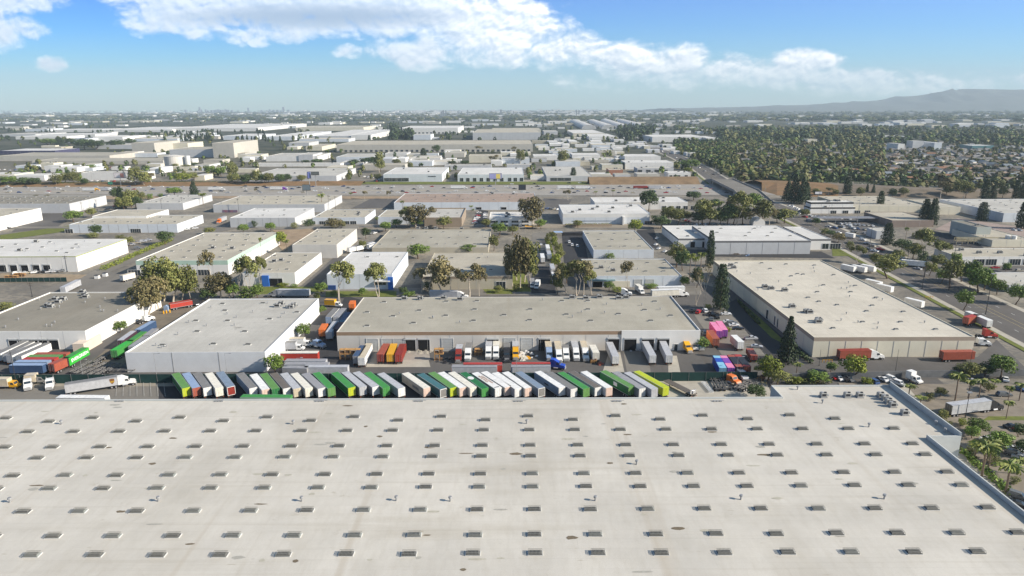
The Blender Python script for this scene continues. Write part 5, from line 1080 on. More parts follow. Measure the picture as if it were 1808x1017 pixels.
def car(x, y, rz, kind, col, parts=True, label='', grp=None):
    b, g = car_mesh(kind); bm_ = shared(('cb', kind, col), lambda: b.mesh('body', [paint(CARC[col], .25, .03), DARKM])); gm = shared(('cg', kind), lambda: g.mesh('window_glass', [GL]))
    if not parts:
        def whole():
            w_ = MB(); w_.v = list(b.v); w_.f = list(b.f); w_.m = list(b.m); o_ = len(w_.v); w_.v += g.v; w_.f += [tuple(o_ + i for i in f_) for f_ in g.f]; w_.m += [1] * len(g.f)
            for yy in (.85, 3.75):
                for s in (-1, 1): w_.cyl((s * .72, yy, .33), (s * .9, yy, .33), .33, k=8, mi=2)
            return w_.mesh('car', [paint(CARC[col], .25, .03), GL, TYRE])
        o = link('car', shared(('cw', kind, col), whole), None, (x, y, .03), rz); return tag(o, label, 'car', grp)
    t = thing('car' if kind != 'pickup' else 'pickup_truck', label, 'car' if kind != 'pickup' else 'pickup', (x, y, .03), rz, grp); link('body', bm_, t); link('window_glass', gm, t)
    for yy in (.85, 3.75 if kind != 'pickup' else 4.4):
        for s in (-1, 1): wheel(t, s * .8, yy, .34, .22)
    return t
crn = random.Random(21); KN = ['sedan', 'sedan', 'suv', 'pickup']; CN = ['white', 'white', 'white', 'silver', 'black', 'grey', 'grey', 'red', 'blue', 'beige', 'silver', 'black']
CARQ = []
def pcar(x, y, ang, where, col=None, kind=None, near=True, cw=True, grp=None, now=False):
    if not near and not now: CARQ.append((x, y, ang, where, col or crn.choice(CN), kind or crn.choice(KN), grp)); return
    p = P(x, y); col = col or crn.choice(CN); kind = kind or crn.choice(KN); a = R(ang - 90); L2 = 2.3
    o = car(p.x + math.sin(a) * L2, p.y - math.cos(a) * L2, a, kind, col, near, '', grp or ('cars ' + where)); nm = {'sedan': 'saloon car', 'suv': 'estate car', 'pickup': 'pickup truck'}[kind]
    return later(o, f'{col} {nm}', where)
def prow(x0, y0, x1, y1, n, ang, where, near=False, full=.85):
    a, c = P(x0, y0), P(x1, y1)
    for i in range(n):
        if crn.random() > full: continue
        p = a.lerp(c, i / max(1, n - 1)); q = proj((p.x + crn.uniform(-.2, .2), p.y + crn.uniform(-.3, .3), 0)); pcar(q[0], q[1], ang + crn.uniform(-2, 2) + (180 if crn.random() < .3 else 0), where, near=near)
W1 = 'in the lot beside the pink containers'
for x, y, a, c_, k in ((1282, 556, 0, 'white', 'sedan'), (1286, 570, 0, 'white', 'sedan'), (1292, 573, 0, 'grey', 'suv'), (1296, 576, 0, 'white', 'sedan'), (1303, 582, 0, 'black', 'sedan'), (1324, 600, 5, 'silver', 'pickup'), (1336, 614, -10, 'silver', 'sedan'), (1224, 550, 40, 'black', 'sedan'), (1233, 553, 60, 'red', 'suv'), (1245, 551, 90, 'white', 'suv'), (1258, 557, 80, 'black', 'suv'), (1266, 562, 80, 'black', 'pickup'), (1256, 565, 70, 'grey', 'sedan'), (1243, 590, 90, 'grey', 'suv')): pcar(x, y, a, W1, c_, k)
W1 = 'in the yard between the warehouses at right'
prow(1470, 668, 1500, 672, 4, 100, 'behind the foreground roof corner', True, 1); prow(1540, 676, 1560, 672, 2, 100, 'behind the foreground roof corner', True, 1); pcar(1584, 679, -65, 'near the white delivery truck', 'white', 'pickup'); pcar(1574, 672, -65, 'near the white delivery truck', 'white', 'suv')
for x, y, a, c_ in ((1786, 756, 5, 'black'), (1803, 762, 0, 'red'), (1744, 778, 10, 'white'), (1792, 796, -35, 'white'), (1790, 805, -40, 'grey'), (1803, 811, -40, 'silver'), (1800, 895, -45, 'black'), (1797, 880, -45, 'grey'), (1775, 672, 60, 'white'), (1719, 676, -45, 'silver'), (1800, 690, -45, 'blue'), (1772, 700, 0, 'grey')): pcar(x, y, a, 'in the tan car park at the lower right', c_, 'sedan' if c_ != 'grey' else 'suv')
for x, y in ((1462, 401), (1474, 404), (1428, 390), (1445, 385), (1500, 431), (1530, 432), (1532, 441), (1545, 445), (1552, 452), (1540, 436), (1590, 456), (1586, 461), (1602, 466), (1480, 412), (1611, 470), (1620, 476), (1500, 400), (1420, 384), (1410, 378), (1555, 442), (1523, 425)): pcar(x, y, 116 + crn.choice((0, 180)), 'driving on the street at right', near=False)
prow(1432, 383, 1500, 388, 10, 90, 'in the showroom forecourt', False); prow(1482, 402, 1540, 408, 10, 85, 'in the front row of the car lot', False); prow(1478, 396, 1540, 400, 9, 85, 'in the middle row of the car lot'); prow(1498, 410, 1540, 414, 7, 85, 'in the rear row of the car lot')
prow(1395, 364, 1432, 380, 12, 30, 'in the shaded row under conifers'); prow(1742, 404, 1800, 408, 7, 90, 'on the pink gravel lot', False, .7); prow(1756, 474, 1800, 480, 3, 0, 'before the shop windows', True, 1)
prow(1205, 399, 1340, 399, 18, 90, 'in the shaded lot behind the corniced warehouse'); prow(1192, 384, 1216, 392, 6, 70, 'by the road trees beside the office'); prow(837, 396, 846, 376, 11, 20, 'in the left row of the narrow car park', False, .95); prow(858, 396, 857, 378, 6, 20, 'in the right row of the narrow car park')
for x, y in ((1160, 422), (1158, 433), (1163, 440), (1174, 445), (955, 433), (1148, 452)): pcar(x, y, 60 if x > 1100 else 90, 'between the middle warehouses', 'white', 'sedan', False)
for x, y in ((1005, 429), (1010, 434), (1019, 436)): pcar(x, y, 90, 'in the dark truck court', 'white', 'suv', False)
prow(905, 393, 935, 396, 5, 10, 'beside the white office block'); prow(960, 368, 992, 372, 6, 30, 'on the lot behind the brown tree'); prow(700, 362, 745, 350, 6, 120, 'in the car park below the freeway'); prow(760, 352, 800, 345, 5, 60, 'on the lane below the freeway')
prow(30, 484, 110, 480, 8, 40, 'in the storage yard', True, .9); prow(0, 406, 12, 404, 2, 30, 'at the far left kerb'); prow(232, 433, 262, 425, 4, 20, 'on the side street by the hedge'); prow(236, 446, 243, 440, 2, 20, 'under the trees beside the hedge'); prow(190, 370, 240, 350, 5, 60, 'in the dark lane behind the panelled warehouse')
prow(655, 414, 672, 410, 4, 60, 'by the street in front of the bluish warehouse'); prow(285, 412, 345, 404, 5, 20, 'in front of the panelled warehouse')
for k in range(5):   # freeway traffic
    yy = [330, 332.6, 334.6, 338.5, 341][k]; x = -10
    while x < 1250:
        x += crn.uniform(14, 60)
        if k == 2 and crn.random() < .25: continue
        pcar(x, yy + crn.uniform(-.3, .3), 0 if k > 2 else 180, f'in freeway lane {["one, farthest", "two", "three", "four", "five, nearest"][k]}', near=False, grp='freeway traffic')
prow(455, 322, 700, 321, 8, 90, 'on the strip before the freeway bank', False, .5); prow(880, 326, 1060, 323, 10, 0, 'on the ramp above the freeway', False, .6); prow(1080, 322, 1180, 318, 12, 60, 'in the restaurant car park'); prow(1295, 312, 1380, 318, 16, 90, 'in the dealer lot at the suburb edge'); prow(1300, 308, 1385, 313, 16, 90, 'in the rear dealer row at the suburb edge')
for x, y in ((1170, 268), (1180, 272), (1195, 279), (1210, 286), (1222, 291), (1236, 297), (1246, 303), (1262, 309), (1285, 320), (1300, 327), (1292, 325), (1225, 294), (1215, 290)): pcar(x, y, 116, 'on the road beyond the freeway', near=False)
prow(20, 306, 50, 312, 8, 45, 'on the lot among the left background trees'); prow(60, 300, 110, 304, 12, 90, 'before the taupe factory', False, .8); prow(0, 300, 45, 302, 8, 90, 'before the left factory wall'); prow(195, 296, 232, 297, 6, 90, 'beside the broad tank', False); prow(150, 320, 240, 322, 10, 90, 'below the billboard')
prow(645, 312, 680, 318, 6, 60, 'on the lot left of the blue-bayed warehouse')

CARQ = [q for q in CARQ if -10 < q[0] < 1818]; CARQ.sort(key=lambda q: -q[1]); nn_near = sum(1 for o in COL.objects if o.get('category') in ('car', 'pickup'))
KEEP = 295 - nn_near
for x, y, a_, w_, c_, k_, g_ in CARQ[:KEEP]: pcar(x, y, a_, w_, c_, k_, False, grp=g_, now=True)
cb = MB(); ccs = list(CARC)
for x, y, a_, w_, c_, k_, g_ in CARQ[KEEP:]:
    b, g = car_mesh(k_); p = P(x, y); ca, sa = math.cos(R(a_ - 90)), math.sin(R(a_ - 90))
    for src, m_ in ((b, ccs.index(c_)), (g, len(ccs))):
        o_ = len(cb.v); cb.v += [(p.x + vx * ca - vy * sa, p.y + vx * sa + vy * ca, vz + .03) for vx, vy, vz in src.v]; cb.f += [tuple(o_ + i for i in f_) for f_ in src.f]; cb.m += [m_] * len(src.f)
tag(cb.obj('distant_cars', [paint(CARC[c_], .25, .03) for c_ in ccs] + [GL]), 'scatter of tiny cars on the freeway and lots beyond it', 'cars', kind='stuff')
# ================================================================ trees
LV = dict(green=leafmat('broad leaves', (.075, .14, .025), (.21, .28, .055)), olive=leafmat('olive leaves', (.10, .12, .03), (.24, .235, .075)), brown=leafmat('dry eucalyptus leaves', (.10, .095, .038), (.25, .205, .095)),
          dark=leafmat('dark evergreen leaves', (.035, .065, .022), (.10, .14, .045)), yellow=leafmat('yellow green leaves', (.12, .17, .02), (.27, .29, .04)), palm=leafmat('palm fronds', (.06, .11, .02), (.24, .25, .05)), conif=leafmat('conifer needles', (.02, .038, .018), (.055, .08, .035)))
BARK = dict(pale=mat('pale bark', (.50, .44, .36), .9, .3, 2), brown=mat('brown bark', (.13, .09, .06), .95, .3, 2), palm=mat('palm trunk bark', (.20, .15, .11), .95, .3, 2))
def leaves(b, c, r, n, s, rg, flat=.75):
    for _ in range(n):
        while True:
            p = Vector((rg.uniform(-1, 1), rg.uniform(-1, 1), rg.uniform(-1, 1)))
            if .15 < p.length < 1: break
        p = p.normalized() * (p.length ** .5); o = Vector((c[0] + p.x * r, c[1] + p.y * r, c[2] + p.z * r * flat))
        n_ = (p + Vector((rg.uniform(-.8, .8), rg.uniform(-.8, .8), rg.uniform(-.3, .9)))).normalized(); u = n_.orthogonal().normalized(); u = (Matrix.Rotation(rg.uniform(0, 6.28), 3, n_) @ u); v = n_.cross(u)
        q = s * rg.uniform(.6, 1.3); b.quad(o - u * q - v * q * .6, o + u * q * .8 - v * q * .7, o + u * q + v * q * .6, o - u * q * .7 + v * q * .7)
def limb(b, p, d, l, r, rg, depth, tips, bend=.25, k=6):
    q = Vector(p)
    for i in range(3):
        d = (d + Vector((rg.uniform(-bend, bend), rg.uniform(-bend, bend), rg.uniform(-.05, .15)))).normalized(); e = q + d * l / 3; r2 = r * .8; b.cyl(q, e, r, r2, k, cap=False); q, r = e, r2
    if depth == 0: tips.append(q); return
    for j in range(rg.choice((2, 3))):
        a = rg.uniform(0, 6.28); nd = (d + Vector((math.cos(a), math.sin(a), rg.uniform(-.1, .5))) * .75).normalized(); limb(b, q, nd, l * .7, r * .75, rg, depth - 1, tips, bend, 5)
def tree_meshes(kind, seed):
    """meshes in a unit frame: height 1, crown one wide"""
    rg = random.Random(seed * 31 + 7); tr, cr = MB(), MB()
    if kind in ('round', 'dense', 'low'):
        base = {'round': .30, 'dense': .22, 'low': .08}[kind]
        tips = []; limb(tr, (0, 0, 0), Vector((rg.uniform(-.1, .1), rg.uniform(-.1, .1), 1)), base + .08, .028, rg, 1, tips)
        nb = 15
        for i in range(nb):
            a = i * 2.4 + rg.uniform(-.4, .4); z = base + .12 + (.86 - base - .12) * ((i + .5) / nb); m = math.sin(math.pi * min(1, max(.12, (z - base) / (1 - base) * .82 + .1))) ; rad = rg.uniform(.12, .34) * m
            leaves(cr, (math.cos(a) * rad, math.sin(a) * rad, z), rg.uniform(.13, .2), 110 if kind != 'low' else 80, .026, rg, .8)
    elif kind in ('sparse', 'tallsparse'):
        tips = []; d0 = Vector((rg.uniform(-.15, .15), rg.uniform(-.15, .15), 1)).normalized()
        limb(tr, (0, 0, 0), d0, .36, .019, rg, 2, tips, .2)
        if kind == 'tallsparse': limb(tr, (.02, .02, 0), (d0 + Vector((.35, .1, 0))).normalized(), .38, .014, rg, 2, tips, .2)
        mx = max(math.hypot(t_.x, t_.y) for t_ in tips) + .1; mz = max(t_.z for t_ in tips) + .1
        k = .5 / mx; s_ = 1 / mz
        tr.v = [(x * k, y * k, z * s_) for x, y, z in tr.v]
        for t_ in tips:
            c = Vector((t_.x * k, t_.y * k, t_.z * s_ - .02))
            leaves(cr, c, rg.uniform(.10, .17), 110, .020, rg, .65)
            for _ in range(2): leaves(cr, c + Vector((rg.uniform(-.1, .1), rg.uniform(-.1, .1), rg.uniform(-.16, .02))), rg.uniform(.06, .11), 50, .018, rg, .9)
    elif kind == 'bare':
        tips = []; limb(tr, (0, 0, 0), Vector((0, 0, 1)), .34, .02, rg, 3, tips, .3); limb(tr, (.04, 0, 0), Vector((.4, .1, 1)).normalized(), .36, .015, rg, 3, tips, .3)
        mx = max(math.hypot(t_.x, t_.y) for t_ in tips); mz = max(t_.z for t_ in tips); tr.v = [(x * .5 / mx, y * .5 / mx, z / mz) for x, y, z in tr.v]
        for t_ in tips[::2]: leaves(cr, (t_.x * .5 / mx, t_.y * .5 / mx, t_.z / mz), .07, 18, .016, rg)
    elif kind in ('conifer', 'cypress'):
        tr.cyl((0, 0, 0), (0, 0, .95), .03, .004, 6); nl = 17
        for i in range(nl):
            z = .10 + .86 * i / (nl - 1); rad = .46 * (1 - z) ** .75 + .03 if kind == 'conifer' else .42 * math.sin(math.pi * min(1, (1 - z) * .62 + .1)) ** .8 + .02; m = max(3, int(9 * rad / .46 + 2)); ph = rg.uniform(0, 6)
            for j in range(m):
                a = ph + 6.28 * j / m; q = rad * rg.uniform(.55, 1.0); leaves(cr, (math.cos(a) * q * .7, math.sin(a) * q * .7, z - q * .08), max(.05, q * .42), 20, .022, rg, .42)
    elif kind == 'palm':
        lean = rg.uniform(-.06, .06); pts = [Vector((lean * t * t, 0, t * .82)) for t in (0, .25, .5, .75, 1)]
        for a, c in zip(pts, pts[1:]): tr.cyl(a, c, .032 - .010 * a.z, .032 - .010 * c.z, 7, cap=False)
        top = pts[-1]
        for i in range(34):
            a = i * 2.4; el = rg.uniform(-.25, 1.15); d = Vector((math.cos(a), math.sin(a), 0)); p = top.copy(); l = .56 * rg.uniform(.85, 1.1); s_ = d.cross(Vector((0, 0, 1)))
            th = el
            for k in range(6):
                step = l / 6; e = p + (d * math.cos(th) + Vector((0, 0, math.sin(th) * .36))) * step; w0 = .062 * math.sin(math.pi * (k + .6) / 6.8); w1 = .062 * math.sin(math.pi * (k + 1.6) / 6.8) if k < 5 else .004
                dz = Vector((0, 0, -.028))
                cr.quad(p, e, e + s_ * w1 * rg.uniform(.6, 1.1) + dz, p + s_ * w0 * .5 + dz); cr.quad(e, p, p - s_ * w0 * .5 + dz, e - s_ * w1 * rg.uniform(.6, 1.1) + dz)
                p = e; th -= .42
    return tr, cr
def tmesh(kind, leaf, bark, v):
    def f():
        tr, cr = shared(('traw', kind, v), lambda: tree_meshes(kind, v)); return tr.mesh('trunk', [BARK[bark]]), cr.mesh('crown', [LV[leaf]])
    return shared(('tm', kind, leaf, bark, v), f)
# kinds -> (mesh kind, leaves, bark, words, name)
TK = dict(b2=('round', 'brown', 'brown', 'dry brown tree', 'broadleaf_tree'), r=('round', 'green', 'brown', 'round green street tree', 'broadleaf_tree'), rd=('round', 'dark', 'brown', 'dark round tree', 'broadleaf_tree'), y=('dense', 'yellow', 'brown', 'yellow-green rounded tree', 'broadleaf_tree'), o=('round', 'olive', 'brown', 'dull olive tree', 'broadleaf_tree'),
          e=('tallsparse', 'olive', 'pale', 'tall pale-barked eucalyptus', 'eucalyptus_tree'), eb=('sparse', 'brown', 'pale', 'brownish sparse eucalyptus', 'eucalyptus_tree'), ed=('dense', 'brown', 'pale', 'dense brown-green eucalyptus', 'eucalyptus_tree'), eo=('dense', 'olive', 'pale', 'dense olive eucalyptus', 'eucalyptus_tree'),
          b=('bare', 'brown', 'pale', 'nearly bare tree', 'bare_tree'), c=('conifer', 'conif', 'brown', 'dark pointed conifer', 'conifer_tree'), cy=('cypress', 'conif', 'brown', 'dark columnar evergreen', 'conifer_tree'), p=('palm', 'palm', 'palm', 'palm with drooping fronds', 'palm_tree'), s=('low', 'green', 'brown', 'low green bush', 'bush'), sd=('low', 'dark', 'brown', 'low dark bush', 'bush'), so=('low', 'olive', 'brown', 'low olive bush', 'bush'), sy=('low', 'yellow', 'brown', 'low yellow-green bush', 'bush'))
TREES = []      # (x, ybase, ytop, width px, kind, where)
def T(where, *items):
    for x, yb, yt, w_, k in items: TREES.append((x, yb, yt, w_, k, where))
T('between the left warehouses', (290, 532, 450, 62, 'eo'), (322, 530, 464, 44, 'eo'), (262, 560, 490, 52, 'ed'), (252, 552, 500, 34, 'eb'), (373, 514, 433, 36, 'eb'), (390, 528, 478, 50, 'ed'), (443, 527, 445, 44, 'e'), (427, 527, 468, 34, 'b'), (367, 532, 508, 32, 'rd'), (440, 528, 503, 44, 's'), (212, 587, 566, 26, 'r'), (235, 545, 505, 24, 'e'))
T('behind the taupe warehouse', (599, 536, 457, 46, 'e'), (669, 524, 459, 42, 'e'), (757, 518, 458, 32, 'eb'), (780, 519, 450, 44, 'ed'), (829, 524, 462, 58, 'eb'), (568, 518, 498, 24, 'r'), (757, 516, 496, 20, 'sd'), (722, 523, 514, 30, 's'), (500, 506, 499, 26, 'sy'), (520, 507, 501, 16, 's'), (455, 526, 500, 22, 'r'), (590, 520, 512, 16, 'sy'), (560, 530, 515, 14, 'sy'), (1017, 522, 458, 50, 'e'), (1030, 521, 456, 44, 'eb'), (1000, 521, 470, 36, 'eb'), (1109, 514, 458, 30, 'eb'), (1075, 514, 496, 20, 'r'), (1150, 509, 500, 26, 's'), (1090, 516, 506, 24, 'sy'))
T('along the middle drive', (918, 508, 412, 40, 'ed'), (934, 506, 420, 40, 'eo'), (912, 495, 430, 34, 'ed'), (978, 440, 415, 16, 'y'), (985, 452, 428, 18, 'o'), (983, 474, 446, 18, 'y'), (992, 490, 462, 20, 'o'), (975, 424, 408, 14, 'o'), (912, 514, 500, 18, 'so'), (968, 430, 410, 14, 'so'))
T('in the yards at centre right', (1253, 470, 405, 19, 'cy'), (1194, 472, 427, 36, 'o'), (1205, 478, 440, 28, 'rd'), (1217, 494, 440, 20, 'p'), (1226, 494, 446, 18, 'p'), (1236, 490, 438, 20, 'p'), (1242, 546, 470, 44, 'b'), (1228, 540, 490, 30, 'b'), (1271, 547, 464, 34, 'cy'), (1208, 507, 487, 22, 'r'), (1230, 508, 470, 24, 'rd'), (1389, 640, 557, 44, 'c'), (1248, 640, 598, 1, 'r'))
T('around the loading yards', (537, 600, 570, 27, 'r'), (487, 662, 624, 37, 'r'), (568, 554, 540, 17, 'r'), (1238, 617, 595, 28, 'r'), (1283, 589, 577, 18, 'y'), (1334, 704, 680, 36, 'rd'), (1345, 698, 676, 22, 'b'), (1250, 546, 536, 14, 'sy'))
T('behind the foreground warehouse', (1356, 672, 627, 56, 'y'), (1372, 678, 652, 44, 'o'), (1406, 664, 637, 24, 'p'), (1441, 676, 655, 40, 'r'), (1467, 657, 640, 22, 'r'), (1506, 668, 625, 52, 'y'), (1406, 678, 664, 24, 'sy'), (1530, 678, 666, 26, 'sy'), (1605, 662, 655, 12, 'sd'), (1393, 600, 590, 1, 's'))
T('in the tan car park', (1766, 667, 626, 46, 'r'), (1738, 665, 640, 30, 'rd'), (1712, 666, 640, 40, 'o'), (1690, 664, 646, 26, 'sd'), (1686, 708, 652, 38, 'p'), (1709, 704, 666, 28, 'p'), (1728, 703, 664, 28, 'p'), (1778, 716, 677, 20, 'p'), (1799, 708, 672, 28, 'p'), (1776, 740, 703, 22, 'p'), (1726, 766, 739, 36, 'r'), (1763, 797, 762, 42, 'r'), (1733, 842, 775, 58, 'p'), (1745, 826, 770, 40, 'p'), (1775, 872, 810, 60, 'p'), (1804, 806, 776, 30, 'rd'), (1604, 700, 676, 28, 'p'), (1624, 716, 697, 26, 'p'), (1699, 752, 738, 22, 'sy'), (1664, 740, 722, 22, 'so'), (1755, 820, 804, 30, 'so'), (1672, 754, 742, 20, 'so'), (1745, 692, 676, 22, 'o'), (1790, 855, 840, 22, 'so'), (1712, 802, 790, 20, 'so'))
T('beside the street at right', (1566, 492, 447, 46, 'o'), (1513, 464, 432, 26, 'e'), (1633, 458, 400, 46, 'e'), (1652, 462, 424, 38, 'e'), (1612, 457, 428, 32, 'o'), (1592, 446, 421, 32, 'rd'), (1566, 432, 393, 26, 'cy'), (1686, 474, 445, 20, 'r'), (1677, 508, 454, 34, 'o'), (1697, 498, 464, 28, 'r'), (1712, 503, 458, 32, 'r'), (1727, 518, 470, 46, 'r'), (1738, 512, 480, 34, 'r'), (1776, 480, 463, 15, 'r'), (1701, 548, 510, 31, 'r'), (1793, 538, 500, 34, 'r'), (1456, 414, 402, 20, 'so'), (1480, 428, 410, 24, 'ed'), (1466, 418, 406, 18, 'rd'), (1598, 427, 397, 10, 'p'), (1627, 470, 440, 24, 'sd'), (1655, 474, 448, 26, 'o'), (1735, 498, 480, 20, 'rd'))
T('in the park-like strip near the bridge', (1121, 410, 386, 30, 'y'), (1180, 397, 362, 30, 'o'), (1145, 374, 333, 33, 'rd'), (1154, 397, 378, 12, 'p'), (1166, 404, 380, 34, 'rd'), (1077, 458, 446, 22, 's'), (1224, 354, 337, 30, 'rd'), (1240, 397, 349, 36, 'o'), (1252, 399, 364, 42, 'o'), (1300, 400, 334, 44, 'e'), (1284, 399, 358, 34, 'rd'), (1330, 372, 339, 28, 'r'), (1346, 400, 349, 34, 'o'), (1310, 398, 360, 36, 'o'), (1324, 399, 365, 30, 'eb'), (1385, 394, 367, 36, 'o'), (1372, 394, 370, 26, 'rd'), (1212, 392, 372, 26, 'o'), (1268, 380, 352, 24, 'p'), (1272, 399, 372, 26, 'rd'), (1200, 390, 376, 20, 'y'), (1290, 380, 346, 24, 'ed'))
T('near the brown slope at right', (1390, 354, 318, 26, 'c'), (1402, 358, 306, 32, 'c'), (1416, 360, 312, 34, 'c'), (1424, 352, 322, 22, 'c'), (1495, 345, 311, 19, 'cy'), (1530, 344, 324, 11, 'c'), (1541, 345, 325, 11, 'c'), (1553, 371, 336, 17, 'cy'), (1631, 397, 350, 24, 'cy'), (1645, 399, 349, 22, 'cy'), (1733, 390, 356, 24, 'cy'), (1738, 353, 316, 20, 'cy'), (1752, 353, 326, 16, 'cy'), (1793, 351, 316, 16, 'cy'), (1804, 353, 321, 14, 'cy'), (1803, 404, 356, 26, 'cy'), (1660, 350, 318, 28, 'eb'), (1672, 348, 322, 20, 'o'), (1705, 350, 318, 20, 'o'), (1700, 352, 330, 24, 'eb'), (1622, 318, 297, 9, 'cy'), (1612, 318, 306, 18, 'rd'), (1640, 380, 360, 18, 'sd'))
T('between the warehouses at left', (130, 392, 371, 30, 'r'), (162, 384, 366, 18, 'o'), (215, 368, 328, 26, 'c'), (232, 366, 333, 30, 'o'), (222, 374, 345, 32, 'o'), (250, 358, 338, 20, 'o'), (240, 370, 346, 26, 'rd'), (208, 356, 330, 22, 'rd'), (308, 346, 330, 28, 'r'), (343, 347, 319, 24, 'c'), (359, 362, 338, 17, 'p'), (171, 417, 396, 24, 'rd'), (292, 432, 407, 30, 'rd'), (228, 434, 417, 20, 'o'), (430, 412, 395, 20, 'r'), (12, 548, 532, 30, 'so'), (370, 414, 401, 20, 'o'), (165, 420, 410, 26, 'so'), (212, 424, 414, 20, 'so'), (265, 352, 341, 14, 's'), (284, 348, 341, 12, 's'), (60, 350, 343, 14, 'eb'), (85, 350, 343, 10, 'eb'))
T('in the middle blocks', (478, 409, 392, 20, 'r'), (496, 434, 407, 24, 'y'), (507, 447, 420, 14, 'p'), (569, 370, 338, 16, 'p'), (711, 374, 351, 10, 'p'), (590, 405, 384, 36, 'ed'), (735, 402, 359, 44, 'ed'), (722, 400, 362, 30, 'e'), (733, 402, 384, 28, 'r'), (757, 400, 362, 34, 'eb'), (784, 404, 381, 28, 'o'), (681, 408, 391, 22, 'r'), (646, 422, 401, 17, 'rd'), (666, 402, 381, 8, 'p'), (881, 417, 392, 29, 'r'), (872, 443, 414, 20, 'o'), (738, 457, 430, 38, 'r'), (827, 447, 431, 28, 'r'), (461, 506, 449, 24, 'e'), (462, 452, 414, 7, 'p'), (940, 402, 344, 44, 'ed'), (922, 396, 348, 30, 'eb'), (545, 400, 386, 24, 'sd'), (450, 402, 388, 14, 'sd'), (832, 375, 361, 10, 'p'), (835, 372, 368, 7, 's'), (1003, 354, 334, 16, 'eb'), (620, 352, 338, 10, 'p'), (644, 352, 336, 10, 'eb'), (685, 352, 336, 10, 'eb'), (457, 343, 332, 12, 'eb'), (558, 340, 328, 1, 's'), (1052, 346, 336, 9, 'p'), (1082, 346, 334, 9, 'p'))
T('just beyond the freeway', (15, 328, 310, 34, 'r'), (45, 328, 312, 26, 'rd'), (35, 310, 300, 16, 'rd'), (62, 328, 313, 22, 'rd'), (100, 328, 306, 22, 'eo'), (116, 326, 304, 22, 'o'), (132, 326, 302, 26, 'eo'), (150, 328, 314, 16, 'rd'), (240, 328, 292, 24, 'eo'), (255, 328, 300, 26, 'eo'), (268, 326, 304, 24, 'eb'), (322, 322, 304, 34, 'y'), (340, 320, 303, 22, 'o'), (371, 312, 291, 24, 'r'), (391, 312, 293, 20, 'r'), (411, 314, 286, 22, 'eo'), (415, 326, 305, 24, 'o'), (453, 326, 298, 22, 'eo'), (435, 327, 306, 22, 'rd'), (475, 326, 304, 22, 'o'), (495, 325, 306, 20, 'rd'), (507, 322, 306, 18, 'rd'), (533, 322, 308, 18, 'o'), (466, 326, 306, 20, 'rd'), (670, 305, 265, 20, 'eo'), (672, 303, 284, 18, 'o'), (645, 290, 278, 20, 'rd'), (625, 291, 281, 22, 'rd'), (660, 292, 276, 26, 'rd'), (748, 279, 261, 15, 'cy'), (771, 271, 255, 15, 'rd'), (840, 271, 257, 20, 'eb'), (906, 273, 257, 13, 'eb'), (918, 290, 262, 18, 'eo'), (926, 286, 270, 18, 'rd'), (993, 292, 263, 20, 'eo'), (1012, 318, 295, 14, 'cy'), (1065, 286, 267, 9, 'p'), (1077, 288, 269, 8, 'p'), (1098, 292, 268, 8, 'p'), (1091, 298, 285, 26, 'rd'), (875, 290, 272, 20, 'eb'), (820, 292, 283, 20, 'rd'), (798, 292, 283, 16, 'rd'), (1220, 300, 280, 34, 'r'), (1214, 305, 295, 22, 'y'), (1150, 315, 306, 14, 'rd'), (615, 322, 306, 9, 'o'), (668, 320, 306, 16, 'o'), (700, 292, 280, 16, 'o'), (560, 290, 280, 24, 'rd'), (540, 290, 282, 18, 'rd'), (548, 268, 256, 10, 'o'), (310, 298, 288, 12, 'eo'), (330, 300, 290, 20, 'eo'), (345, 296, 286, 12, 'rd'), (725, 300, 286, 12, 'o'), (60, 302, 292, 16, 'rd'), (135, 298, 288, 14, 'o'), (160, 300, 290, 20, 'r'), (230, 256, 244, 22, 'rd'), (205, 262, 246, 30, 'rd'), (150, 264, 244, 36, 'rd'), (170, 264, 246, 30, 'rd'), (125, 256, 243, 20, 'rd'), (85, 256, 244, 34, 'r'), (105, 255, 242, 20, 'cy'))
T('on the brown slope at right', (1440, 346, 332, 16, 'o'), (1462, 346, 330, 18, 'eb'), (1518, 348, 330, 18, 'o'), (1575, 350, 332, 16, 'rd'), (1594, 348, 330, 18, 'o'), (1690, 345, 316, 26, 'o'), (1770, 350, 330, 18, 'o'), (1720, 346, 328, 20, 'eb'), (1475, 346, 334, 12, 'o'))
T('in the tan car park', (1716, 775, 752, 28, 'r'), (1798, 772, 748, 26, 'rd'), (1742, 812, 786, 28, 'r'), (1660, 700, 684, 20, 'o'), (1755, 688, 668, 22, 'p'), (1795, 838, 806, 36, 'p'), (1720, 812, 780, 34, 'p'), (1640, 708, 692, 18, 'so'))
T('beside the street at right', (1545, 470, 446, 24, 'o'), (1440, 398, 384, 16, 'rd'), (1640, 488, 462, 24, 'o'), (1760, 520, 492, 26, 'r'), (1585, 462, 440, 24, 'o'), (1662, 500, 474, 26, 'r'), (1420, 384, 368, 18, 'o'), (1500, 440, 424, 16, 'so'))
T('between the left warehouses', (272, 534, 462, 44, 'eo'), (306, 534, 456, 48, 'eo'), (338, 531, 472, 38, 'eo'), (280, 548, 482, 40, 'ed'), (405, 526, 482, 34, 'eb'), (412, 528, 498, 26, 'r'))
T('behind the taupe warehouse', (745, 518, 470, 26, 'eb'), (796, 519, 466, 30, 'eb'), (846, 523, 476, 26, 'eb'), (1045, 521, 474, 30, 'e'), (984, 520, 480, 26, 'o'), (640, 522, 508, 16, 'r'), (712, 521, 506, 18, 'rd'), (880, 517, 504, 18, 'o'))
T('along the middle drive', (905, 506, 424, 34, 'ed'), (926, 498, 416, 36, 'eo'), (988, 462, 438, 18, 'o'), (1000, 500, 470, 26, 'o'))
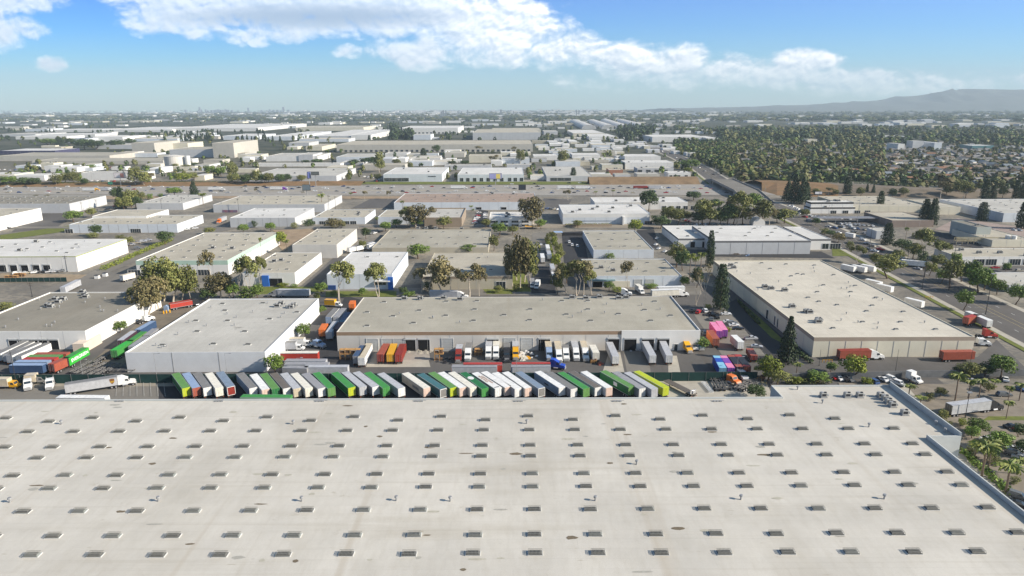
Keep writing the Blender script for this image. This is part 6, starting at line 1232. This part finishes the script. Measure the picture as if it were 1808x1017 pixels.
T('in the park-like strip near the bridge', (1196, 398, 366, 26, 'o'), (1232, 398, 372, 26, 'rd'), (1294, 398, 362, 30, 'o'), (1358, 398, 366, 26, 'eb'), (1262, 372, 350, 22, 'rd'))
T('in the middle blocks', (602, 404, 390, 18, 'o'), (700, 402, 386, 20, 'r'), (858, 402, 386, 18, 'o'), (520, 404, 392, 16, 'so'), (640, 442, 424, 16, 'o'), (905, 414, 398, 22, 'o'), (1020, 402, 388, 18, 'o'), (955, 404, 386, 20, 'r'))
TREES = [q for q in TREES if q[3] > 2]; NTREE = len(TREES); print('hand placed trees', NTREE)
trn = random.Random(77); VAR = dict(p=3, c=2, cy=2, b=2)
count = 0
for x, yb, yt, w_, k, where in TREES:
    p = P(x, yb); h = max(1.5, PY(x, yt, p.y).z); dz = proj((p.x, p.y, h * .6))[2]; wd = w_ / FPX * dz * (1.28 if k in ('e', 'eb', 'ed', 'eo', 'o', 'b', 'rd', 'r') else 1.1)
    mk, lf, bk, words, nm = TK[k]; tm, cm_ = tmesh(mk, lf, bk, trn.randrange(VAR.get(k, 3)))
    t = thing(nm, '', 'palm' if k == 'p' else 'bush' if nm == 'bush' else 'tree', (p.x, p.y, 0), trn.uniform(0, 6.28), sc=(wd, wd, h)); link('trunk', tm, t); link('crown', cm_, t); t['group'] = ('bushes ' if nm == 'bush' else 'trees ') + where
    later(t, words, where); count += 1
# far trees: the largest ones individually, the rest as one canopy
far = []
def scatter(n, x0, x1, y0, y1, hr, wr, kinds, bias=1.0):
    for _ in range(n):
        y = y0 + (y1 - y0) * trn.random() ** bias; x = trn.uniform(x0, x1); p = P(x, y); h = trn.uniform(*hr); far.append((p.x, p.y, h, trn.uniform(*wr), trn.choice(kinds), (h / p.y)))
scatter(1300, 1240, 1560, 254, 320, (3, 13), (4, 18), ['o', 'o', 'rd', 'eo', 'eo', 'r', 'b2'], 1.2); scatter(1700, 1540, 2100, 254, 336, (3, 8), (5, 11), ['b2', 'o', 'eo', 'rd', 'b2'], 1.2); scatter(60, 1400, 2000, 318, 338, (8, 14), (8, 14), ['eo', 'rd', 'o', 'b2']); scatter(1500, 1190, 2100, 225, 256, (8, 15), (10, 20), ['rd', 'o', 'rd', 'r']); scatter(260, 1250, 1560, 232, 252, (15, 22), (14, 24), ['rd', 'eo']); scatter(170, 1090, 1160, 226, 248, (16, 24), (12, 20), ['rd', 'c'])
scatter(180, 690, 752, 222, 247, (17, 26), (13, 20), ['rd', 'c']); scatter(1300, -200, 1240, 206, 250, (8, 15), (8, 15), ['o', 'rd', 'c', 'rd']); scatter(650, 0, 1230, 250, 320, (5, 10), (5, 9), ['o', 'rd', 'r', 'o']); scatter(120, 310, 520, 236, 252, (13, 20), (8, 12), ['c']); scatter(60, 0, 300, 226, 236, (10, 15), (8, 12), ['c'])
scatter(3200, -300, 2100, 195.3, 214, (10, 20), (30, 70), ['rd', 'o', 'rd', 'eo']); scatter(500, 1190, 1300, 250, 300, (6, 12), (7, 13), ['rd', 'o', 'r']); scatter(70, 1380, 1700, 318, 322, (6, 12), (6, 10), ['rd', 'o', 'r'])
def okfar(q):
    a = proj((q[0], q[1], 0)); b_ = proj((q[0], q[1], q[2]))
    for xl, xr, yb, yf, yg, *_ in FARB:
        if xl - 2 < a[0] < xr + 2 and yb < a[1] < yg + .6: return False
    if 1100 < a[0] < 1300 and a[1] > 262:     # keep the road clear
        for (ax, ay), (bx, by) in zip(st, st[1:]):
            if min(ay, by) <= q[1] <= max(ay, by):
                xx = ax + (bx - ax) * (q[1] - ay) / (by - ay)
                if abs(q[0] - xx) < 22: return False
    return a[1] < 321 + min(17, max(0, (a[0] - 1325) * .043)) and not (a[0] < 1180 and a[1] > 319)
far = [q for q in far if okfar(q)]
far.sort(key=lambda q: -q[5] if -40 < proj(q[:2] + (0,))[0] < 1850 else 0)
nind = max(0, 300 - count)
FW_ = dict(b2='dry brown', r='green', o='dull olive', rd='dark', y='yellow-green', eo='olive eucalyptus', c='dark pointed conifer')
for q in far[:nind]:
    mk, lf, bk, words, nm = TK[q[4]]; tm, cm_ = tmesh(mk, lf, bk, trn.randrange(VAR.get(q[4], 3))); t = thing(nm, f"small {words} in the hazy background beyond the freeway", 'tree', (q[0], q[1], 0), trn.uniform(0, 6), f'{FW_[q[4]]} trees beyond the freeway', sc=(q[3], q[3], q[2])); link('trunk', tm, t); link('crown', cm_, t)
def low(seed, pointed):
    rg = random.Random(seed); b = MB()
    for i in range(26):
        a = rg.uniform(0, 6.28); z = rg.uniform(.08, .98); m = (1 - z) * .5 + .03 if pointed else .5 * math.sqrt(max(.02, 1 - (z * 1.7 - .8) ** 2)) if z < 1 else .1; rr_ = m * rg.uniform(.5, 1); c = Vector((math.cos(a) * rr_, math.sin(a) * rr_, z)); n_ = Vector((math.cos(a), math.sin(a), (z - .3) * 2 + rg.uniform(-.5, .5))).normalized(); u = n_.orthogonal().normalized(); v = n_.cross(u); s_ = .17; b.quad(c - u * s_ - v * s_, c + u * s_ - v * s_ * .8, c + u * s_ * .8 + v * s_, c - u * s_ + v * s_)
    return b
LOW = {p_: [low(i + (9 if p_ else 0), p_) for i in range(4)] for p_ in (0, 1)}
mats_ = ['green', 'olive', 'dark', 'yellow', 'conif', 'brown']; mi_ = dict(b2=5, r=0, o=1, rd=2, y=3, eo=1, c=4); b = MB()
for q in far[nind:]:
    l = trn.choice(LOW[1 if q[4] == 'c' else 0]); o_ = len(b.v); ca, sa = math.cos(q[0]), math.sin(q[0])
    b.v += [(q[0] + (x * ca - y * sa) * q[3], q[1] + (x * sa + y * ca) * q[3], z * q[2]) for x, y, z in l.v]; b.f += [tuple(o_ + i for i in f_) for f_ in l.f]; b.m += [mi_[q[4]]] * len(l.f)
tag(b.obj('tree_canopy', [LV[m_] for m_ in mats_]), 'continuous hazy mass of suburban treetops reaching to the horizon', 'trees', kind='stuff')
# ---- suburb houses
HROOF = [mat('grey shingle roof', (.17, .165, .16), .9, .15, .5), mat('brown shingle roof', (.20, .155, .12), .9, .15, .5), mat('pale shingle roof', (.27, .26, .25), .9, .15, .5), mat('clay tile roof', (.24, .13, .08), .9, .15, .5), mat('blue grey roof', (.18, .21, .24), .9, .15, .5)]
def house_mesh(v):
    rg = random.Random(v); w_, d_, h_ = rg.uniform(10, 15), rg.uniform(9, 13), rg.choice((3, 3, 5.5)); a, r_ = MB(), MB(); a.box(-w_ / 2, w_ / 2, -d_ / 2, d_ / 2, 0, h_)
    for x in (-.3, .05, .3): a.box(w_ * x - .7, w_ * x + .7, -d_ / 2 - .05, -d_ / 2 - .01, 1.0, 2.1, 1)
    e = .6; r_.prism([(-d_ / 2 - e, h_ - .15), (0, h_ + 2.3), (d_ / 2 + e, h_ - .15)], -w_ / 2 - e, w_ / 2 + e); return a.mesh('wall', [rg.choice([WW, WC, WK]), GL]), r_, (w_, d_)
HS = []; hr = random.Random(9)
for _ in range(520):
    y = hr.uniform(262, 318) if hr.random() < .8 else hr.uniform(252, 262); x = hr.uniform(1290, 1900); y += max(0, (x - 1450) * .04) if hr.random() < .5 else 0; y = min(y, 334); p = P(round(x / 1) * 1, y); HS.append((p.x + hr.uniform(-4, 4), p.y))
sx0 = P(1800, 318).x
HS = [q for q in HS if q[0] > P(1262, 300).x + 40]; HS.sort(key=lambda q: q[1] if proj((q[0], q[1], 0))[0] < 1830 else 1e9)
hb = MB()
for i, (x, y) in enumerate(HS):
    v = hr.randrange(8); wm_, rmb, _ = shared(('house', v), lambda: house_mesh(v)); rz = hr.choice((0, R(90), R(35), R(-20), 0))
    if i < 290:
        k = hr.choice((0, 0, 1, 1, 2, 3, 4)); kw = ('grey', 'brown', 'pale', 'orange-tiled', 'blue-grey')[k] + ('-roofed' if k != 3 else '')
        t = thing('house', f'small {kw} suburban house among trees beyond the brown slope', 'house', (x, y, 0), rz, f'{kw} suburban houses'); link('wall', wm_, t); link('roof', shared(('hroof', v, k), lambda: rmb.mesh('roof', [HROOF[k]])), t)
    else: hb.box(x - 6, x + 6, y - 5, y + 5, 0, 3.2, 1); hb.box(x - 6.5, x + 6.5, y - 5.5, y + 5.5, 3.2, 5.2, 0, taper=(2, 5.2))
tag(hb.obj('distant_houses', [HROOF[0], WW]), 'hazy crowd of tiny suburban roofs behind the nearer houses', 'houses', kind='stuff')
# ================================================================ fences, poles, signs and yard things
FNET = mat('dark green windscreen mesh', (.012, .045, .042), .9, .2, .5); POST = mat('fence post', (.20, .21, .21), .6, .15, 2)
def fence(label, pts, h=2.6, m=FNET, post=3.0, name='fence', th=.05):
    t = thing(name, label, 'fence', (pts[0][0], pts[0][1], 0)); ox, oy = pts[0]; b, q = MB(), MB()
    for (ax, ay), (bx, by) in zip(pts, pts[1:]):
        ax -= ox; bx -= ox; ay -= oy; by -= oy; d = Vector((bx - ax, by - ay)); l = d.length; n = Vector((-d.y, d.x)).normalized() * th; k = max(1, int(l / post))
        for i in range(k):
            a = Vector((ax, ay)) + d * i / k; c = Vector((ax, ay)) + d * (i + 1) / k; s = .06 * math.sin(i * 1.7)
            for sg in (1, -1): b.quad((a.x + n.x * sg, a.y + n.y * sg, .05), (c.x + n.x * sg, c.y + n.y * sg, .05), (c.x + n.x * sg, c.y + n.y * sg, h - .08 + s), (a.x + n.x * sg, a.y + n.y * sg, h - .05 - s))
            q.cyl((a.x - n.x * 2.5, a.y - n.y * 2.5, 0), (a.x - n.x * 2.5, a.y - n.y * 2.5, h + .15), .05, k=6)
        q.cyl((ax, ay, h), (bx, by, h), .03, k=5)
    b.obj('screen', m, t); q.obj('posts', POST, t); return t
fy = P(900, 674).y
a = P(-140, 676); fence('long dark green screened fence between the trailer row and the yards', [(a.x, fy), (P(1336, 672).x, fy)], 3.4, post=6)
fence('dark green screened fence behind the storage yard at left', [g2(-40, 499), g2(118, 497.5)], 2.6)
def wall(label, pts, h, m, th=.25, name='yard_wall'):
    b = MB()
    for (ax, ay), (bx, by) in zip(pts, pts[1:]):
        d = Vector((bx - ax, by - ay)); n = Vector((-d.y, d.x)).normalized() * th / 2
        v = [(ax + n.x, ay + n.y), (bx + n.x, by + n.y), (bx - n.x, by - n.y), (ax - n.x, ay - n.y)]
        for i in range(4): j = (i + 1) % 4; b.quad((*v[j], -.1), (*v[i], -.1), (*v[i], h), (*v[j], h))
        b.quad(*[(x, y, h) for x, y in v][::-1])
    return tag(b.obj(name, m), label, 'wall')
wall('long dark yard wall behind the parked cars below the truck lane', [g2(1385, 672), g2(1665, 666), g2(1830, 664)], 2.6, mat('weathered grey block wall', (.14, .145, .15), .9, .2, .4))
wall('low grey wall between the truck court and the freeway warehouses', [g2(455, 404), g2(633, 404)], 1.8, mat('pale block wall', (.40, .38, .34), .9, .1, .3)); wall('grey wall along the near side of the freeway', [g2(600, 347), g2(1010, 348)], 2.2, MC['pale block wall']); wall('light grey noise wall by the freeway at left', [g2(-100, 345.5), g2(230, 346)], 2.0, MC['pale block wall'])
wall('low brown wall in front of the white building with the blue stripe', [g2(994, 401), g2(1080, 400)], 2.0, mat('brown block wall', (.30, .24, .18), .9, .08, .3)); wall('dark low wall at the top of the blue-sided truck court', [g2(992, 416), g2(1030, 416)], 2.2, DARKM)
wall('white screen wall on the right roofline of the grey building', [(P(221, 622, 8).x - .5, P(340, 600).y), (P(221, 622, 8).x - .5, P(340, 575).y)], 9.6, WW) if False else None
def hedge(label, pts, w_, h, leaf='yellow'):
    rg = random.Random(len(label)); b = MB()
    for (ax, ay), (bx, by) in zip(pts, pts[1:]):
        l = math.hypot(bx - ax, by - ay); n = int(l / 1.5)
        for i in range(n): t = i / n; leaves(b, (ax + (bx - ax) * t + rg.uniform(-.4, .4), ay + (by - ay) * t, h * .5), w_ * rg.uniform(.45, .62), 46, .28, rg, h / w_ * .95)
    tag(b.obj('hedge', LV[leaf]), label, 'hedge')
hedge('long yellow-green hedge along the side street by the olive-trimmed warehouse', [g2(183, 478), g2(240, 452), g2(305, 425)], 3.4, 3.2); hedge('yellow-green hedge row left of the drive trailers', [g2(978, 470), g2(965, 424)], 3, 3.0); hedge('dark clipped hedge along the wall in front of the blue-striped building', [g2(1000, 398), g2(1080, 397.5)], 2, 1.6, 'olive')
hedge('shrub border along the right wall of the foreground warehouse', [g2(1632, 728), g2(1690, 775)], 3.4, 1.8, 'olive'); hedge('green ground shrubs between the palms and the foreground warehouse', [g2(1700, 800), g2(1790, 880)], 3.0, 1.6, 'green'); hedge('dark shrubs along the shaded wall of the big cream warehouse', [g2(1340, 572), g2(1302, 532)], 1.6, 1.4, 'dark'); hedge('dark shrubs at the near corner of the shaded cream warehouse wall', [g2(1432, 642), g2(1392, 612)], 2.2, 1.8, 'dark')
hedge('dark roadside hedge beyond the freeway at the left', [g2(-30, 329), g2(200, 326), g2(420, 325)], 6, 4.5, 'dark'); hedge('green strip of shrubs at the foot of the suburb slope', [g2(1372, 319.5), g2(1480, 324), g2(1650, 332)], 7, 5, 'dark')
hedge('shrub strip with spiky plants behind the foreground warehouse roof', [g2(1395, 678), g2(1470, 677)], 3, 2.2, 'olive')
# poles with arms and lamps
def pole(label, x, yb, yt, kind='lamp', r=.14, cat='street lamp', name='street_lamp', arm=0, where=None):
    p = P(x, yb); h = max(4, PY(x, yt, p.y).z); t = thing(name, label, cat, (p.x, p.y, 0)); b = MB(); b.cyl((0, 0, 0), (0, 0, h), r, r * .6, 8); b.cyl((0, 0, 0), (0, 0, .5), r * 2, r * 1.6, 8); b.obj('pole', DARKM if kind != 'pale' else GALV, t)
    if kind in ('lamp', 'pale'):
        b = MB(); s = arm or 1; b.cyl((0, 0, h - .1), (1.6 * s, 0, h + .1), .05, k=6); b.obj('arm', GALV, t); b = MB(); b.box(*sorted((1.5 * s, 2.3 * s)), -.22, .22, h, h + .18); b.obj('lamp_head', GALV, t)
    elif kind == 'util':
        b = MB(); b.box(-1.3, 1.3, -.06, .06, h - .7, h - .55); b.box(-.9, .9, -.06, .06, h - 1.7, h - 1.55)
        for q in (-1.2, -.5, .5, 1.2): b.cyl((q, 0, h - .55), (q, 0, h - .3), .05, k=5)
        b.obj('crossarm', BARK['brown'], t)
    elif kind == 'box': b = MB(); b.box(-.7, .7, -.35, .35, h, h + .35); b.obj('lamp_head', GALV, t)
    if where: later(t, label, where); t['group'] = label + ' ' + where
    return t
pole('square-headed lamp post beside the grey trailer truck in the tan car park', 1704, 738, 694, 'box', .12); pole('slim brown flood post behind the left fence', 30, 682, 618, 'none', .13, 'post', 'post')
for x, yb, yt in ((148, 672, 635), (278, 670, 624), (402, 670, 624), (526, 668, 632), (912, 668, 636), (1300, 668, 630)): pole('slim pale post', x, yb, yt, 'pale', .09, where='behind the long green fence')
for x, yb, yt, k in ((1628, 510, 470, 'util'), (1675, 513, 432, 'lamp'), (1740, 556, 484, 'box'), (1632, 490, 446, 'lamp'), (1534, 446, 402, 'lamp'), (1460, 402, 362, 'pale'), (1513, 396, 350, 'pale'), (1712, 508, 478, 'pale'), (1602, 462, 440, 'none'), (1474, 402, 380, 'pale')): pole('tall dark post' if k != 'pale' else 'tall pale lamp post', x, yb, yt, k, .17, 'post', 'lamp_post', where='along the street at right')
for x, yb, yt in ((1446, 646, 617), (1580, 662, 617), (1712, 648, 615)): pole('slim pole', x, yb, yt, 'none', .08, 'post', 'post', where='on the truck lane by the tan wall')
for x, yb, yt in ((119, 480, 451), (147, 384, 356), (116, 370, 349), (172, 372, 352), (322, 366, 348), (422, 376, 350), (286, 372, 352), (581, 372, 344), (593, 372, 346), (769, 362, 345), (812, 362, 344), (57, 524, 499), (265, 368, 350), (900, 362, 346)): pole('thin wooden utility pole', x, yb, yt, 'util', .16, 'utility pole', 'utility_pole', where='among the warehouses')
for x, yb, yt in ((164, 326, 296), (5, 328, 312), (88, 328, 316), (542, 343, 330), (920, 344, 330), (1079, 336, 324), (1258, 330, 312), (1301, 340, 318), (1230, 318, 288), (1262, 312, 292), (1350, 348, 328), (214, 330, 314)): pole('freeway mast', x, yb, yt, 'pale', .2, 'lamp post', 'lamp_post', where='by the freeway')
pole('tall pale flag-like pole beside the white extension doors', 1178, 506, 484, 'none', .08, 'post', 'post')
# billboards
def board(label, x, yb, y0, y1, wpx, col, c2, ang=0, name='billboard'):
    p = P(x, yb); s = proj((p.x, p.y, 6))[2] / FPX; h0, h1 = PY(x, y1, p.y).z, PY(x, y0, p.y).z; t = thing(name, label, 'billboard', (p.x, p.y, 0), R(ang)); b = MB(); b.cyl((0, 0, 0), (0, 0, h0 + .3), .4, k=8); b.obj('post', GALV, t)
    b = MB(); b.box(-wpx * s / 2, wpx * s / 2, -.35, .35, h0, h1); b.box(-wpx * s / 2 - .3, wpx * s / 2 + .3, -.9, .9, h0 - .25, h0 - .05); b.obj('frame', DARKM, t)
    b = MB(); w_ = wpx * s / 2 - .3; b.quad((-w_, -.38, h0 + .3), (w_, -.38, h0 + .3), (w_, -.38, h1 - .3), (-w_, -.38, h1 - .3), 0); b.quad((w_ * .1, -.40, h0 + .5), (w_ * .8, -.40, h0 + .5), (w_ * .8, -.40, h1 - .7), (w_ * .1, -.40, h1 - .7), 1); b.obj('panel', [paint(col), paint(c2)], t)
board('pale billboard on a post above the left freeway bank', 214, 328, 305, 314, 20, (.7, .66, .66), (.55, .25, .2)); board('dark double-sided billboard seen from behind left of centre', 547, 330, 303, 315, 8, (.06, .08, .22), (.1, .15, .3), 60); board('grey billboard back behind the dark one', 558, 330, 303, 309, 14, (.12, .13, .12), (.12, .13, .12)); board('colourful billboard in front of the slot-window warehouse', 875, 327, 306, 316, 22, (.35, .35, .6), (.75, .6, .15)); board('bluish grey billboard back beside the freeway at left centre', 542, 345, 326, 336, 14, (.16, .20, .22), (.16, .20, .22)); board('black billboard back on the freeway at centre', 922, 346, 326, 335, 13, (.015, .02, .03), (.015, .02, .03), 12); board('green freeway sign board at left', 196, 330, 321, 326, 9, (.05, .25, .15), (.05, .25, .15), name='road_sign'); board('white rooftop-like sign panel near the dark conifers', 1444, 350, 338, 343, 13, (.7, .7, .72), (.5, .5, .55))
# pallet stacks, bales, bins in the dock yard
WOOD = mat('raw pallet wood', (.48, .27, .10), .9, .25, 1.5)
def pallets(label, x, y, n=3, w_=2.2, h=2.6, name='timber_rack'):
    p = P(x, y); t = thing(name, label, 'timber rack', (p.x, p.y, 0)); b = MB()
    for i in range(n):
        for s in (0, 1): b.box(i * w_, i * w_ + .18, s * 1.5, s * 1.5 + .18, 0, h + .3 * (i % 2))
        b.box((i - .0) * w_, i * w_ + w_ * .96, -.05, 1.8, h * .55, h * .62); b.box(i * w_, i * w_ + w_ * .96, -.05, 1.8, h * .95, h)
    b.obj('frame', WOOD, t)
    b = MB()
    for i in range(n): b.box(i * w_ + .35, i * w_ + w_ * .8, .2, 1.5, h * .62, h * .62 + .7 + .3 * (i % 2)); b.box(i * w_ + .4, i * w_ + w_ * .7, .3, 1.4, .02, .8)
    b.obj('crates', mat('dark crate wood', (.17, .10, .06), .9, .3, 1.5), t)
pallets('tan timber frame rack at the left corner of the taupe warehouse', 600, 636, 4, 2.0, 4.2); pallets('tall orange timber frame left of the truck docks', 767, 637, 2, 1.8, 4.6); pallets('small timber stack beside the white truck with grey fairing', 838, 628, 2, 1.6, 2.6); pallets('orange crate stack at the near edge of the yard by the yellow truck', 1043, 642, 2, 1.2, 1.2); pallets('scattered wooden crates in the yard at left', 8, 494, 3, 2.5, 2.2)
pallets('orange crates among the storage yard vehicles', 24, 489, 3, 2.2, 2.0); pallets('orange timber stack at the edge of the fence lot', 1336, 673, 2, 1.6, 1.4)
def heap(label, x, y, r, h, m, name='bag_pile', cat='pile', n=26):
    p = P(x, y); rg = random.Random(int(x)); b = MB()
    for i in range(n):
        a = rg.uniform(0, 6.28); q = r * math.sqrt(rg.random()); z = h * (1 - q / r); s = rg.uniform(.35, .6)
        b.box(q * math.cos(a) - s, q * math.cos(a) + s, q * math.sin(a) * .6 - s * .7, q * math.sin(a) * .6 + s * .7, max(0, z - s), z + s * .5, 0, taper=(s * .35, s * .25))
    o = b.obj(name, m); o.location = (p.x, p.y, 0); tag(o, label, cat)
heap('heap of white bags in the yard behind the red-roofed trailer', 928, 628, 4.5, 2.2, paint(C['white'])); heap('heap of white bags right of the yellow-nosed truck', 922, 634, 3, 1.4, paint(C['cream'])); heap('yellow machine-like heap beside the white bags', 931, 633, 1.2, 1.2, paint(C['yellow']), 'forklift', 'machine', 10)
heap('white wrapped goods at the dock of the white extension', 1126, 617, 5, 1.2, paint(C['lgrey'])); heap('dark clutter of drums and parts between the dock trucks', 795, 638, 5, 2.0, DARKM, 'parts_pile'); heap('dark clutter behind the yellow-nosed truck', 893, 638, 4, 2.0, DARKM, 'parts_pile'); heap('pale rubble on the loading apron', 738, 620, 6, .5, CONC, 'rubble'); heap('red and white clutter beside the white van', 1060, 650 - 6, 1.6, 1.0, paint(C['rust']), 'parts_pile', 'pile', 9)
heap('dark scrap pile behind the pink containers', 1256, 556, 5, 1.8, DARKM, 'parts_pile'); heap('small white heap on the truck court behind the cream warehouse', 1322, 452, 2, 1.2, paint(C['lblue']), 'bag_pile', 'pile', 9); heap('rusty orange heap on the truck court behind the cream warehouse', 1275, 448, 4, 1.8, paint(C['rust']), 'parts_pile'); heap('dark heap beside the orange one on the truck court', 1300, 450, 3, 1.2, paint(C['brown']), 'parts_pile')
for i, (x, y, c_) in enumerate(((300, 552, 'yellow'), (294, 553, 'yellow'), (289, 554, 'yellow'))):
    p = P(x, y); b = MB(); b.cyl((0, 0, 0), (0, 0, 1.4), .35, .3, 8); b.cyl((0, 0, 1.4), (0, 0, 1.5), .25, .1, 8); o = b.obj('bollard', paint(C[c_])); o.location = (p.x, p.y, 0); tag(o, f'yellow bollard at the top of the alley, {["rightmost", "middle", "leftmost"][i]} of three', 'bollard', 'yellow bollards')
p = P(295, 552); b = MB(); b.box(-1.0, 1.0, -1, 1, .2, 2.6); b.cyl((0, 0, 2.6), (0, 0, 3), .5, .3, 8); o = b.obj('water_tank', paint(C['lblue'])); o.location = (P(295, 549).x, P(295, 549).y, 0); tag(o, 'small light blue tank behind the yellow bollards', 'tank')
# bins and enclosure, gate posts
for i, (x, y) in enumerate(((172, 492), (186, 488))): p = P(x, y); b = MB(); b.box(-1.2, 1.2, -1, 1, 0, 2.0, 0, taper=(.15, .1)); b.box(-1.25, 1.25, -1.05, 1.05, 2.0, 2.15, 1); o = b.obj('waste_container', [WW, DARKM]); o.location = (p.x, p.y, 0); tag(o, f'{["left", "right"][i]} one of two white bins at the corner of the side street', 'bin', 'white bins')
def frame_gate(label, x, y, col): p = P(x, y); b = MB(); [b.cyl((q, 0, 0), (q, 0, 1.2), .1, k=6) for q in (0, 1.2, 2.4, 3.6)]; b.box(-.05, 3.65, -.05, .05, 1.0, 1.12); o = b.obj('barrier', paint(col)); o.location = (p.x, p.y, 0); tag(o, label, 'barrier')
frame_gate('yellow guard posts beside the street entrance', 1634, 527, C['yellow']); frame_gate('yellow railing at the near corner of the cream warehouse', 1452, 640, C['yellow'])
# small steel frames and ladders beside the bare chassis
for i, (x0, y0, x1, y1) in enumerate(((1238, 676, 1253, 694), (1241, 676, 1256, 694), (1244, 676, 1259, 694))):
    a, c = P(x0, y0), P(x1, y1); d = Vector((c.x - a.x, c.y - a.y)); L_ = d.length; t = tag(link('ladder_rack', None, None, (a.x, a.y, 0), math.atan2(d.y, d.x)), '', 'rack', 'white ladder racks'); b = MB()
    for s in (-.25, .25): b.box(0, L_, s - .04, s + .04, .5, .6)
    for k in range(int(L_ / .6)): b.box(k * .6, k * .6 + .06, -.25, .25, .5, .58)
    for k in (0.2, L_ - .3): b.box(k, k + .08, -.3, .3, 0, .5)
    b.obj('rails', paint(C['white']), t); later(t, 'pale ladder-like rack lying', 'on the concrete lot')
# steel pipe rack by the plant, antenna mast
p = P(1688, 432); b = MB(); pe = P(1772, 430); Lx = pe.x - p.x
for k in range(int(Lx / 4)): b.box(k * 4, k * 4 + .25, 0, .25, 0, 4.5); b.box(k * 4, k * 4 + .25, 3, 3.25, 0, 4.5)
for z in (2.2, 3.3, 4.4): b.box(0, Lx, 0, .25, z, z + .2); b.box(0, Lx, 3, 3.2, z, z + .2); b.cyl((0, 1.5, z + .4), (Lx, 1.5, z + .4), .22, k=6)
o = b.obj('pipe_rack', mat('buff pipework', (.42, .37, .24), .7, .2, .6)); o.location = (p.x, p.y, 0); tag(o, 'long buff pipe rack in front of the plant with white tanks', 'pipe rack')
# orange awning tent strip, umbrellas etc by the street
for (x, y, w_, d_, h, col, lab, nm) in ((940, 404, 12, 5, 2.4, (.68, .34, .02), 'bright orange-yellow canopy at the left end of the tan street', 'canopy'), (985, 415, 7, 5, 2.6, (.30, .42, .62), 'light blue canopy at the head of the trailer drive', 'canopy'), (1500, 392, 60, 10, 4, (.19, .19, .20), 'long low grey canopy roof over the car lot', 'canopy'), (740, 350, 0, 0, 0, None, '', '')):
    if not col: continue
    p = P(x, y); b = MB(); b.box(-w_ / 2, w_ / 2, -d_ / 2, d_ / 2, h - .3, h, 0, taper=(.2, .2)); [b.cyl((sx * w_ * .46, sy * d_ * .42, 0), (sx * w_ * .46, sy * d_ * .42, h - .3), .08, k=6, mi=1) for sx in (-1, 1) for sy in (-1, 1)]
    o = b.obj(nm, [paint(col), GALV]); o.location = (p.x, p.y, 0); tag(o, lab, 'canopy')
def arch(label, x, yb, wpx):
    p = P(x, yb); s = proj((p.x, p.y, 3))[2] / FPX; r = wpx * s / 2; pts = [(-r * math.cos(math.pi * k / 12), r * .9 * math.sin(math.pi * k / 12)) for k in range(13)]; b = MB(); t = thing('entrance_arch', label, 'building', (p.x, p.y, 0), R(90)); 
    b = MB(); b.prism([(y, z + 2.5) for y, z in pts] + [(r, 0), (-r, 0)], -9, 0); b.obj('vault', WW, t); b = MB(); b.poly([(.02 + .02, y * .8, z * .8 + 2.5) for y, z in pts]); b.obj('window', GL, t)
arch('white arched entrance building glimpsed between the trees by the street', 1333, 397, 21)
# ================================================================ haze
b = MB(); b.box(-17500, 17500, -17500, 17500, -6, 900); hz = b.mesh('haze', mat('air haze', (1, 1, 1), var=0)); o = link('haze', hz); tag(o, kind='stuff')
hm = bpy.data.materials.new('morning haze'); hm.use_nodes = True; t_ = hm.node_tree; t_.nodes.clear(); pv = t_.nodes.new('ShaderNodeVolumePrincipled'); ou = t_.nodes.new('ShaderNodeOutputMaterial'); t_.links.new(pv.outputs[0], ou.inputs['Volume'])
pv.inputs['Color'].default_value = (.70, .87, 1.0, 1); pv.inputs['Density'].default_value = 6.8e-5; pv.inputs['Anisotropy'].default_value = 0
hz.materials.clear(); hz.materials.append(hm)
bpy.context.view_layer.update()
finish_labels()
